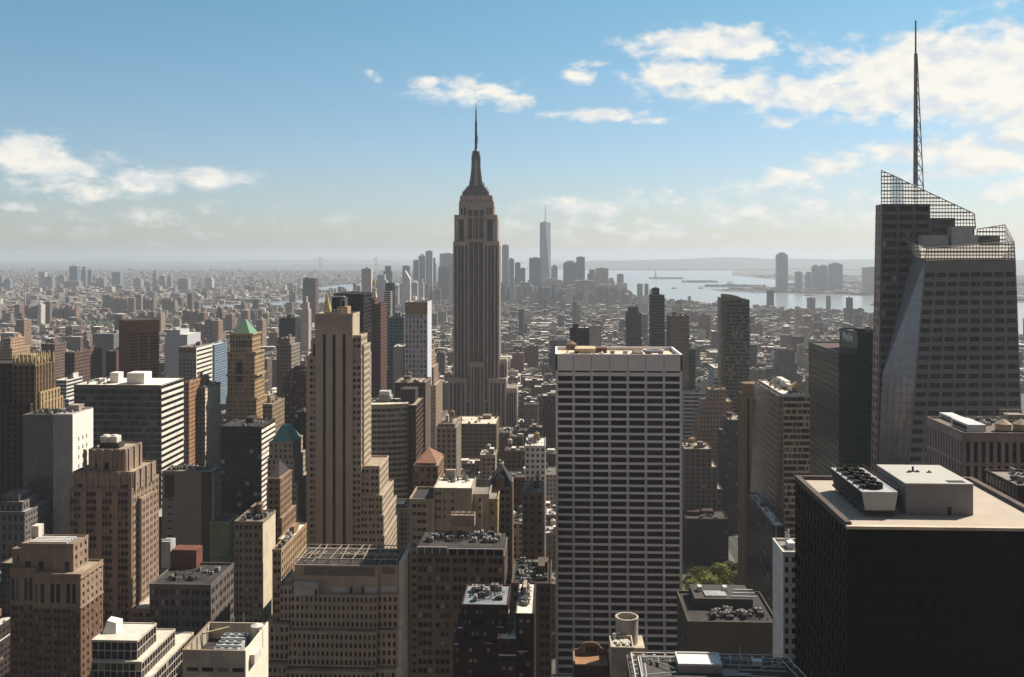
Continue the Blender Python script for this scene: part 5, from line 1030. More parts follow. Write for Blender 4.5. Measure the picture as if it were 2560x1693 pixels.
def middle():
    S_ = simple
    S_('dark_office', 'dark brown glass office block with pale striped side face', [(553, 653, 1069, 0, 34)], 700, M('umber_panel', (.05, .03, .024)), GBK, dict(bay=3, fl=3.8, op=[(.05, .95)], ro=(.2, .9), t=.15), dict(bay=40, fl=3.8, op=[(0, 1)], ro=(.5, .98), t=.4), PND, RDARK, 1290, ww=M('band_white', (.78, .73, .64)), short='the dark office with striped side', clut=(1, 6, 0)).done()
    # stone tower with green pyramid
    def pyramid_tower(name, label, short, Y, wall, roofcol, px0, px1, eave, apex, flat, tiers, vb, n, s, D):
        b = Bld(name, label, 'building', X((px0 + px1) / 2, Y), Y, None, short); z = lambda py: Z(py, (px0 + px1) / 2, Y)
        prev = 0
        for i, (a, c, py, dy, d_) in enumerate(reversed(tiers)):
            tier(b, X(a, Y + dy), X(c, Y + dy), Y + dy, Y + dy + d_, prev, z(py), wall, GD, n, s, s, PN, RROOF, .6); prev = z(py)
        x0, x1 = X(px0, Y + 2), X(px1, Y + 2); y0 = Y + 2; y1 = y0 + D; zb, za = z(eave), z(apex); q = b.p('pyramid_roof', roofcol); f = flat
        xm, ym = (x0 + x1) / 2, (y0 + y1) / 2; hx, hy = (x1 - x0) * f / 2, (y1 - y0) * f / 2
        q.hexa([(x0, y0, zb), (x1, y0, zb), (x1, y1, zb), (x0, y1, zb), (xm - hx, ym - hy, za), (xm + hx, ym - hy, za), (xm + hx, ym + hy, za), (xm - hx, ym + hy, za)])
        reg(tiers[-1][0], PX(X(tiers[-1][1], Y), Y + tiers[-1][4]), apex, Y, vb, short, X(tiers[-1][0], Y), X(tiers[-1][1], Y), Y + tiers[-1][4])
        return b, z
    GRN = M('green_copper', (.15, .285, .19), var=.12, streak=.4)
    LS = M('lime_ochre', (.40, .29, .165)); sp = dict(bay=5.4, fl=3.8, op=[(.14, .42), (.56, .84)], ro=(.25, .75), t=.5)
    b, z = pyramid_tower('green_roof_tower', 'tall ochre stone tower with a green copper pyramid roof', 'the green pyramid tower', 900, LS, GRN, 580, 625, 836, 801, .12, [(576, 630, 838, 2, 26), (570, 636, 884, 1, 30), (567, 640, 1000, 0, 34)], 1060, sp, sp, 24)
    Y = 900
    q = b.p('arched_window', GBK)
    for px in (598,): q.box(X(px - 8, Y), X(px + 8, Y), Y - .3 + .0, Y + .6, z(955), z(905)); q.cyl(X(px, Y), Y + .1, z(905), z(905) + .1, 2.6, n=12)
    for py, a, c, dy in ((838, 575, 631, 2), (884, 568, 638, 1), (940, 566, 641, 0), (998, 566, 641, 0)): co = b.p('cornice', LS, 'co%d' % py); co.box(X(a, Y + dy), X(c, Y + dy), Y + dy - 1.1, Y + dy - .5, z(py), z(py) + 1.6); co.box(X(c, Y + dy) , X(c, Y + dy) + .9, Y + dy - 1.1, Y + dy + 26, z(py), z(py) + 1.59)
    for i in range(6): px = 583 + i * 8.2; b.p('small_window', GBK, 'sw%d' % i).box(X(px - 2, Y), X(px + 2, Y), Y + 1.2, Y + 1.66, z(866), z(852))
    do = b.p('dormer', GRN, 'do')
    for k in range(3): xx = X(594 + k * 7, Y + 4); do.box(xx - .5, xx + .5, Y + 5, Y + 9, z(832), z(826))
    b.done()
    TEAL = M('teal_copper', (.14, .30, .27), var=.1, streak=.4)
    b, z = pyramid_tower('teal_roof_tower', 'grey stepped tower with a flat-topped teal copper roof', 'the teal roofed tower', 640, M('pale_stone', (.42, .36, .30)), TEAL, 677, 728, 1108, 1071, .32, [(674, 730, 1109, 2, 26), (670, 733, 1150, 1, 30), (668, 741, 1210, 0, 36), (668, 747, 1300, -1, 40)], 1330, SP_PUNCH, SP_PUNCH, 24); b.done()
    b, z = pyramid_tower('dark_roof_tower', 'brown brick tower with a dark pyramid roof and lit tan side', 'the dark pyramid tower', 560, M('brick_tan', (.25, .16, .10)), M('slate', (.05, .042, .042)), 672, 698, 1196, 1163, .1, [(670, 700, 1198, 0, 24), (668, 704, 1296, -1, 30), (664, 706, 1350, -2, 30)], 1400, sp, SP_PUNCH, 22); b.done()
    b, z = pyramid_tower('red_roof_house', 'ochre block with a steep terracotta pyramid roof behind the beige lofts', 'the terracotta pyramid block', 570, M('brick_ochre', (.24, .16, .095)), M('terracotta', (.25, .125, .08), var=.2), 1038, 1093, 1160, 1133, .05, [(1035, 1094, 1166, 0, 30), (1034, 1095, 1215, -1, 32)], 1215, dict(bay=3.4, fl=4.2, op=[(.2, .7)], ro=(.25, .75), t=.4), SP_PUNCH, 28); b.done()
    b, z = pyramid_tower('slate_roof_house', 'tan stone block with a steep dark slate roof and gabled dormer', 'the slate roofed block', 540, M('chateau_stone', (.28, .20, .13)), M('slate'), 1222, 1276, 1220, 1172, .12, [(1219, 1277, 1221, 0, 26)], 1330, sp, SP_PUNCH, 24)
    q = b.p('dormer', M('chateau_stone')); xx = X(1250, 540); q.box(xx - 2.2, xx + 2.2, 540.5, 545, z(1222), z(1200)); q.prism([(xx - 2.4, 540.3), (xx + 2.4, 540.3), (xx + 2.4, 545), (xx - 2.4, 545)], z(1200), z(1200) + .2); q.add([(xx - 2.2, 540.4, z(1200)), (xx + 2.2, 540.4, z(1200)), (xx, 540.4, z(1188)), (xx - 2.2, 545, z(1200)), (xx + 2.2, 545, z(1200)), (xx, 545, z(1188))], [(0, 1, 2), (1, 4, 5, 2), (3, 0, 2, 5)]); b.done()
    S_('sunlit_slab', 'narrow block with a long blank sunlit tan side and ornate dark front', [(588, 656, 1308, 0, 21)], 470, M('slab_tan', (.22, .17, .125)), GD, sp, None, PN, RGREY, 1560, ww=M('slab_side', (.62, .53, .40)),  short='the blank tan sunlit slab', clut=(2, 12, 1)).done()  # front darkened and side paled: shade and sun put into the wall colours
    S_('round_end_block', 'small tan block with a rounded parapet beside the tan sunlit slab', [(683, 702, 1378, 0, 22)], 455, TAN, GD, SP_PAIR, SP_PUNCH, PN, RDARK, 1500, short='the small rounded tan block', clut=(0, 3, 0)).done()
    S_('corner_loft', 'tan brick loft with pale flat roof left of the beige three-stripe tower', [(697, 728, 1352, 0, 30)], 500, M('loft_tan', (.30, .20, .12)), GD, SP_PAIR, SP_PUNCH, PNB, RWHITE, 1450, short='the pale-roofed tan loft', clut=(1, 4, 0)).done()
    # gothic crowned tower at the left edge
    Y = 650; b = Bld('gothic_tower', 'dark brown gothic tower with a row of stone pinnacles at the left edge', 'building', X(70, Y), Y, short='the pinnacled tower')
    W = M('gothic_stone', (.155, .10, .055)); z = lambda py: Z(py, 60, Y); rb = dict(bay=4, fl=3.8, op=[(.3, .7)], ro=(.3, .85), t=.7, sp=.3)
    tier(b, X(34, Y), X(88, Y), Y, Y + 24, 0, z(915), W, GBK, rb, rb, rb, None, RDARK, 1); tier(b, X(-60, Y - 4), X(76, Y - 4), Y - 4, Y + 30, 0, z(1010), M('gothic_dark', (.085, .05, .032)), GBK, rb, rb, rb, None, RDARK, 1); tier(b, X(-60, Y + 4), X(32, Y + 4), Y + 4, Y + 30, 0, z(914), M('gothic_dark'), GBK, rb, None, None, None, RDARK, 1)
    tier(b, X(89, Y + 4), X(100, Y + 4), Y + 4, Y + 30, 0, z(985), M('gothic_lit', (.40, .29, .16)), GBK, rb, rb, None, None, RDARK, 1); tier(b, X(100.5, Y + 8), X(108, Y + 8), Y + 8, Y + 34, 0, z(1010), M('gothic_lit'), GBK, rb, rb, None, None, RDARK, 1)  # paler copy of the stone: sunlight put into the colour of these tiers
    pn = b.p('pinnacle', M('pinnacle_stone', (.44, .33, .19)))
    for i in range(6):
        for yy in (0, 8, 16, 24):
            xx = X(36 + i * 10.4, Y); pn.cyl(xx, Y + yy, z(915), z(895), 1.2, .9, 6); pn.cyl(xx, Y + yy, z(895), z(880 + (i % 2) * 5), .9, 0, 6)
    cr = b.p('crown', M('pinnacle_stone'), 'cr'); cr.box(X(40, Y + 4), X(84, Y + 4), Y + 4, Y + 20, z(915), z(898)); cr.box(X(48, Y + 7), X(76, Y + 7), Y + 7, Y + 17, z(898), z(890))
    reg(-60, 110, 880, Y - 4, 1230, b.short, X(-60, Y), X(108, Y), Y + 34); b.done()
    S_('domed_roof_block', 'grey classical block with a stepped mansard roof and tall columns at the left edge', [(8, 48, 1240, 8, 14), (2, 56, 1258, 4, 20), (-40, 62, 1283, 0, 30)], 590, M('grey_classic', (.16, .145, .14)), GD, dict(bay=4, fl=6, op=[(.3, .7)], ro=(.2, .8), t=.6), SP_PUNCH, PND, M('mansard', (.38, .38, .40)), 1370, short='the grey classical block', clut=(0, 2, 0)).done()
    S_('white_stepped_block', 'small white stepped office block behind the slim glass tower', [(141, 166, 953, 0, 30), (128, 172, 1000, -2, 36)], 900, M('white_office', (.66, .64, .62)), GD, SP_RIBBON, SP_RIBBON, None, RWHITE, 1010, short='the small white stepped block', clut=(1, 2, 0)).done()
    # curved banded block
    Y = 745; b = Bld('curved_block', 'curved office block with cream bands and dark windows behind the three-stripe tower', 'building', X(970, Y), Y, short='the curved banded block')
    z = lambda py: Z(py, 970, Y); W = M('band_tan', (.40, .33, .235)); zt = z(1014); n = 9; x0, x1 = X(905, Y), X(1014, Y)
    pts = [(x0 + (x1 - x0) * i / n, Y + 9 * math.sin(math.pi * (.5 - .5 * i / n)) ** 2 * 0 + 8 * (i / n) ** 2) for i in range(n + 1)]
    gz = b.p('glazing', GD); gz.prism(pts + [(x1, Y + 34), (x0, Y + 34)], 0, zt)
    for (a, c) in zip(pts, pts[1:]): facade(b, (*a, 0), (*c, 0), (*c, zt), (*a, zt), dict(bay=3, fl=4.15, op=[(.04, .96)], ro=(.36, .94), t=.3, split=2, top=2.5), W, PNG)
    b.p('wall', W).box(x0 - .3, x0, Y, Y + 34, 0, zt); b.p('dark_flank', M('flank_dark', (.06, .035, .03))).box(x1 + .3, X(1016, Y) + 1.2, Y + 6, Y + 50, 0, z(1016))
    tier(b, x1 + 1.6, x1 + 6.5, Y + 8, Y + 50, 0, z(1019), M('flank_brown', (.10, .06, .045)), GBK, SP_GRID, dict(bay=3, fl=4.1, op=[(.1, .9)], ro=(.3, .9), t=.2), None, None, RROOF, .8)
    b.p('roof', M('roof_cream2', (.62, .54, .42))).prism(pts + [(x1, Y + 34), (x0, Y + 34)], zt + .002, zt + .6)
    q = b.p('bulkhead', M('bulkhead_umber', (.05, .035, .032))); q.box(X(1002, Y + 18), X(1038, Y + 18), Y + 18, Y + 34, zt + .6, z(982)); q.box(X(1002, Y + 18) - .3, X(1038, Y + 18) + .3, Y + 17.7, Y + 34.3, z(982), z(981))
    q = b.p('cooling_tower', M('galvanised')); q.box(X(948, Y + 14), X(974, Y + 14), Y + 14, Y + 22, zt + .6, z(985)); 
    for i in range(5): q.box(X(944, Y + 14), X(978, Y + 14), Y + 13, Y + 23, zt + 1.2 + i * 1.0, zt + 1.35 + i * 1.0)
    clutter(b, x0 + 2, x1 - 4, Y + 9, Y + 30, zt + .6, 71, 0, 8)
    reg(905, 1045, 981, Y, 1180, b.short, x0, x1 + 8, Y + 50); b.done()
    # white gridded condo
    b = S_('white_grid_tower', 'slim pale blue-white gridded tower with a tan crown left of the needle tower', [(1014, 1068, 757, 0, 34)], 1000, M('pale_panel2', (.60, .60, .66), var=.08), GD, dict(bay=3.75, fl=4.95, op=[(.08, .62)], ro=(.18, .86), t=.3, top=12), dict(bay=8, fl=4.9, op=[(.3, .4)], ro=(.3, .6), t=.2), PANE('sky_pane', (.10, .12, .17), (.30, .33, .40), (.45, .47, .52), (.3, .7)), RWHITE, 953, short='the pale gridded tower', clut=(2, 4, 0))
    Y = 1000; q = b.p('crown', M('crown_tan', (.34, .25, .15))); q.box(X(1013, Y), X(1069, Y), Y - .9, Y - .45, Z(783, 1040, Y), Z(756, 1040, Y)); q.box(X(1013, Y), X(1069, Y), Y - .91, Y - .4, Z(786, 1040, Y), Z(783.5, 1040, Y))
    b.done()
    S_('ribbed_front_block', 'dark ribbed block standing below the pale gridded tower', [(987, 1063, 959, 0, 38)], 850, M('rib_brown', (.13, .10, .08)), GBK, SP_RIB, dict(bay=4, fl=3.7, op=[(.3, .6)], ro=(.3, .8), t=.3), None, RROOF, 1110, short='the dark ribbed block', clut=(1, 6, 1)).done()
    S_('stepped_tan_block', 'slender tan stepped block with sunlit side right of the pale gridded tower', [(1064, 1071, 850, 20, 18), (1063, 1078, 880, 12, 28), (1062, 1084, 920, 6, 40), (1060, 1089, 965, 0, 52)], 1030, M('step_tan', (.34, .24, .16)), GD, SP_PUNCH, SP_PUNCH, None, RROOF, 1080, short='the slender tan stepped block', clut=(0, 1, 0)).done()
    S_('teal_glass_tower', 'teal glass tower stub with a white blank wall beside the pale gridded tower', [(971, 1009, 795, 0, 36)], 1090, M('teal_rail', (.16, .20, .19)), GLASS('teal_tower_glass', (.05, .085, .085), .1, .6, .1), SP_GRID, SP_GRID, None, RDARK, 960, short='the teal glass stub', clut=(2, 4, 0)).done()
    S_('white_blank_block', 'blank pale block against the teal glass stub', [(984, 1008, 869, 0, 30)], 1020, M('blank_pale', (.55, .47, .45), var=.08), GD, None, SP_PUNCH, None, RWHITE, 955, short='the blank pale block', clut=(0, 1, 0)).done()
    S_('red_twin_slab', 'tall dark red brick slab, left one of a touching pair', [(918, 936, 750, 0, 40)], 1150, M('red_dark', (.15, .07, .055)), GBK, SP_RIB, SP_PUNCH, None, RDARK, 1000, short='the dark red twin slabs', clut=(0, 1, 0)).done()
    S_('red_twin_tower', 'dark red brick tower with a lit rim, right one of a touching pair', [(936.5, 951, 762, 0, 40)], 1120, M('red_dark2', (.12, .055, .045)), GBK, SP_RIB, SP_PUNCH, None, RDARK, 1000, short='the dark red twin tower', clut=(0, 1, 0)).done()
    S_('black_slab', 'broad black slab tower behind the beige three-stripe tower', [(835, 908, 737, 0, 40)], 900, M('soot_panel', (.028, .020, .020)), GBK, SP_GRID, SP_GRID, PND, RDARK, 860, short='the broad black slab', clut=(0, 1, 0)).done()
    # gold pyramid and clock tower spire
    GOLD = M('gilded', (.72, .47, .12), rough=.35, var=.1, metal=.6)
    Y = 1500; b = Bld('gold_pyramid_tower', 'tower top with a pointed gilded pyramid roof', 'building', X(813, Y), Y, short='the gilded pyramid'); z = lambda py: Z(py, 813, Y)
    tier(b, X(800, Y), X(825, Y), Y, Y + 22, 0, z(783), LIME, GD, SP_PUNCH, SP_PUNCH, SP_PUNCH, None, RROOF, 1); q = b.p('pyramid_roof', GOLD); xm = X(813.5, Y); q.cyl(xm, Y + 11, z(783), z(742), 9.2, 1.6, 8); q.cyl(xm, Y + 11, z(742), z(737), 1.9, 1.5, 8); q.cyl(xm, Y + 11, z(737), z(727), 1.4, 0, 8)
    reg(800, 828, 727, Y, 790, b.short); b.done()
    Y = 2000; b = Bld('clock_tower', 'slender pale campanile with a gilded cupola on its spire', 'building', X(933, Y), Y, short='the gilded campanile'); z = lambda py: Z(py, 933, Y)
    W = M('campanile', (.55, .47, .42)); tier(b, X(923, Y), X(944, Y), Y, Y + 18, 0, z(765), W, GD, SP_PUNCH, SP_PUNCH, None, None, RROOF, 1)
    q = b.p('spire', W); xm = X(933.5, Y); q.hexa([(X(924, Y), Y, z(764)), (X(943, Y), Y, z(764)), (X(943, Y), Y + 16, z(764)), (X(924, Y), Y + 16, z(764)), (xm - 3.4, Y + 5, z(726)), (xm + 3.4, Y + 5, z(726)), (xm + 3.4, Y + 11, z(726)), (xm - 3.4, Y + 11, z(726))]); q.box(xm - 4.5, xm + 4.5, Y + 4, Y + 12, z(726), z(722))
    for i in range(8): t_ = i * math.pi / 4; q.cyl(xm + 3.2 * math.cos(t_), Y + 8 + 3.2 * math.sin(t_), z(722), z(712), .5, n=5)
    q = b.p('cupola', GOLD); q.cyl(xm, Y + 8, z(713), z(705), 3.8, 3.6, 10); q.cyl(xm, Y + 8, z(705), z(698), 3.6, 1.2, 10); q.cyl(xm, Y + 8, z(698), z(690), .8, 0, 6)
    reg(922, 946, 690, Y, 770, b.short); b.done()
    S_('thin_black_tower', 'thin black glass tower with a wider head beyond the gilded campanile', [(964, 983, 709, 0, 22)], 2100, M('thin_black', (.035, .035, .04)), GBK, SP_GRID, SP_GRID, None, RDARK, 760, short='the thin black tower', clut=(0, 0, 0)).done()
    S_('pale_thin_tower', 'thin pale banded tower in front of the thin black one', [(961, 976, 730, 0, 22)], 1900, M('thin_pale', (.34, .32, .32)), GD, SP_RIBBON, SP_RIBBON, None, RGREY, 790, short='the thin pale banded tower', clut=(0, 0, 0)).done()
    # red ribbed tower set at an angle
    Y = 1100; b = Bld('red_ribbed_tower', 'rust red tower with deep vertical ribs standing at an angle to the streets', 'building', X(352, Y), Y, short='the rust red ribbed tower'); z = lambda py: Z(py, 352, Y)
    W = M('rust_brick', (.27, .10, .04), var=.15); t = R(35); s_ = 34; e1 = Vector((math.sin(t), -math.cos(t), 0)); A_ = Vector((X(300, Y + 14), Y + 14, 0)); e1 = Vector((math.cos(R(-50)), math.sin(R(-50)), 0)); e2 = Vector((math.cos(R(36)), math.sin(R(36)), 0))
    B_ = A_ + e1 * 30; C_ = B_ + e2 * 34; D_ = A_ + e2 * 34; zt = Vector((0, 0, z(800)))
    gz = b.p('glazing', GBK); gz.prism([tuple(v.xy) for v in (A_, B_, C_, D_)], 0, z(802))
    for p_, q_, nb in ((A_, B_, 4), (B_, C_, 3), (D_, A_, 4)): facade(b, p_, q_, q_ + zt, p_ + zt, dict(bay=(q_ - p_).length / nb, fl=3.6, op=[(.12, .46), (.54, .88)] if nb == 4 else [(.08, .84)], t=1.3, ro=(.3, .9), sp=.25, top=0.1), W, None)
    pa = b.p('crown', W, 'cr')
    for p_, q_, nb in ((A_, B_, 4), (B_, C_, 3)):
        n_ = (q_ - p_).cross(Vector((0, 0, 1))).normalized()
        for i in range(nb):
            a = p_.lerp(q_, i / nb); c = p_.lerp(q_, (i + 1) / nb); zl_, zh = z(832), z(800)
            pa.add([a + n_ * 1.35 + Vector((0, 0, zh)), c + n_ * 1.35 + Vector((0, 0, zh)), c + n_ * .1 + Vector((0, 0, zl_)), a + n_ * .1 + Vector((0, 0, zl_))], [(0, 3, 2, 1)])
    b.p('roof', RDARK).prism([tuple(v.xy) for v in (A_, B_, C_, D_)], z(801), z(800))
    reg(300, 405, 800, Y - 14, 935, b.short, A_.x - 3, C_.x + 3, Y + 40); b.done()
    # the rest of the middle distance one can name
    SM = dict(clut=(1, 2, 0))
    S_('orange_block', 'sunlit orange tan apartment block near the left edge', [(8, 26, 848, 0, 30), (2, 30, 872, -2, 40)], 1150, M('orange_tan', (.42, .28, .19)), GD, SP_PUNCH, SP_PUNCH, None, RROOF, 905, short='the orange tan block', **SM).done()
    S_('brown_slab', 'brown banded slab with a tank house above the pinnacled tower', [(104, 136, 862, 0, 30)], 1220, M('slab_brown', (.16, .11, .09)), GD, SP_RIBBON, SP_PUNCH, None, RROOF, 940, short='the brown banded slab', clut=(1, 2, 1)).done()
    S_('dark_brick_slab', 'dark brick slab with a sunlit tan side, left of a matching pair', [(163, 186, 883, 0, 34)], 1000, M('slab_dark', (.13, .085, .07)), GD, SP_PUNCH, SP_PUNCH, None, RROOF, 940, short='the dark brick slab', **SM).done()
    S_('brick_slab_pair', 'dark brick slab with a sunlit tan side, right of a matching pair', [(198, 212, 880, 0, 40)], 1060, M('slab_dark2', (.16, .10, .08)), GD, SP_PUNCH, SP_PUNCH, None, RROOF, 935, short='the right dark brick slab', **SM).done()
    S_('cream_side_block', 'dark block with a bright cream side left of the rust red tower', [(266, 290, 880, 0, 30)], 1150, M('umber_brick', (.09, .055, .045)), GD, SP_PUNCH, None, None, RROOF, 930, short='the cream sided block', **SM).done()
    S_('louvre_block', 'wide low grey block with vertical fins left of the rust red tower', [(232, 284, 836, 0, 40)], 1700, M('fin_grey', (.26, .26, .26)), GBK, SP_RIB, SP_RIB, None, RGREY, 862, short='the grey finned block', **SM).done()
    S_('big_white_block', 'big blank white block right of the rust red tower', [(417, 450, 826, 0, 40), (412, 468, 838, -3, 60)], 1600, M('blank_white', (.47, .47, .50), var=.06), GD, None, None, None, RWHITE, 862, short='the blank white block', **SM).done()
    b = S_('grid_hotel', 'grey gridded slab with a red band at its top and a bright banded side', [(448, 490, 870, 0, 52)], 1100, M('hotel_grey', (.26, .23, .22)), GD, dict(bay=4, fl=4.2, op=[(.25, .75)], ro=(.25, .75), t=.3, top=12), dict(bay=60, fl=5, op=[(.02, .98)], ro=(.35, .8), t=.4, top=2), None, RGREY, 962, ww=M('band_white', (.78, .73, .64)), short='the grey hotel slab', clut=(1, 3, 1)); Y = 1100; q = b.p('red_band', M('maroon_band', (.20, .065, .05))); q.box(X(447.5, Y), X(490.5, Y), Y - .8, Y - .4, Z(882, 470, Y), Z(871, 470, Y)); b.done()
    S_('blue_glass_block', 'low sky-blue glass block right of the grey hotel slab', [(512, 536, 864, 0, 60)], 1500, M('blue_rail', (.22, .28, .35)), GLASS('sky_glass', (.09, .14, .21), .1, .6), SP_RIBBON, SP_RIBBON, None, RWHITE, 905, short='the sky-blue glass block', **SM).done()
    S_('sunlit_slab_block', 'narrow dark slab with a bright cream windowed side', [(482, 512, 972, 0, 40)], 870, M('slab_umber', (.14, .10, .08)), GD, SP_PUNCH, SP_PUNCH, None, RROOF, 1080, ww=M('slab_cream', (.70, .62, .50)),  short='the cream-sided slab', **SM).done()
    S_('rust_slab', 'thin rust orange brick block beside the dark banded slab', [(462, 472, 958, 0, 50)], 850, M('rust_tan', (.36, .20, .11)), GD, SP_PUNCH, SP_PUNCH, None, RROOF, 1070, short='the thin rust block', **SM).done()
    S_('grey_apartment', 'grey-green apartment slab with penthouse right of the green pyramid tower', [(702, 724, 848, 4, 20), (693, 728, 864, 0, 34)], 1000, M('grey_green', (.25, .22, .19)), GD, SP_RIB, SP_PUNCH, None, RROOF, 950, short='the grey-green apartment slab', **SM).done()
    S_('maroon_slab', 'wide dark maroon brick block left of the beige three-stripe tower', [(718, 766, 930, 3, 30), (706, 769, 950, 0, 36)], 850, M('maroon_wall', (.085, .04, .032)), GD, SP_PUNCH, SP_PUNCH, PANE('window_pane_lit'), RDARK, 1040, short='the wide maroon block', **SM).done()
    S_('black_narrow_block', 'nearly black narrow block between the teal roof and the three-stripe tower', [(738, 769, 1034, 0, 30)], 680, M('near_black', (.018, .010, .009)), GBK, SP_GRID, SP_GRID, PND, RDARK, 1340, short='the nearly black narrow block', **SM).done()
    S_('tan_cornice_block', 'small tan block with white cornice right of the green pyramid tower', [(658, 680, 1013, 0, 36)], 800, M('cornice_tan', (.26, .20, .13)), GD, SP_PAIR, SP_PUNCH, None, RROOF, 1085, short='the small tan cornice block', **SM).done()
    S_('power_tower', 'white stepped clock tower top far behind the green pyramid tower', [(761, 766, 742, 4, 12), (758, 769, 757, 2, 18), (748, 771, 775, 0, 26)], 2300, M('power_stone', (.46, .38, .34)), GD, SP_PUNCH, SP_PUNCH, None, RROOF, 820, short='the white clock tower top', clut=(0, 0, 0)).done()
    S_('dark_glass_slab', 'dark green-grey glass slab with cranes-like fins left of the gilded pyramid', [(698, 738, 797, 0, 30)], 1450, M('dusk_glass', (.07, .075, .075)), GBK, SP_GRID, SP_GRID, None, RDARK, 850, short='the dark grey glass slab', **SM).done()
    S_('far_brown_slab', 'lone brown slab tower far behind above the gilded pyramid', [(757, 789, 697, 0, 40)], 3300, M('far_brown', (.12, .075, .075)), GD, SP_PUNCH, SP_PUNCH, None, RDARK, 735, short='the lone far brown slab', clut=(1, 0, 0)).done()
    # right of the needle tower
    S_('dark_cube', 'dark cubic office block with white roof rim above the white grid slab', [(1427, 1473, 822, 0, 30)], 1000, M('cube_dark', (.06, .055, .06)), GBK, dict(bay=6, fl=30, op=[(.1, .85)], t=.6), dict(bay=6, fl=30, op=[(.1, .85)], t=.6), None, M('roof_pale2'), 868, short='the dark cubic block', **SM).done()
    S_('dark_mid_tower', 'shorter dark grey stepped tower right of the dark cubic block', [(1573, 1596, 770, 4, 24), (1568, 1603, 785, 0, 30)], 1450, M('slate_grey', (.10, .095, .10)), GBK, SP_RIB, SP_GRID, None, RDARK, 868, short='the shorter dark grey tower', clut=(0, 1, 0)).done()
    S_('dark_tall_tower', 'taller dark slab tower with a notched top behind the white grid slab', [(1634, 1648, 723, 6, 20), (1629, 1661, 740, 0, 30)], 1300, M('slate_dark', (.085, .08, .075)), GBK, SP_RIBBON, SP_GRID, None, RDARK, 868, short='the taller notched dark tower', clut=(0, 1, 0)).done()
    S_('mirror_block', 'mirrored glass block with rippled reflections behind the white grid slab', [(1676, 1722, 792, 0, 30)], 1000, M('mirror_rail', (.20, .18, .165)), GLASS('ripple_mirror', (.22, .19, .165), .05, .9, .6, .5), SP_GRID, SP_GRID, None, RGREY, 880, short='the rippled mirror block', **SM).done()
    S_('teal_block', 'blue-green glass apartment block just right of the white grid slab', [(1708, 1738, 875, 0, 30)], 1010, M('teal_rail'), GLASS('teal_tower_glass'), SP_GRID, SP_GRID, None, RDARK, 975, short='the blue-green glass block', **SM).done()
    b = S_('banded_high_rise', 'tall dark banded high-rise with a curved bronze roof screen', [(1815, 1873, 752, 0, 24)], 1000, M('band_dark', (.15, .14, .125)), GBK, SP_RIBBON, dict(SP_RIBBON, bay=6), PNB, RDARK, 1000, short='the banded high-rise', clut=(0, 0, 0)); Y = 1000; q = b.p('roof_screen', M('screen_bronze', (.30, .235, .17))); pr = [(1802, 735), (1815, 735), (1830, 737), (1845, 741), (1858, 747), (1862, 752), (1862, 762), (1802, 762)]
    q.add([P(a, c, Y + 12) for a, c in pr] + [P(a, c, Y + 13) for a, c in pr], [tuple(range(7, -1, -1)), tuple(range(8, 16))] + [(i, (i + 1) % 8, 8 + (i + 1) % 8, 8 + i) for i in range(8)])
    q2 = b.p('bronze_flank', M('screen_bronze')); q2.box(X(1802, Y + 10), X(1814, Y + 10), Y + 10, Y + 30, 0, Z(745, 1808, Y)); b.done()
    S_('white_office_slab', 'white banded office slab with blank grey top below the banded high-rise', [(1786, 1845, 922, 0, 40)], 1040, M('white_slab', (.55, .54, .56), var=.1), GD, dict(SP_RIBBON, top=10), SP_RIBBON, None, RWHITE, 1060, short='the white banded office', **SM).done()
    S_('white_lower_slab', 'lower white banded wing right of the white banded office', [(1846, 1872, 968, 0, 30)], 1030, M('white_slab'), GD, SP_RIBBON, SP_RIBBON, None, RWHITE, 1030, short='the lower white wing', **SM).done()
    S_('vault_roof_block', 'low white block with a row of small barrel vaults on its roof', [(1709, 1770, 985, 0, 36)], 975, M('vault_white', (.60, .60, .62)), GD, SP_RIBBON, SP_RIBBON, None, RWHITE, 1015, short='the white vaulted block', clut=(0, 2, 0)).done()
    S_('tan_setback_tower', 'pinkish tan ziggurat tower stepping up to a blank square top', [(1773, 1815, 976, 10, 18), (1757, 1829, 1006, 5, 26), (1750, 1838, 1040, 2, 34), (1744, 1842, 1085, 0, 40)], 930, M('zig_tan', (.34, .235, .165)), GD, SP_PUNCH, SP_PUNCH, None, RROOF, 1180, short='the tan ziggurat', clut=(0, 1, 0)).done()
    S_('brown_setback_block', 'dark mauve brick block right of the tan ziggurat', [(1822, 1862, 1052, 3, 30), (1812, 1864, 1090, 0, 36)], 880, M('mauve_brick', (.085, .06, .055)), GD, SP_PUNCH, SP_PUNCH, PN, RROOF, 1290, short='the dark mauve block', **SM).done()
    S_('grey_pier_block', 'grey stone block with tall piers and two tanks right of the white grid slab', [(1712, 1778, 1125, 0, 30), (1712, 1792, 1170, -2, 36), (1712, 1804, 1225, -4, 44)], 820, M('pier_grey', (.15, .12, .10)), GD, dict(SP_RIB, bay=4.5), SP_PUNCH, PND, RROOF, 1270, short='the grey piered block', clut=(1, 3, 2)).done()
    S_('park_side_block', 'very dark block with small roof skylights beside the park trees', [(1716, 1820, 1300, 0, 26)], 785, M('park_block', (.045, .028, .024)), GD, SP_PAIR, SP_PAIR, PND, RDARK, 1365, short='the very dark park-side block', clut=(2, 5, 0)).done()
    S_('dark_blue_roof_block', 'dark block with a pale blue-grey roof edge beside the narrow ochre tower', [(1935, 1960, 1318, 0, 70)], 520, M('blue_dark', (.03, .026, .026)), GBK, SP_GRID, SP_GRID, PND, M('roof_blue2', (.30, .34, .40)), 1390, short='the pale-roof-edge dark block', clut=(0, 2, 0)).done()
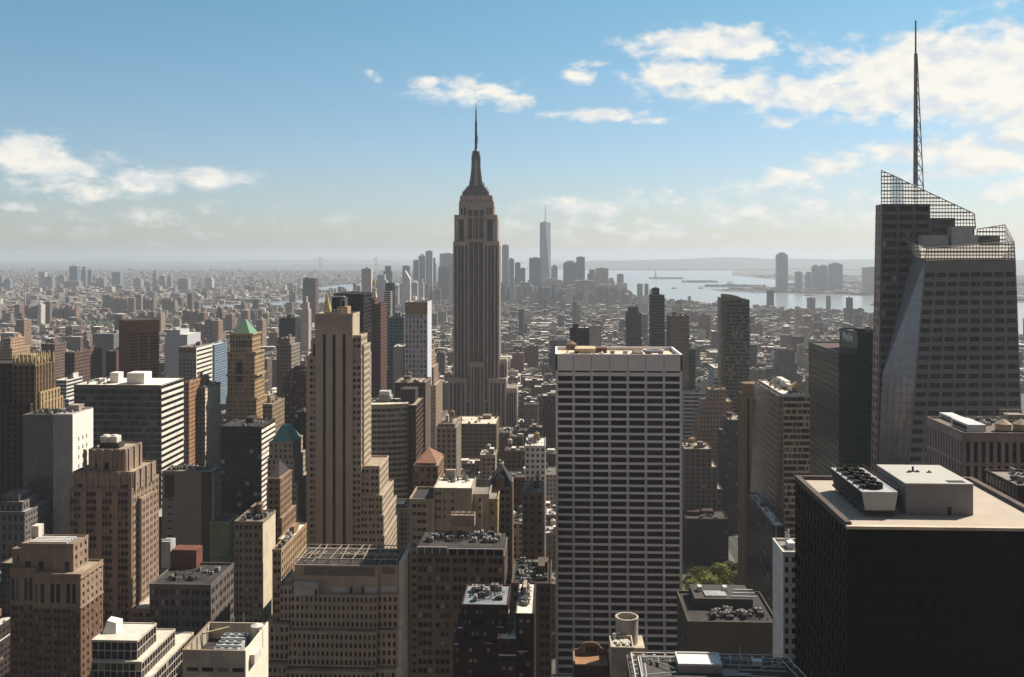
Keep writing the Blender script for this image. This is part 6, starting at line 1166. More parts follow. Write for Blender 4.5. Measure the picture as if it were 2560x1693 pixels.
    S_('ornate_narrow_block', 'narrow ornate brown facade with arched top windows left of the white grid slab', [(1307, 1356, 1236, 0, 26)], 500, M('ornate_brown', (.17, .12, .085)), GD, dict(bay=3.2, fl=3.8, op=[(.25, .7)], ro=(.25, .75), t=.5), SP_PUNCH, PND, RROOF, 1370, short='the narrow ornate facade', clut=(2, 4, 0)).done()
    S_('tan_flat_roof_loft', 'broad loft with a cream flat roof in front of the needle tower', [(1140, 1240, 1062, 0, 44)], 900, M('loft_brown', (.22, .17, .12)), GD, SP_PAIR, SP_PAIR, None, M('roof_cream2'), 1085, short='the cream roofed loft', clut=(1, 5, 0)).done()
    S_('tall_pier_loft', 'tall grey loft with long piers left of the cream roofed loft', [(1100, 1136, 1062, 2, 30), (1092, 1140, 1072, 0, 36)], 720, M('pier_loft', (.28, .235, .19)), GD, dict(SP_RIB, bay=4), SP_PUNCH, None, RROOF, 1135, short='the tall piered loft', clut=(1, 3, 1)).done()
    S_('plain_roof_loft', 'dark low loft with white roof plant between the maroon block and the grid slab', [(1281, 1376, 1463, 0, 30)], 400, M('loft_umber', (.10, .075, .06)), GD, SP_PAIR, SP_PAIR, PND, RDARK, 1540, short='the low loft with white roof plant', clut=(2, 16, 0)).done()
    S_('narrow_white_loft', 'pale grey loft with clutter on top near the left side of the white grid slab', [(1314, 1362, 1118, 0, 30)], 640, M('pale_loft', (.36, .34, .33)), GD, SP_PUNCH, SP_PUNCH, None, RWHITE, 1190, short='the pale grey loft', clut=(2, 6, 1)).done()
middle()
# ------------------------------------------------------------ the ordinary blocks of the grid
MAS = masonry()
WALLC = [((.20, .10, .075), 'red brick'), ((.155, .105, .08), 'brown brick'), ((.33, .25, .17), 'tan'), ((.25, .235, .22), 'grey'), ((.56, .52, .46), 'white'), ((.085, .065, .058), 'dark'), ((.27, .19, .13), 'ochre'), ((.40, .34, .27), 'cream'), ((.17, .135, .125), 'mauve')]
ROOFC = [((.62, .58, .52), 'pale roof'), ((.34, .31, .27), 'grey roof'), ((.055, .05, .047), 'tar roof'), ((.36, .29, .21), 'tan roof'), ((.13, .115, .10), 'dark roof')]
def vis_cap(px0, px1, Y):
    """lowest photo row an ordinary block at this depth may reach without hiding a named tower behind it"""
    y = 0
    for (a, c, py, hy, vb, sh) in HERO:
        if hy > Y - 5 and a - 2 < px1 and c + 2 > px0: y = max(y, vb)
    return y
fr_ = random.Random(11); LOTS = []
avs = sorted([x for x, hw in AVE] + [-1210, 950, 1210, 1480])
y = 430.0
while y < 3600:
    for a0, a1 in zip(avs, avs[1:]):
        x = a0 + 20
        while x < a1 - 20:
            wd = fr_.choice((12, 15, 18, 22, 28, 36)) if y > 650 else fr_.choice((18, 24, 30, 38)); wd = min(wd, a1 - 20 - x)
            if wd < 8: break
            for row in (0, 1):
                ly = y + 11 + row * 29; ld = fr_.choice((20, 24, 27.5)); lx0, lx1 = x + .3, x + wd - .3
                r = fr_.random(); r2 = fr_.random(); pc, rc, st_ = fr_.choice((0, 0, 1, 1, 1, 2, 2, 3, 4, 5, 6, 6, 7, 8, 8)), fr_.choice((0, 0, 1, 1, 2, 2, 3, 4, 4)), fr_.random()
                pa, pb = PX(lx0, ly), PX(lx1, ly)
                if pb < -60 or pa > 2620: continue
                if any(lx0 < f[1] and lx1 > f[0] and ly < f[3] and ly + ld > f[2] for f in FOOT): continue
                if 40 < lx1 and lx0 < 250 and 430 < ly < 780: continue      # the little park
                if y < 900: h = 34 + 56 * r ** 1.4
                elif y < 1800: h = 16 + 42 * r ** 2 + (38 * r2 if r2 > .90 else 0)
                elif y < 2600: h = 13 + 22 * r ** 2 + (40 * r2 if r2 > .955 else 0)
                else: h = 11 + 14 * r ** 2 + (38 * r2 if r2 > .972 else 0)
                px0, px1 = min(pa, PX(lx0, ly + ld)), max(pb, PX(lx1, ly + ld))
                cap = vis_cap(px0, px1, ly); 
                if cap > 700:
                    hm = EYE - (cap + 3 - HZ) * dep((lx0 + lx1) / 2, ly) / F
                    if hm < h: h = hm * fr_.uniform(.86, 1)
                if h < 7: continue
                LOTS.append([lx0, lx1, ly, ly + ld, h, pc, rc, st_, fr_.random()])
            x += wd
    y += 80
# which of them show: a coarse painter's pass over the photo frame, far to near
SC = 4; BW, BH = 2560 // SC, 1693 // SC
try:
    import numpy as np
    buf = np.full((BH, BW), -1, np.int32)
    items = [(l[2], i) for i, l in enumerate(LOTS)] + [(hh[3], -2 - k) for k, hh in enumerate(HERO)]
    items.sort(reverse=True)
    for yy, i in items:
        if i >= 0:
            l = LOTS[i]; xs = [PX(l[0], l[2]), PX(l[1], l[2]), PX(l[0], l[3]), PX(l[1], l[3])]; t = PY((l[0] + l[1]) / 2, l[3], l[4]); bt = PY((l[0] + l[1]) / 2, l[2], 0); a, c = min(xs), max(xs); val = i
        else: hh = HERO[-2 - i]; a, c, t, bt, val = hh[0], hh[1], hh[2], 1693, -2
        a, c, t, bt = [int(max(0, q) / SC) for q in (a, c, t, bt)]
        buf[t:bt, a:c] = val
    ids, cn = np.unique(buf[buf >= 0], return_counts=True)
    vis = sorted(zip(cn.tolist(), ids.tolist()), reverse=True)
except Exception:
    vis = [(1000 - i, i) for i in range(len(LOTS))]
KEEP = [i for n, i in vis[:290] if n >= 6]; SHOW = set(i for n, i in vis)
def jit(c, k): return tuple(max(0, q * (1 + k)) for q in c)
def lot_mesh(b, l, detail, bx=None):
    def sub(name, n=None):
        return bx.p(name, MAS, name + str(n), **({'kind': 'stuff'} if n is None else {})) if bx else b
    x0, x1, y0, y1, h, pc, rc, st_, s = l; r = random.Random(int(s * 1e9)); wc = jit(WALLC[pc][0], r.uniform(-.25, .2) - (.38 if y0 < 1000 else .22 if y0 < 1600 else 0)); rc_ = jit(ROOFC[rc][0], r.uniform(-.2, .2)); W, D = x1 - x0, y1 - y0  # nearer walls darkened: street-canyon shade put into their colour
    top = h
    if detail and h > 40 and r.random() < .45:
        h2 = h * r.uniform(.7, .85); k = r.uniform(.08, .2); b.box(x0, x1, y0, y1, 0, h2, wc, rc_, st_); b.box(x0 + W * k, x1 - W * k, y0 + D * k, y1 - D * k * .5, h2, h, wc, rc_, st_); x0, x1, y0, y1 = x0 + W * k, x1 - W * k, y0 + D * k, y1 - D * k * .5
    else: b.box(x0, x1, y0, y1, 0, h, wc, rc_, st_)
    W, D = x1 - x0, y1 - y0; feats = []
    if detail:
        ph = r.uniform(.5, 1.2); e = jit(wc, .15)
        for q in ((x0 - .15, x1 + .15, y0 - .15, y0 + .3), (x0 - .15, x1 + .15, y1 - .3, y1 + .15), (x0 - .15, x0 + .3, y0 + .3, y1 - .3), (x1 - .3, x1 + .15, y0 + .3, y1 - .3)): sub('parapet', 0).box(*q, h - .3, h + ph, e, None, 2)
    nb = r.choice((1, 1, 2)) if detail else (1 if r.random() < .7 else 0)
    for _ in range(nb):
        w_, d_ = W * r.uniform(.15, .38), D * r.uniform(.15, .4); x_, by = r.uniform(x0 + .5, max(x0 + .6, x1 - w_ - .5)), r.uniform(y0 + .5, max(y0 + .6, y1 - d_ - .5)); hh = r.uniform(2.2, 4.5)
        sub('bulkhead', _).box(x_, x_ + w_, by, by + d_, h, h + hh, jit(WALLC[r.randrange(len(WALLC))][0], 0), jit(ROOFC[r.choice((0, 0, 1))][0], 0), 2)
    if detail:
        for _ in range(r.randrange(3, 9)):
            w_, d_ = r.uniform(.8, 2.6), r.uniform(.8, 2.6); x_, by = r.uniform(x0 + .5, max(x0 + .6, x1 - w_ - .5)), r.uniform(y0 + .5, max(y0 + .6, y1 - d_ - .5)); sub('air_unit').box(x_, x_ + w_, by, by + d_, h + .25, h + .25 + r.uniform(.5, 1.8), r.choice(((.6, .6, .58), (.35, .34, .33), (.08, .075, .07), (.45, .40, .33))), None, 2)
    return (x0, x1, y0, y1, h)
def where(px, py, skip=None):
    best = None
    for (a, c, t, hy, vb, sh) in HERO:
        cx, cy = (a + c) / 2, min((t + vb) / 2, 1500); dx = max(0, max(a - px, px - c)); dy = max(0, max(t - py, py - vb)); d = math.hypot(dx, dy)
        if best is None or d < best[0] - 1e-6: best = (d, sh, a, c, t, vb)
    d, sh, a, c, t, vb = best
    if px < a: rel = 'left of'
    elif px > c: rel = 'right of'
    elif py > vb: rel = 'below'
    else: rel = 'beyond'
    return rel, sh
ORD = ['first', 'second', 'third', 'fourth', 'fifth', 'sixth', 'seventh', 'eighth', 'ninth', 'tenth', 'eleventh', 'twelfth']
todo = []
for i in KEEP:
    l = LOTS[i]; px, py = PX((l[0] + l[1]) / 2, l[2]), PY((l[0] + l[1]) / 2, l[2], l[4]); W = l[1] - l[0]
    size = 'tall' if l[4] > 75 else 'slim' if l[4] > 1.6 * W and l[4] > 32 else 'broad' if W > 26 and l[4] < 60 else 'low' if l[4] < 20 else 'mid-rise'
    kind = ('tower_block' if l[4] > 60 else 'loft_building' if l[4] > 30 else 'row_building')
    hast = l[8] > .45 and l[2] < 1900
    rel, sh = where(px, py)
    todo.append([i, px, py, size, kind, hast, rel, sh])
cnt = {}
def base_label(t): i, px, py, size, kind, hast, rel, sh = t; l = LOTS[i]; return '%s %s %s with %s%s %s %s' % (size, WALLC[l[5]][1], {'tower_block': 'block', 'loft_building': 'loft', 'row_building': 'house'}[kind], ROOFC[l[6]][1], ' and tank' if hast else '', rel, sh)
for t in todo: cnt.setdefault(base_label(t), []).append(t)
for lab, ts in cnt.items():
    ts.sort(key=lambda t: t[1])
    for n, t in enumerate(ts):
        i, px, py, size, kind, hast, rel, sh = t; l = LOTS[i]
        L_ = lab if len(ts) == 1 else '%s %s' % (ORD[min(n, 11)] + ' from left', lab)
        L_ = ' '.join(L_.split()[:16])
        bx = Bld(kind, L_, 'building', (l[0] + l[1]) / 2, l[2], {'tower_block': 'taller blocks of the street grid', 'loft_building': 'lofts of the street grid', 'row_building': 'low houses of the street grid'}[kind])
        b = MB(); bx.parts['wall'] = (b, 'wall', MAS, None, {}); q = lot_mesh(b, l, l[2] < 2000, bx)
        if hast:
            rr = random.Random(i); tank(bx, rr.uniform(q[0] + 2.5, max(q[0] + 2.6, q[1] - 2.5)), rr.uniform(q[2] + (q[3] - q[2]) * .4, q[3] - 2.5), q[4] + .1, rr.uniform(1.5, 2.1), rr.uniform(2.8, 3.8), rr.uniform(2, 4), 't', M(*rr.choice((('tank_wood', (.22, .15, .09)), ('tank_grey2', (.40, .36, .31)), ('tank_dark', (.09, .07, .06))))))
        bx.done()
# everything smaller and farther: one mass
b = MB(); ks = set(KEEP)
for i, l in enumerate(LOTS):
    if i in ks or i not in SHOW: continue
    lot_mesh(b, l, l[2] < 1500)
def inpoly(x, y, poly):
    r = False; j = len(poly) - 1
    for i in range(len(poly)):
        (xi, yi), (xj, yj) = poly[i], poly[j]
        if (yi > y) != (yj > y) and x < (xj - xi) * (y - yi) / (yj - yi) + xi: r = not r
        j = i
    return r
MANH = [(-2540, 1800), (1380, 1800), (1340, 3600), (1290, 4130), (745, 4770), (400, 6100), (150, 6750), (-230, 6720), (-660, 6080), (-880, 5180), (-1500, 4480), (-2480, 4080)]
BKLYN = [(-12500, 3300), (-2650, 3300), (-2100, 4300), (-1560, 5200), (-1310, 6100), (-1660, 6720), (-1850, 6990), (-1930, 7280), (-1850, 8460), (-1560, 8860), (-1150, 9160), (-1050, 10500), (-1650, 12500), (-1550, 16000), (-12500, 16000)]
NJ = [(6500, 3800), (2540, 5300), (2120, 6140), (1700, 6400), (1200, 6950), (1170, 7260), (1760, 7560), (1960, 8550), (2360, 9450), (2260, 12400), (6500, 12400)]
SI = [(6000, 16900), (1600, 16900), (400, 17500), (200, 18400), (6000, 18400)]
PARKS = [(-1250, 3420, 420, 300), (-2700, 3500, 500, 130), (-820, 4500, 200, 160), (330, 4200, 160, 130)]
PALE = [(.50, .45, .40), (.28, .25, .22), (.20, .17, .145), (.12, .10, .085), (.15, .12, .10), (.24, .20, .16), (.66, .61, .55)]
def scatter(poly, n, y0, y1, hf, wr, seed, fx=1.0):
    r = random.Random(seed); k = 0; xs = [p[0] for p in poly]
    while k < n:
        k += 1
        yy = y0 + (y1 - y0) * r.random() ** 1.5; lo, hi = yy * math.tan(math.atan((-80 - 1280) / F) - A), yy * math.tan(math.atan((2640 - 1280) / F) - A)
        xx = r.uniform(max(min(xs), lo), min(max(xs), hi))
        if not inpoly(xx, yy, poly) or any(((xx - p[0]) / p[2]) ** 2 + ((yy - p[1]) / p[3]) ** 2 < 1 for p in PARKS): continue
        h = hf(r, xx, yy); w_, d_ = r.uniform(*wr), r.uniform(*wr); wc = jit(r.choice(WALLC)[0], r.uniform(-.2, .3)); rc = jit(r.choice(PALE), r.uniform(-.3, .2))
        b.box(xx, xx + w_, yy, yy + d_, 0, h, wc, rc, r.random())
        if r.random() < .5: b.box(xx + w_ * .3, xx + w_ * .6, yy + d_ * .3, yy + d_ * .6, h, h + r.uniform(2.5, 4.5), wc, jit(rc, .1), 2)
scatter(MANH, 12000, 1800, 6700, lambda r, x, y: (12 + 16 * r.random() ** 2) + (22 + 62 * r.random() if r.random() < .012 + (.5 * sst(4400, 5200, y) if x < 430 - .04 * (y - 4400) else 0) else 0), (11, 30), 5)
scatter(BKLYN, 17000, 3300, 15900, lambda r, x, y: 8 + 12 * r.random() ** 2 + (36 * r.random() if r.random() < .035 else 0), (16, 52), 6)
scatter(NJ, 2200, 5300, 12300, lambda r, x, y: 7 + 10 * r.random() + (20 * r.random() if r.random() < .05 else 0), (25, 90), 7)
scatter(SI, 500, 16900, 18400, lambda r, x, y: 6 + 12 * r.random(), (40, 160), 8)
single('distant_city', b, MAS, 'mass of low rooftops and far blocks spreading behind the towers to the horizon', 'city', kind='stuff')
# ------------------------------------------------------------ far towers, each one its own
def far(kind, label, px0, px1, py, Y, col, group, top=None, style=None, D=None, pyb=None):
    x0, x1 = X(px0, Y), X(px1, Y); h = Z(py, (px0 + px1) / 2, Y); b = Bld(kind, label, 'skyscraper' if 'tower' in kind or 'scraper' in kind else 'building', (x0 + x1) / 2, Y, group)
    m = MB(); b.parts['wall'] = (m, 'wall', MAS, None, {}); D = D or min(60, max(18, (x1 - x0) * .9)); rc = (.3, .29, .28); st = rnd.random() if style is None else style
    if not top: m.box(x0, x1, Y, Y + D, 0, h, col, rc, st); b.p('roof_house', MAS).box(x0 + (x1 - x0) * .3, x1 - (x1 - x0) * .3, Y + D * .3, Y + D * .7, h, h + 4, col, rc, 2)
    elif top == 'step':
        m.box(x0, x1, Y, Y + D, 0, h * .86, col, rc, st); w_ = x1 - x0; b.p('top_storeys', MAS).box(x0 + w_ * .18, x1 - w_ * .18, Y + D * .15, Y + D * .85, h * .86, h, col, rc, st)
    elif top == 'peak':
        ze = Z(py + (px1 - px0) * .45, px0, Y); m.box(x0, x1, Y, Y + D, 0, ze, col, rc, st); xm, ym = (x0 + x1) / 2, Y + D / 2; m.add([(x0, Y, ze), (x1, Y, ze), (x1, Y + D, ze), (x0, Y + D, ze), (xm, ym, h)], [(0, 1, 4), (1, 2, 4), (2, 3, 4), (3, 0, 4)], col, 2)
    elif top == 'slant':
        z2 = Z(py + 22, px1, Y); m.add([(x0, Y, 0), (x1, Y, 0), (x1, Y + D, 0), (x0, Y + D, 0), (x0 + (x1 - x0) * .45, Y, h), (x1, Y, z2), (x1, Y + D, z2), (x0 + (x1 - x0) * .45, Y + D, h), (x0, Y, Z(py + 50, px0, Y)), (x0, Y + D, Z(py + 50, px0, Y))], [(0, 1, 5, 4, 8), (1, 2, 6, 5), (2, 3, 9, 7, 6), (3, 0, 8, 9), (4, 5, 6, 7), (8, 4, 7, 9)], col, st)
    elif top == 'round':
        m.box(x0, x1, Y, Y + D, 0, h * .93, col, rc, st); w_ = x1 - x0
        for i, k in enumerate((.05, .12, .22, .33)): m.box(x0 + w_ * k, x1 - w_ * k, Y + D * k, Y + D * (1 - k), h * (.93 + .0175 * i), h * (.93 + .0175 * (i + 1)), col, rc, 2)
    b.done(); return b
GD_ = 'towers of the far downtown cluster'; c1, c2, c3, c4, c5 = (.25, .27, .32), (.46, .44, .45), (.31, .28, .28), (.58, .53, .51), (.18, .19, .22)  # tower tones lightened, standing in for thicker distance haze
for a in [('twin pale block tower at the left end of the far downtown cluster', 904, 928, 672, 3000, c4, None), ('wide grey block right of the gilded campanile far downtown', 938, 966, 687, 4200, c2, 'step'), ('dark grey tower with small stepped head, far downtown left part', 958, 980, 665, 5000, c5, 'step'),
          ('pale tower with a slanted top among far downtown blocks', 1003, 1025, 677, 4300, c4, 'slant'), ('dark flat tower behind the slant-topped downtown tower', 1006, 1024, 665, 5400, c1, None), ('broad dark tower with a pointed crown, far downtown', 1033, 1047, 651, 5600, c5, None), ('dark tower with a steep pointed crown in the downtown cluster', 1046, 1063, 633, 5650, c1, 'peak'),
          ('tall rippled pale tower, tallest left of the needle tower', 1064, 1081, 628, 5300, c2, None), ('grey tower leaning against the tall rippled downtown tower', 1080, 1090, 645, 5500, c1, 'step'), ('wide pale flat slab just left of the needle tower', 1099, 1136, 634, 5900, c2, None), ('dark slab in front of the wide pale flat downtown slab', 1096, 1122, 667, 5000, c5, None),
          ('small bright stepped tower left of the needle tower shaft', 1045, 1059, 697, 4200, c4, 'step'), ('small cream tower with a peaked top, downtown left part', 1029, 1044, 700, 4100, c4, 'peak'), ('pale slim slab touching the needle tower at its left', 1122, 1133, 660, 4600, c2, None),
          ('tall pale glass tower just right of the needle tower', 1255, 1272, 613, 5300, c2, None), ('grey block beside the tall pale glass downtown tower', 1270, 1285, 647, 5600, c1, None), ('grey twin-stepped tower right of the needle tower', 1287, 1301, 657, 5400, c1, None), ('narrow low grey tower of the downtown middle', 1301, 1313, 671, 5300, c3, None),
          ('wide flat slab at the left foot of the spired glass tower', 1323, 1354, 645, 5300, c1, None), ('round-topped grey tower right of the spired glass tower', 1378, 1394, 662, 5500, c1, 'round'), ('wide domed tower of the downtown right part', 1408, 1442, 652, 5700, c1, 'round'), ('flat blue-grey tower against the wide domed downtown tower', 1441, 1462, 643, 5500, c1, None),
          ('wide stepped block of the downtown right part', 1469, 1491, 674, 5600, c3, 'step'), ('wide flat block right of the stepped downtown block', 1489, 1521, 671, 5500, c2, None), ('low stepped tower near the downtown right end', 1522, 1536, 695, 5600, c3, 'step'), ('slim brown tower near the water at the downtown right end', 1543, 1559, 686, 5900, c3, None), ('small pale round-topped tower last at the downtown right end', 1560, 1568, 707, 5850, c4, 'round'),
          ('mid pale block below the spired glass tower', 1364, 1390, 697, 5000, c4, None), ('dark mid block below the downtown middle', 1352, 1376, 719, 4700, c5, None), ('mid brown block below the needle tower right side', 1296, 1332, 706, 4900, c3, 'step'), ('mid mauve block below the wide domed downtown tower', 1438, 1486, 702, 5100, c3, None), ('pale slim block below the domed downtown tower', 1415, 1428, 715, 4800, c4, 'step'), ('mid dark block of the downtown right foot', 1500, 1530, 712, 5200, c3, None)]:
    far('downtown_tower', a[0], a[1], a[2], a[3], a[4], a[5], GD_, a[6])
# spired glass tower of downtown
Y = 5400; b = Bld('spired_glass_tower', 'tallest downtown tower, pale tapering glass with a thin mast', 'skyscraper', X(1362, Y), Y, GD_); q = b.p('wall', GLASS('pale_glass', (.42, .47, .54), .25, .6)); xm = X(1363, Y); r0 = 14 * dep(xm, Y) / F; zt, zb = Z(556, 1362, Y), 40
s8 = [(-1, -1), (1, -1), (1, 1), (-1, 1)]; m8 = [(0, -1), (1, 0), (0, 1), (-1, 0)]
q.add([(xm + i * r0, Y + 30 + j * r0, zb) for i, j in s8] + [(xm + i * r0 * .98, Y + 30 + j * r0 * .98, zt) for i, j in m8], [(0, 1, 4), (1, 5, 4), (1, 2, 5), (2, 6, 5), (2, 3, 6), (3, 7, 6), (3, 0, 7), (0, 4, 7), (4, 5, 6, 7)]); q.box(xm - r0, xm + r0, Y + 30 - r0, Y + 30 + r0, 0, zb)
q = b.p('mast', STEEL); q.cyl(xm, Y + 30, zt, zt + 6, 13, n=16); q.cyl(xm, Y + 30, zt + 6, Z(510, 1362, Y), 2.6, .8, 6); b.done()
GJ = 'towers on the far right shore'
for a in [('tallest slab with rounded shoulders on the far right shore', 1944, 1970, 631, 6700, c1, 'round'), ('small square tower, second on the far right shore', 1990, 2006, 680, 7000, c3, None), ('small wide tower, third on the far right shore', 2015, 2031, 680, 7000, c3, 'step'), ('left one of the twin arched towers on the far right shore', 2032, 2048, 662, 6900, c1, 'round'), ('right one of the twin arched towers on the far right shore', 2051, 2069, 662, 6900, c1, 'round'), ('wide round-shouldered tower on the far right shore', 2076, 2107, 657, 6900, c1, 'round'), ('wide pale block half hidden by the faceted glass tower', 2162, 2200, 669, 6300, c2, None)]:
    far('shore_tower', a[0], a[1], a[2], a[3], a[4], a[5], GJ, a[6])
GB = 'towers beyond the river on the left'
k_ = 3.705
for a in [('blue tower cut by the left edge of the view', -10, 4, 690, 6800, c1, None), ('low blue twin at the left edge beyond the river', 9, 25, 697, 6800, c1, 'step'), ('pale slim tower left of the crane-topped tower', 97, 112, 681, 7200, c4, None), ('blue-grey tower beside the pale slim one beyond the river', 113, 130, 692, 7200, c1, None), ('brown stepped tower left of the crane-topped tower', 143, 160, 688, 7300, c3, 'step'), ('unfinished blue tower with cranes and red top beyond the river', 173, 193, 666, 7400, (.14, .18, .26), None), ('slim dark tower right of the crane-topped tower', 203, 213, 667, 7400, c5, 'step'), ('thinner dark tower, second right of the crane-topped tower', 220, 228, 675, 7400, c5, None), ('wide low blue block beyond the river', 241, 259, 696, 7300, c1, None), ('broad dark blue tower beyond the river, middle left', 280, 301, 681, 7300, c1, None), ('narrow dark tower touching the broad blue tower', 300, 309, 686, 7350, c5, None), ('tall slim tower with clock head beyond the rust red tower', 382, 391, 677, 7200, c3, 'step'), ('low brown tower right of the tall slim clock-headed tower', 398, 411, 684, 7200, c3, 'peak'), ('pale lit tower right of the low brown peaked tower', 417, 428, 690, 7200, c3, 'step'), ('twin ribbed tower beyond the rust red tower', 444, 470, 697, 6600, c3, None), ('yellowish tower far beyond the green pyramid tower', 512, 530, 693, 6800, c4, 'step'), ('grey mid tower far behind on the left', 334, 352, 695, 7000, c3, 'step'), ('wide brown block beneath the crane-topped tower', 160, 197, 702, 6900, c3, 'round'), ('dark slab beneath the broad blue tower', 272, 305, 712, 6700, c5, 'step')]:
    o = far('riverside_tower', a[0], a[1], a[2], a[3], a[4], a[5], GB, a[6])
Y = 7400; b = Bld('tower_crane', 'tiny red construction crane on the unfinished blue tower', 'crane', X(183, Y), Y); q = b.p('mast', M('crane_red', (.45, .12, .10))); z = Z(666, 183, Y); q.box(X(180, Y) - 1.2, X(180, Y) + 1.2, Y + 10, Y + 12, z, z + 18); q = b.p('jib', M('crane_red')); q.tube((X(176, Y), Y + 11, z + 13), (X(191, Y), Y + 11, z + 20), .9, 4); b.done()
# housing project slabs standing in rows in the left middle distance
GP = 'housing slabs in rows on the left'; rp = random.Random(21); n = 0
POS = [(36, 48, 762), (62, 72, 764), (74, 84, 766), (86, 98, 764), (99, 107, 762), (110, 118, 760), (119, 128, 763), (134, 143, 768), (146, 155, 766), (160, 172, 762), (173, 180, 765), (184, 190, 768), (256, 276, 738), (277, 284, 742), (287, 296, 745), (298, 308, 744), (309, 318, 747), (337, 353, 738), (354, 364, 742), (366, 374, 745), (378, 384, 744), (404, 420, 746), (421, 428, 745), (430, 437, 750), (456, 468, 776), (470, 482, 778), (484, 496, 775), (498, 510, 782), (392, 402, 783), (345, 362, 781), (370, 384, 780), (40, 60, 800), (540, 556, 770), (564, 580, 786), (640, 656, 800), (600, 612, 756), (512, 528, 798), (530, 546, 802), (184, 206, 832), (205, 217, 830)]
for k, (a, c, py) in enumerate(sorted(POS)):
    Y = 4100 if py < 752 else 3500 if py < 770 else 2900 if py < 790 else 2300
    col = jit(rp.choice(((.20, .125, .09), (.23, .15, .11), (.30, .22, .16), (.27, .18, .13))), rp.uniform(-.15, .2))
    rel, sh = where((a + c) / 2, py)
    far('housing_slab', ' '.join(('%s brick housing slab, %s from left of all, %s %s' % (rp.choice(('plain', 'red-brown', 'sunlit', 'square')), ['1st', '2nd', '3rd', '4th', '5th', '6th', '7th', '8th', '9th', '10th', '11th', '12th', '13th', '14th', '15th', '16th', '17th', '18th', '19th', '20th', '21st', '22nd', '23rd', '24th', '25th', '26th', '27th', '28th', '29th', '30th', '31st', '32nd', '33rd', '34th', '35th', '36th', '37th', '38th', '39th', '40th'][k], rel, sh)).split()[:16]), a, c, py, Y, col, GP, 'step' if rp.random() < .4 else None, D=34)
b = Bld('smoke_stack', 'thin pale chimney stack rising from rooftops near the left edge', 'chimney', X(62.5, 4300), 4300); q = b.p('shaft', M('stack_pale', (.42, .36, .33))); zt = Z(712, 62, 4300); q.cyl(X(62.5, 4300), 4300, 0, zt, 3.6, 2.4, 12); q = b.p('rim', DSTEEL); q.cyl(X(62.5, 4300), 4300, zt, zt + 5, 2.9, 2.9, 12); b.done()
# ------------------------------------------------------------ harbour: islands, statue, boats, bridge
def isle(name, px0, px1, py, pyt, Y, seed):
    b = MB(); x0, x1 = X(px0, Y), X(px1, Y); cx, hx = (x0 + x1) / 2, (x1 - x0) / 2; hy = hx * .6; r = random.Random(seed)
    b.prism([(cx + hx * math.cos(a * math.pi / 14) * r.uniform(.85, 1.05), Y + hy * math.sin(a * math.pi / 14) * r.uniform(.85, 1.05)) for a in range(28)], -1, 2)
    o = single(name, b, GFAR, kind='structure'); t = MB()
    for i in range(260):
        a, q = r.uniform(0, 6.28), math.sqrt(r.random()) * .88; x, y = cx + hx * q * math.cos(a), Y + hy * q * math.sin(a); s = r.uniform(6, 13); t.cyl(x, y, 2, 2 + s * .5, s * .5, s * .8, 6); t.cyl(x, y, 2 + s * .5, 2 + s * r.uniform(1, 1.35), s * .8, s * .15, 6)
    return single('island_woods', t, M('island_green', (.05, .06, .035), var=.5), 'dark trees covering the %s harbour island' % ('left' if seed == 1 else 'middle' if seed == 2 else 'right'), 'trees', kind='stuff')
isle('island', 1617, 1716, 697, 693, 10700, 1); isle('island', 1700, 1800, 705, 697, 9300, 2); isle('island', 1748, 1925, 716, 711, 8000, 3)
Y = 10700; b = Bld('harbour_statue', 'tiny statue on a tall pedestal on the left harbour island', 'statue', X(1639, Y), Y); ST = M('verdigris', (.16, .22, .19)); PE = M('pedestal_stone', (.34, .30, .27)); xm = X(1639, Y); q = b.p('pedestal', PE); q.cyl(xm, Y, 0, 14, 42, 40, 11); q.box(xm - 10, xm + 10, Y - 10, Y + 10, 14, 30); q.hexa([(xm - 9, Y - 9, 30), (xm + 9, Y - 9, 30), (xm + 9, Y + 9, 30), (xm - 9, Y + 9, 30), (xm - 6.5, Y - 6.5, 47), (xm + 6.5, Y - 6.5, 47), (xm + 6.5, Y + 6.5, 47), (xm - 6.5, Y + 6.5, 47)])
q = b.p('figure', ST); q.cyl(xm, Y, 47, 62, 6.2, 4.6, 10); q.cyl(xm, Y, 62, 76, 4.6, 3.4, 10); q.cyl(xm, Y, 76, 79, 1.6, 1.6, 8); q.cyl(xm, Y, 79, 84, 2.3, 2.0, 8); q.tube((xm - 3, Y, 74), (xm - 5.5, Y, 90), 1.2, 6); q.cyl(xm - 5.5, Y, 90, 93, 1.8, .4, 6); q.box(xm + 2.5, xm + 5, Y - 1.5, Y + 1.5, 66, 74); b.done()
Y = 8000; b = Bld('immigration_hall', 'long hall with turrets on the right harbour island', 'building', X(1822, Y), Y); q = b.p('wall', M('hall_brick', (.26, .19, .16))); q.box(X(1812, Y), X(1838, Y), Y - 30, Y + 10, 1, 20); q = b.p('turret', M('hall_roof', (.16, .17, .16)))
for px in (1818, 1821, 1826, 1829): q.cyl(X(px, Y), Y - 20, 18, 34, 3.5, 3, 8); q.cyl(X(px, Y), Y - 20, 34, 46, 3.6, 0, 8)
b.done()
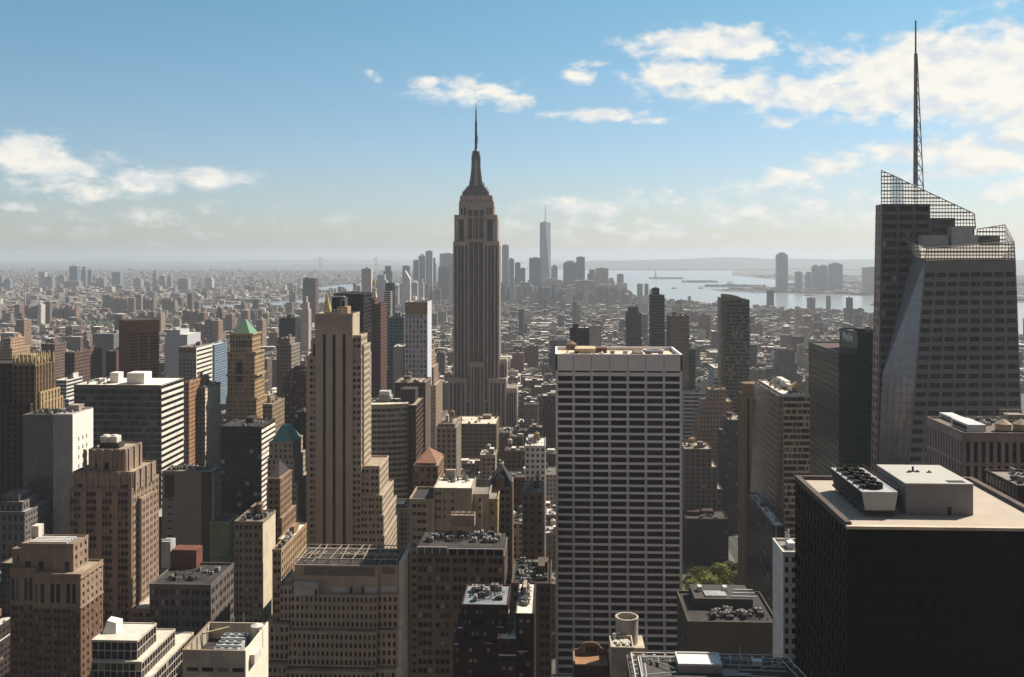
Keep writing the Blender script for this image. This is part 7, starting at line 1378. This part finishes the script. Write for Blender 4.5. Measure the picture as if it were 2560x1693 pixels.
for i, (px, py, L_, lab) in enumerate(((1685, 721, 42, 'small dark ferry on the water below the left island'), (1752, 721, 46, 'small ferry on the water below the middle island'), (2021, 738, 60, 'dark barge near the far right shore'), (2188, 761, 50, 'dark boat on the river beside the faceted glass tower'), (1880, 731, 30, 'small white boat near the tallest right shore tower'), (1795, 754, 26, 'small grey boat above the banded high-rise'), (829, 715, 30, 'small white boat on the left strip of water'))):
    Y = EYE * F / (py - HZ); x = X(px, Y); b = Bld('ferry', lab, 'boat', x, Y, 'boats on the harbour'); col = M('hull_dark', (.10, .10, .11)) if i not in (4, 6) else M('hull_white', (.7, .7, .68)); q = b.p('hull', col); q.hexa([(x - L_ * .42, Y - 5, 0), (x + L_ * .4, Y - 4, 0), (x + L_ * .4, Y + 4, 0), (x - L_ * .42, Y + 5, 0), (x - L_ / 2, Y - 6, 4), (x + L_ / 2, Y - 5, 4.6), (x + L_ / 2, Y + 5, 4.6), (x - L_ / 2, Y + 6, 4)]); q = b.p('cabin', M('cabin_white', (.6, .58, .54))); q.box(x - L_ * .3, x + L_ * .22, Y - 4, Y + 4, 4.3, 9); q.cyl(x, Y, 9, 13, 1.2, n=8); b.done()
Y = 17500; b = Bld('suspension_bridge', 'faint suspension bridge with two tall towers on the horizon', 'bridge', X(870, Y), Y); BM = M('bridge_steel', (.22, .25, .28)); xa, xb = X(801, Y), X(940, Y)
for x in (xa, xb):
    t = b.p('bridge_tower', BM, 'bt%d' % (x > xa))
    for k in (-1, 1): t.box(x + k * 18 - 7, x + k * 18 + 7, Y - 8, Y + 8, 0, 214)
    t.box(x - 11, x + 11, Y - 7, Y + 7, 198, 214); t.box(x - 11, x + 11, Y - 7, Y + 7, 80, 95)
d = b.p('deck', BM); d.box(xa - 500, xb + 500, Y - 8, Y + 8, 72, 80); c = b.p('cable', BM)
pts = [(xa - 480, 78)] + [(xa + (xb - xa) * i / 16, 86 + 126 * (2 * i / 16 - 1) ** 2) for i in range(17)] + [(xb + 480, 78)]
for p_, q_ in zip(pts, pts[1:]): c.tube((p_[0], Y, p_[1]), (q_[0], Y, q_[1]), 2.2, 4)
b.done()
# ------------------------------------------------------------ trees
LEAF = M('leaves_gold', (.20, .20, .035), var=.6, streak=0, scale=6, rough=.7); LEAF2 = M('leaves_green', (.07, .095, .022), var=.6, streak=0, scale=6, rough=.7); BARK = M('bark', (.07, .05, .035))
def tree_mesh(seed, h, rad):
    r = random.Random(seed); t = MB(); t.tube((0, 0, 0), (0, 0, h * .45), .45, 8, .28); cl = []
    for i in range(9):
        a = r.uniform(0, 6.28); q = rad * r.uniform(.35, .8); e = Vector((q * math.cos(a), q * math.sin(a), h * r.uniform(.55, .9))); t.tube((0, 0, h * r.uniform(.3, .45)), e, .16, 5, .05); cl.append(e)
    cl.append(Vector((0, 0, h * .92))); c = MB()
    for e in cl:
        for _ in range(80):
            d = Vector((r.gauss(0, 1), r.gauss(0, 1), r.gauss(0, .7))).normalized() * rad * .42 * r.random() ** .4; p_ = e + d; s = r.uniform(.5, .95); u = Vector((r.gauss(0, 1), r.gauss(0, 1), r.gauss(0, .6))).normalized(); v = u.orthogonal().normalized()
            c.add([p_ - u * s, p_ + v * s * .6, p_ + u * s, p_ - v * s * .6], [(0, 1, 2, 3)])
    return t, c
TM = [tuple(m.mesh(n, mt) for m, n, mt in zip(tree_mesh(s, 17, 6.5), ('trunk', 'crown'), (BARK, lf))) for s, lf in ((1, LEAF), (2, LEAF2), (3, LEAF))]
rt = random.Random(5); spots = []
for px, py, wh in ((1732, 1440, 'at the left front of'), (1752, 1432, 'second from left in'), (1772, 1424, 'third from left in'), (1790, 1415, 'in the middle of'), (1808, 1409, 'right of the middle in'), (1826, 1400, 'near the right end of'), (1842, 1397, 'at the right end of'), (1741, 1416, 'behind the left front tree of'), (1768, 1404, 'in the back row left of'), (1795, 1396, 'in the back row middle of'), (1818, 1388, 'in the back row right of'), (1762, 1452, 'in the front row of'), (1785, 1444, 'in the front row middle of'), (1806, 1436, 'in the front row right of'), (1835, 1424, 'at the shaded right front of'), (1722, 1428, 'against the white slab side of')):
    Y = (EYE - 14) * F / (py - HZ) * .98; x = X(px, Y); k = rt.randrange(3)
    r0 = link('park_tree', None, None, (x, Y, 1.2)); r0.rotation_euler.z = rt.uniform(0, 6); s = rt.uniform(.85, 1.15); r0.scale = (s, s, s); r0['label'] = '%s tree %s the little park' % ('yellow-green' if k != 1 else 'dark green', wh); r0['category'] = 'tree'; r0['group'] = 'trees of the little park'
    link('trunk', TM[k][0], r0); link('crown', TM[k][1], r0)
b = MB(); b.box(80, 142, 580, 780, 1.21, 1.26); single('park_ground', b, M('park_lawn', (.06, .07, .03), streak=0), kind='structure')
b = MB(); rt = random.Random(9)
for (px_, py_, rx_, ry_) in PARKS:
    for i in range(500):
        a, q = rt.uniform(0, 6.28), math.sqrt(rt.random()); x, y = px_ + rx_ * q * math.cos(a), py_ + ry_ * q * math.sin(a); s = rt.uniform(6, 11)
        b.cyl(x, y, 1, s * .8, s * .2, s * .75, 7); b.cyl(x, y, s * .8, s * rt.uniform(1.3, 1.7), s * .75, s * .15, 7)
single('park_woods', b, LEAF2, 'dark green patches of park trees among the far rooftops', 'trees', kind='stuff')
# ------------------------------------------------------------ the air
hz, ht, hp = new_mat('haze_air'); ht.nodes.remove(hp); o = [n for n in ht.nodes if n.type == 'OUTPUT_MATERIAL'][0]
pv = ht.nodes.new('ShaderNodeVolumePrincipled'); ht.links.new(pv.outputs[0], o.inputs['Volume'])
pv.inputs['Color'].default_value = (.82, .90, 1.0, 1); pv.inputs['Density'].default_value = 5.4e-5; pv.inputs['Anisotropy'].default_value = .25
b = MB(); b.box(-30100, 30100, -450, 44100, -3.6, 410); single('haze', b, hz, kind='stuff', label='pale bluish haze filling the air over the city', category='haze')
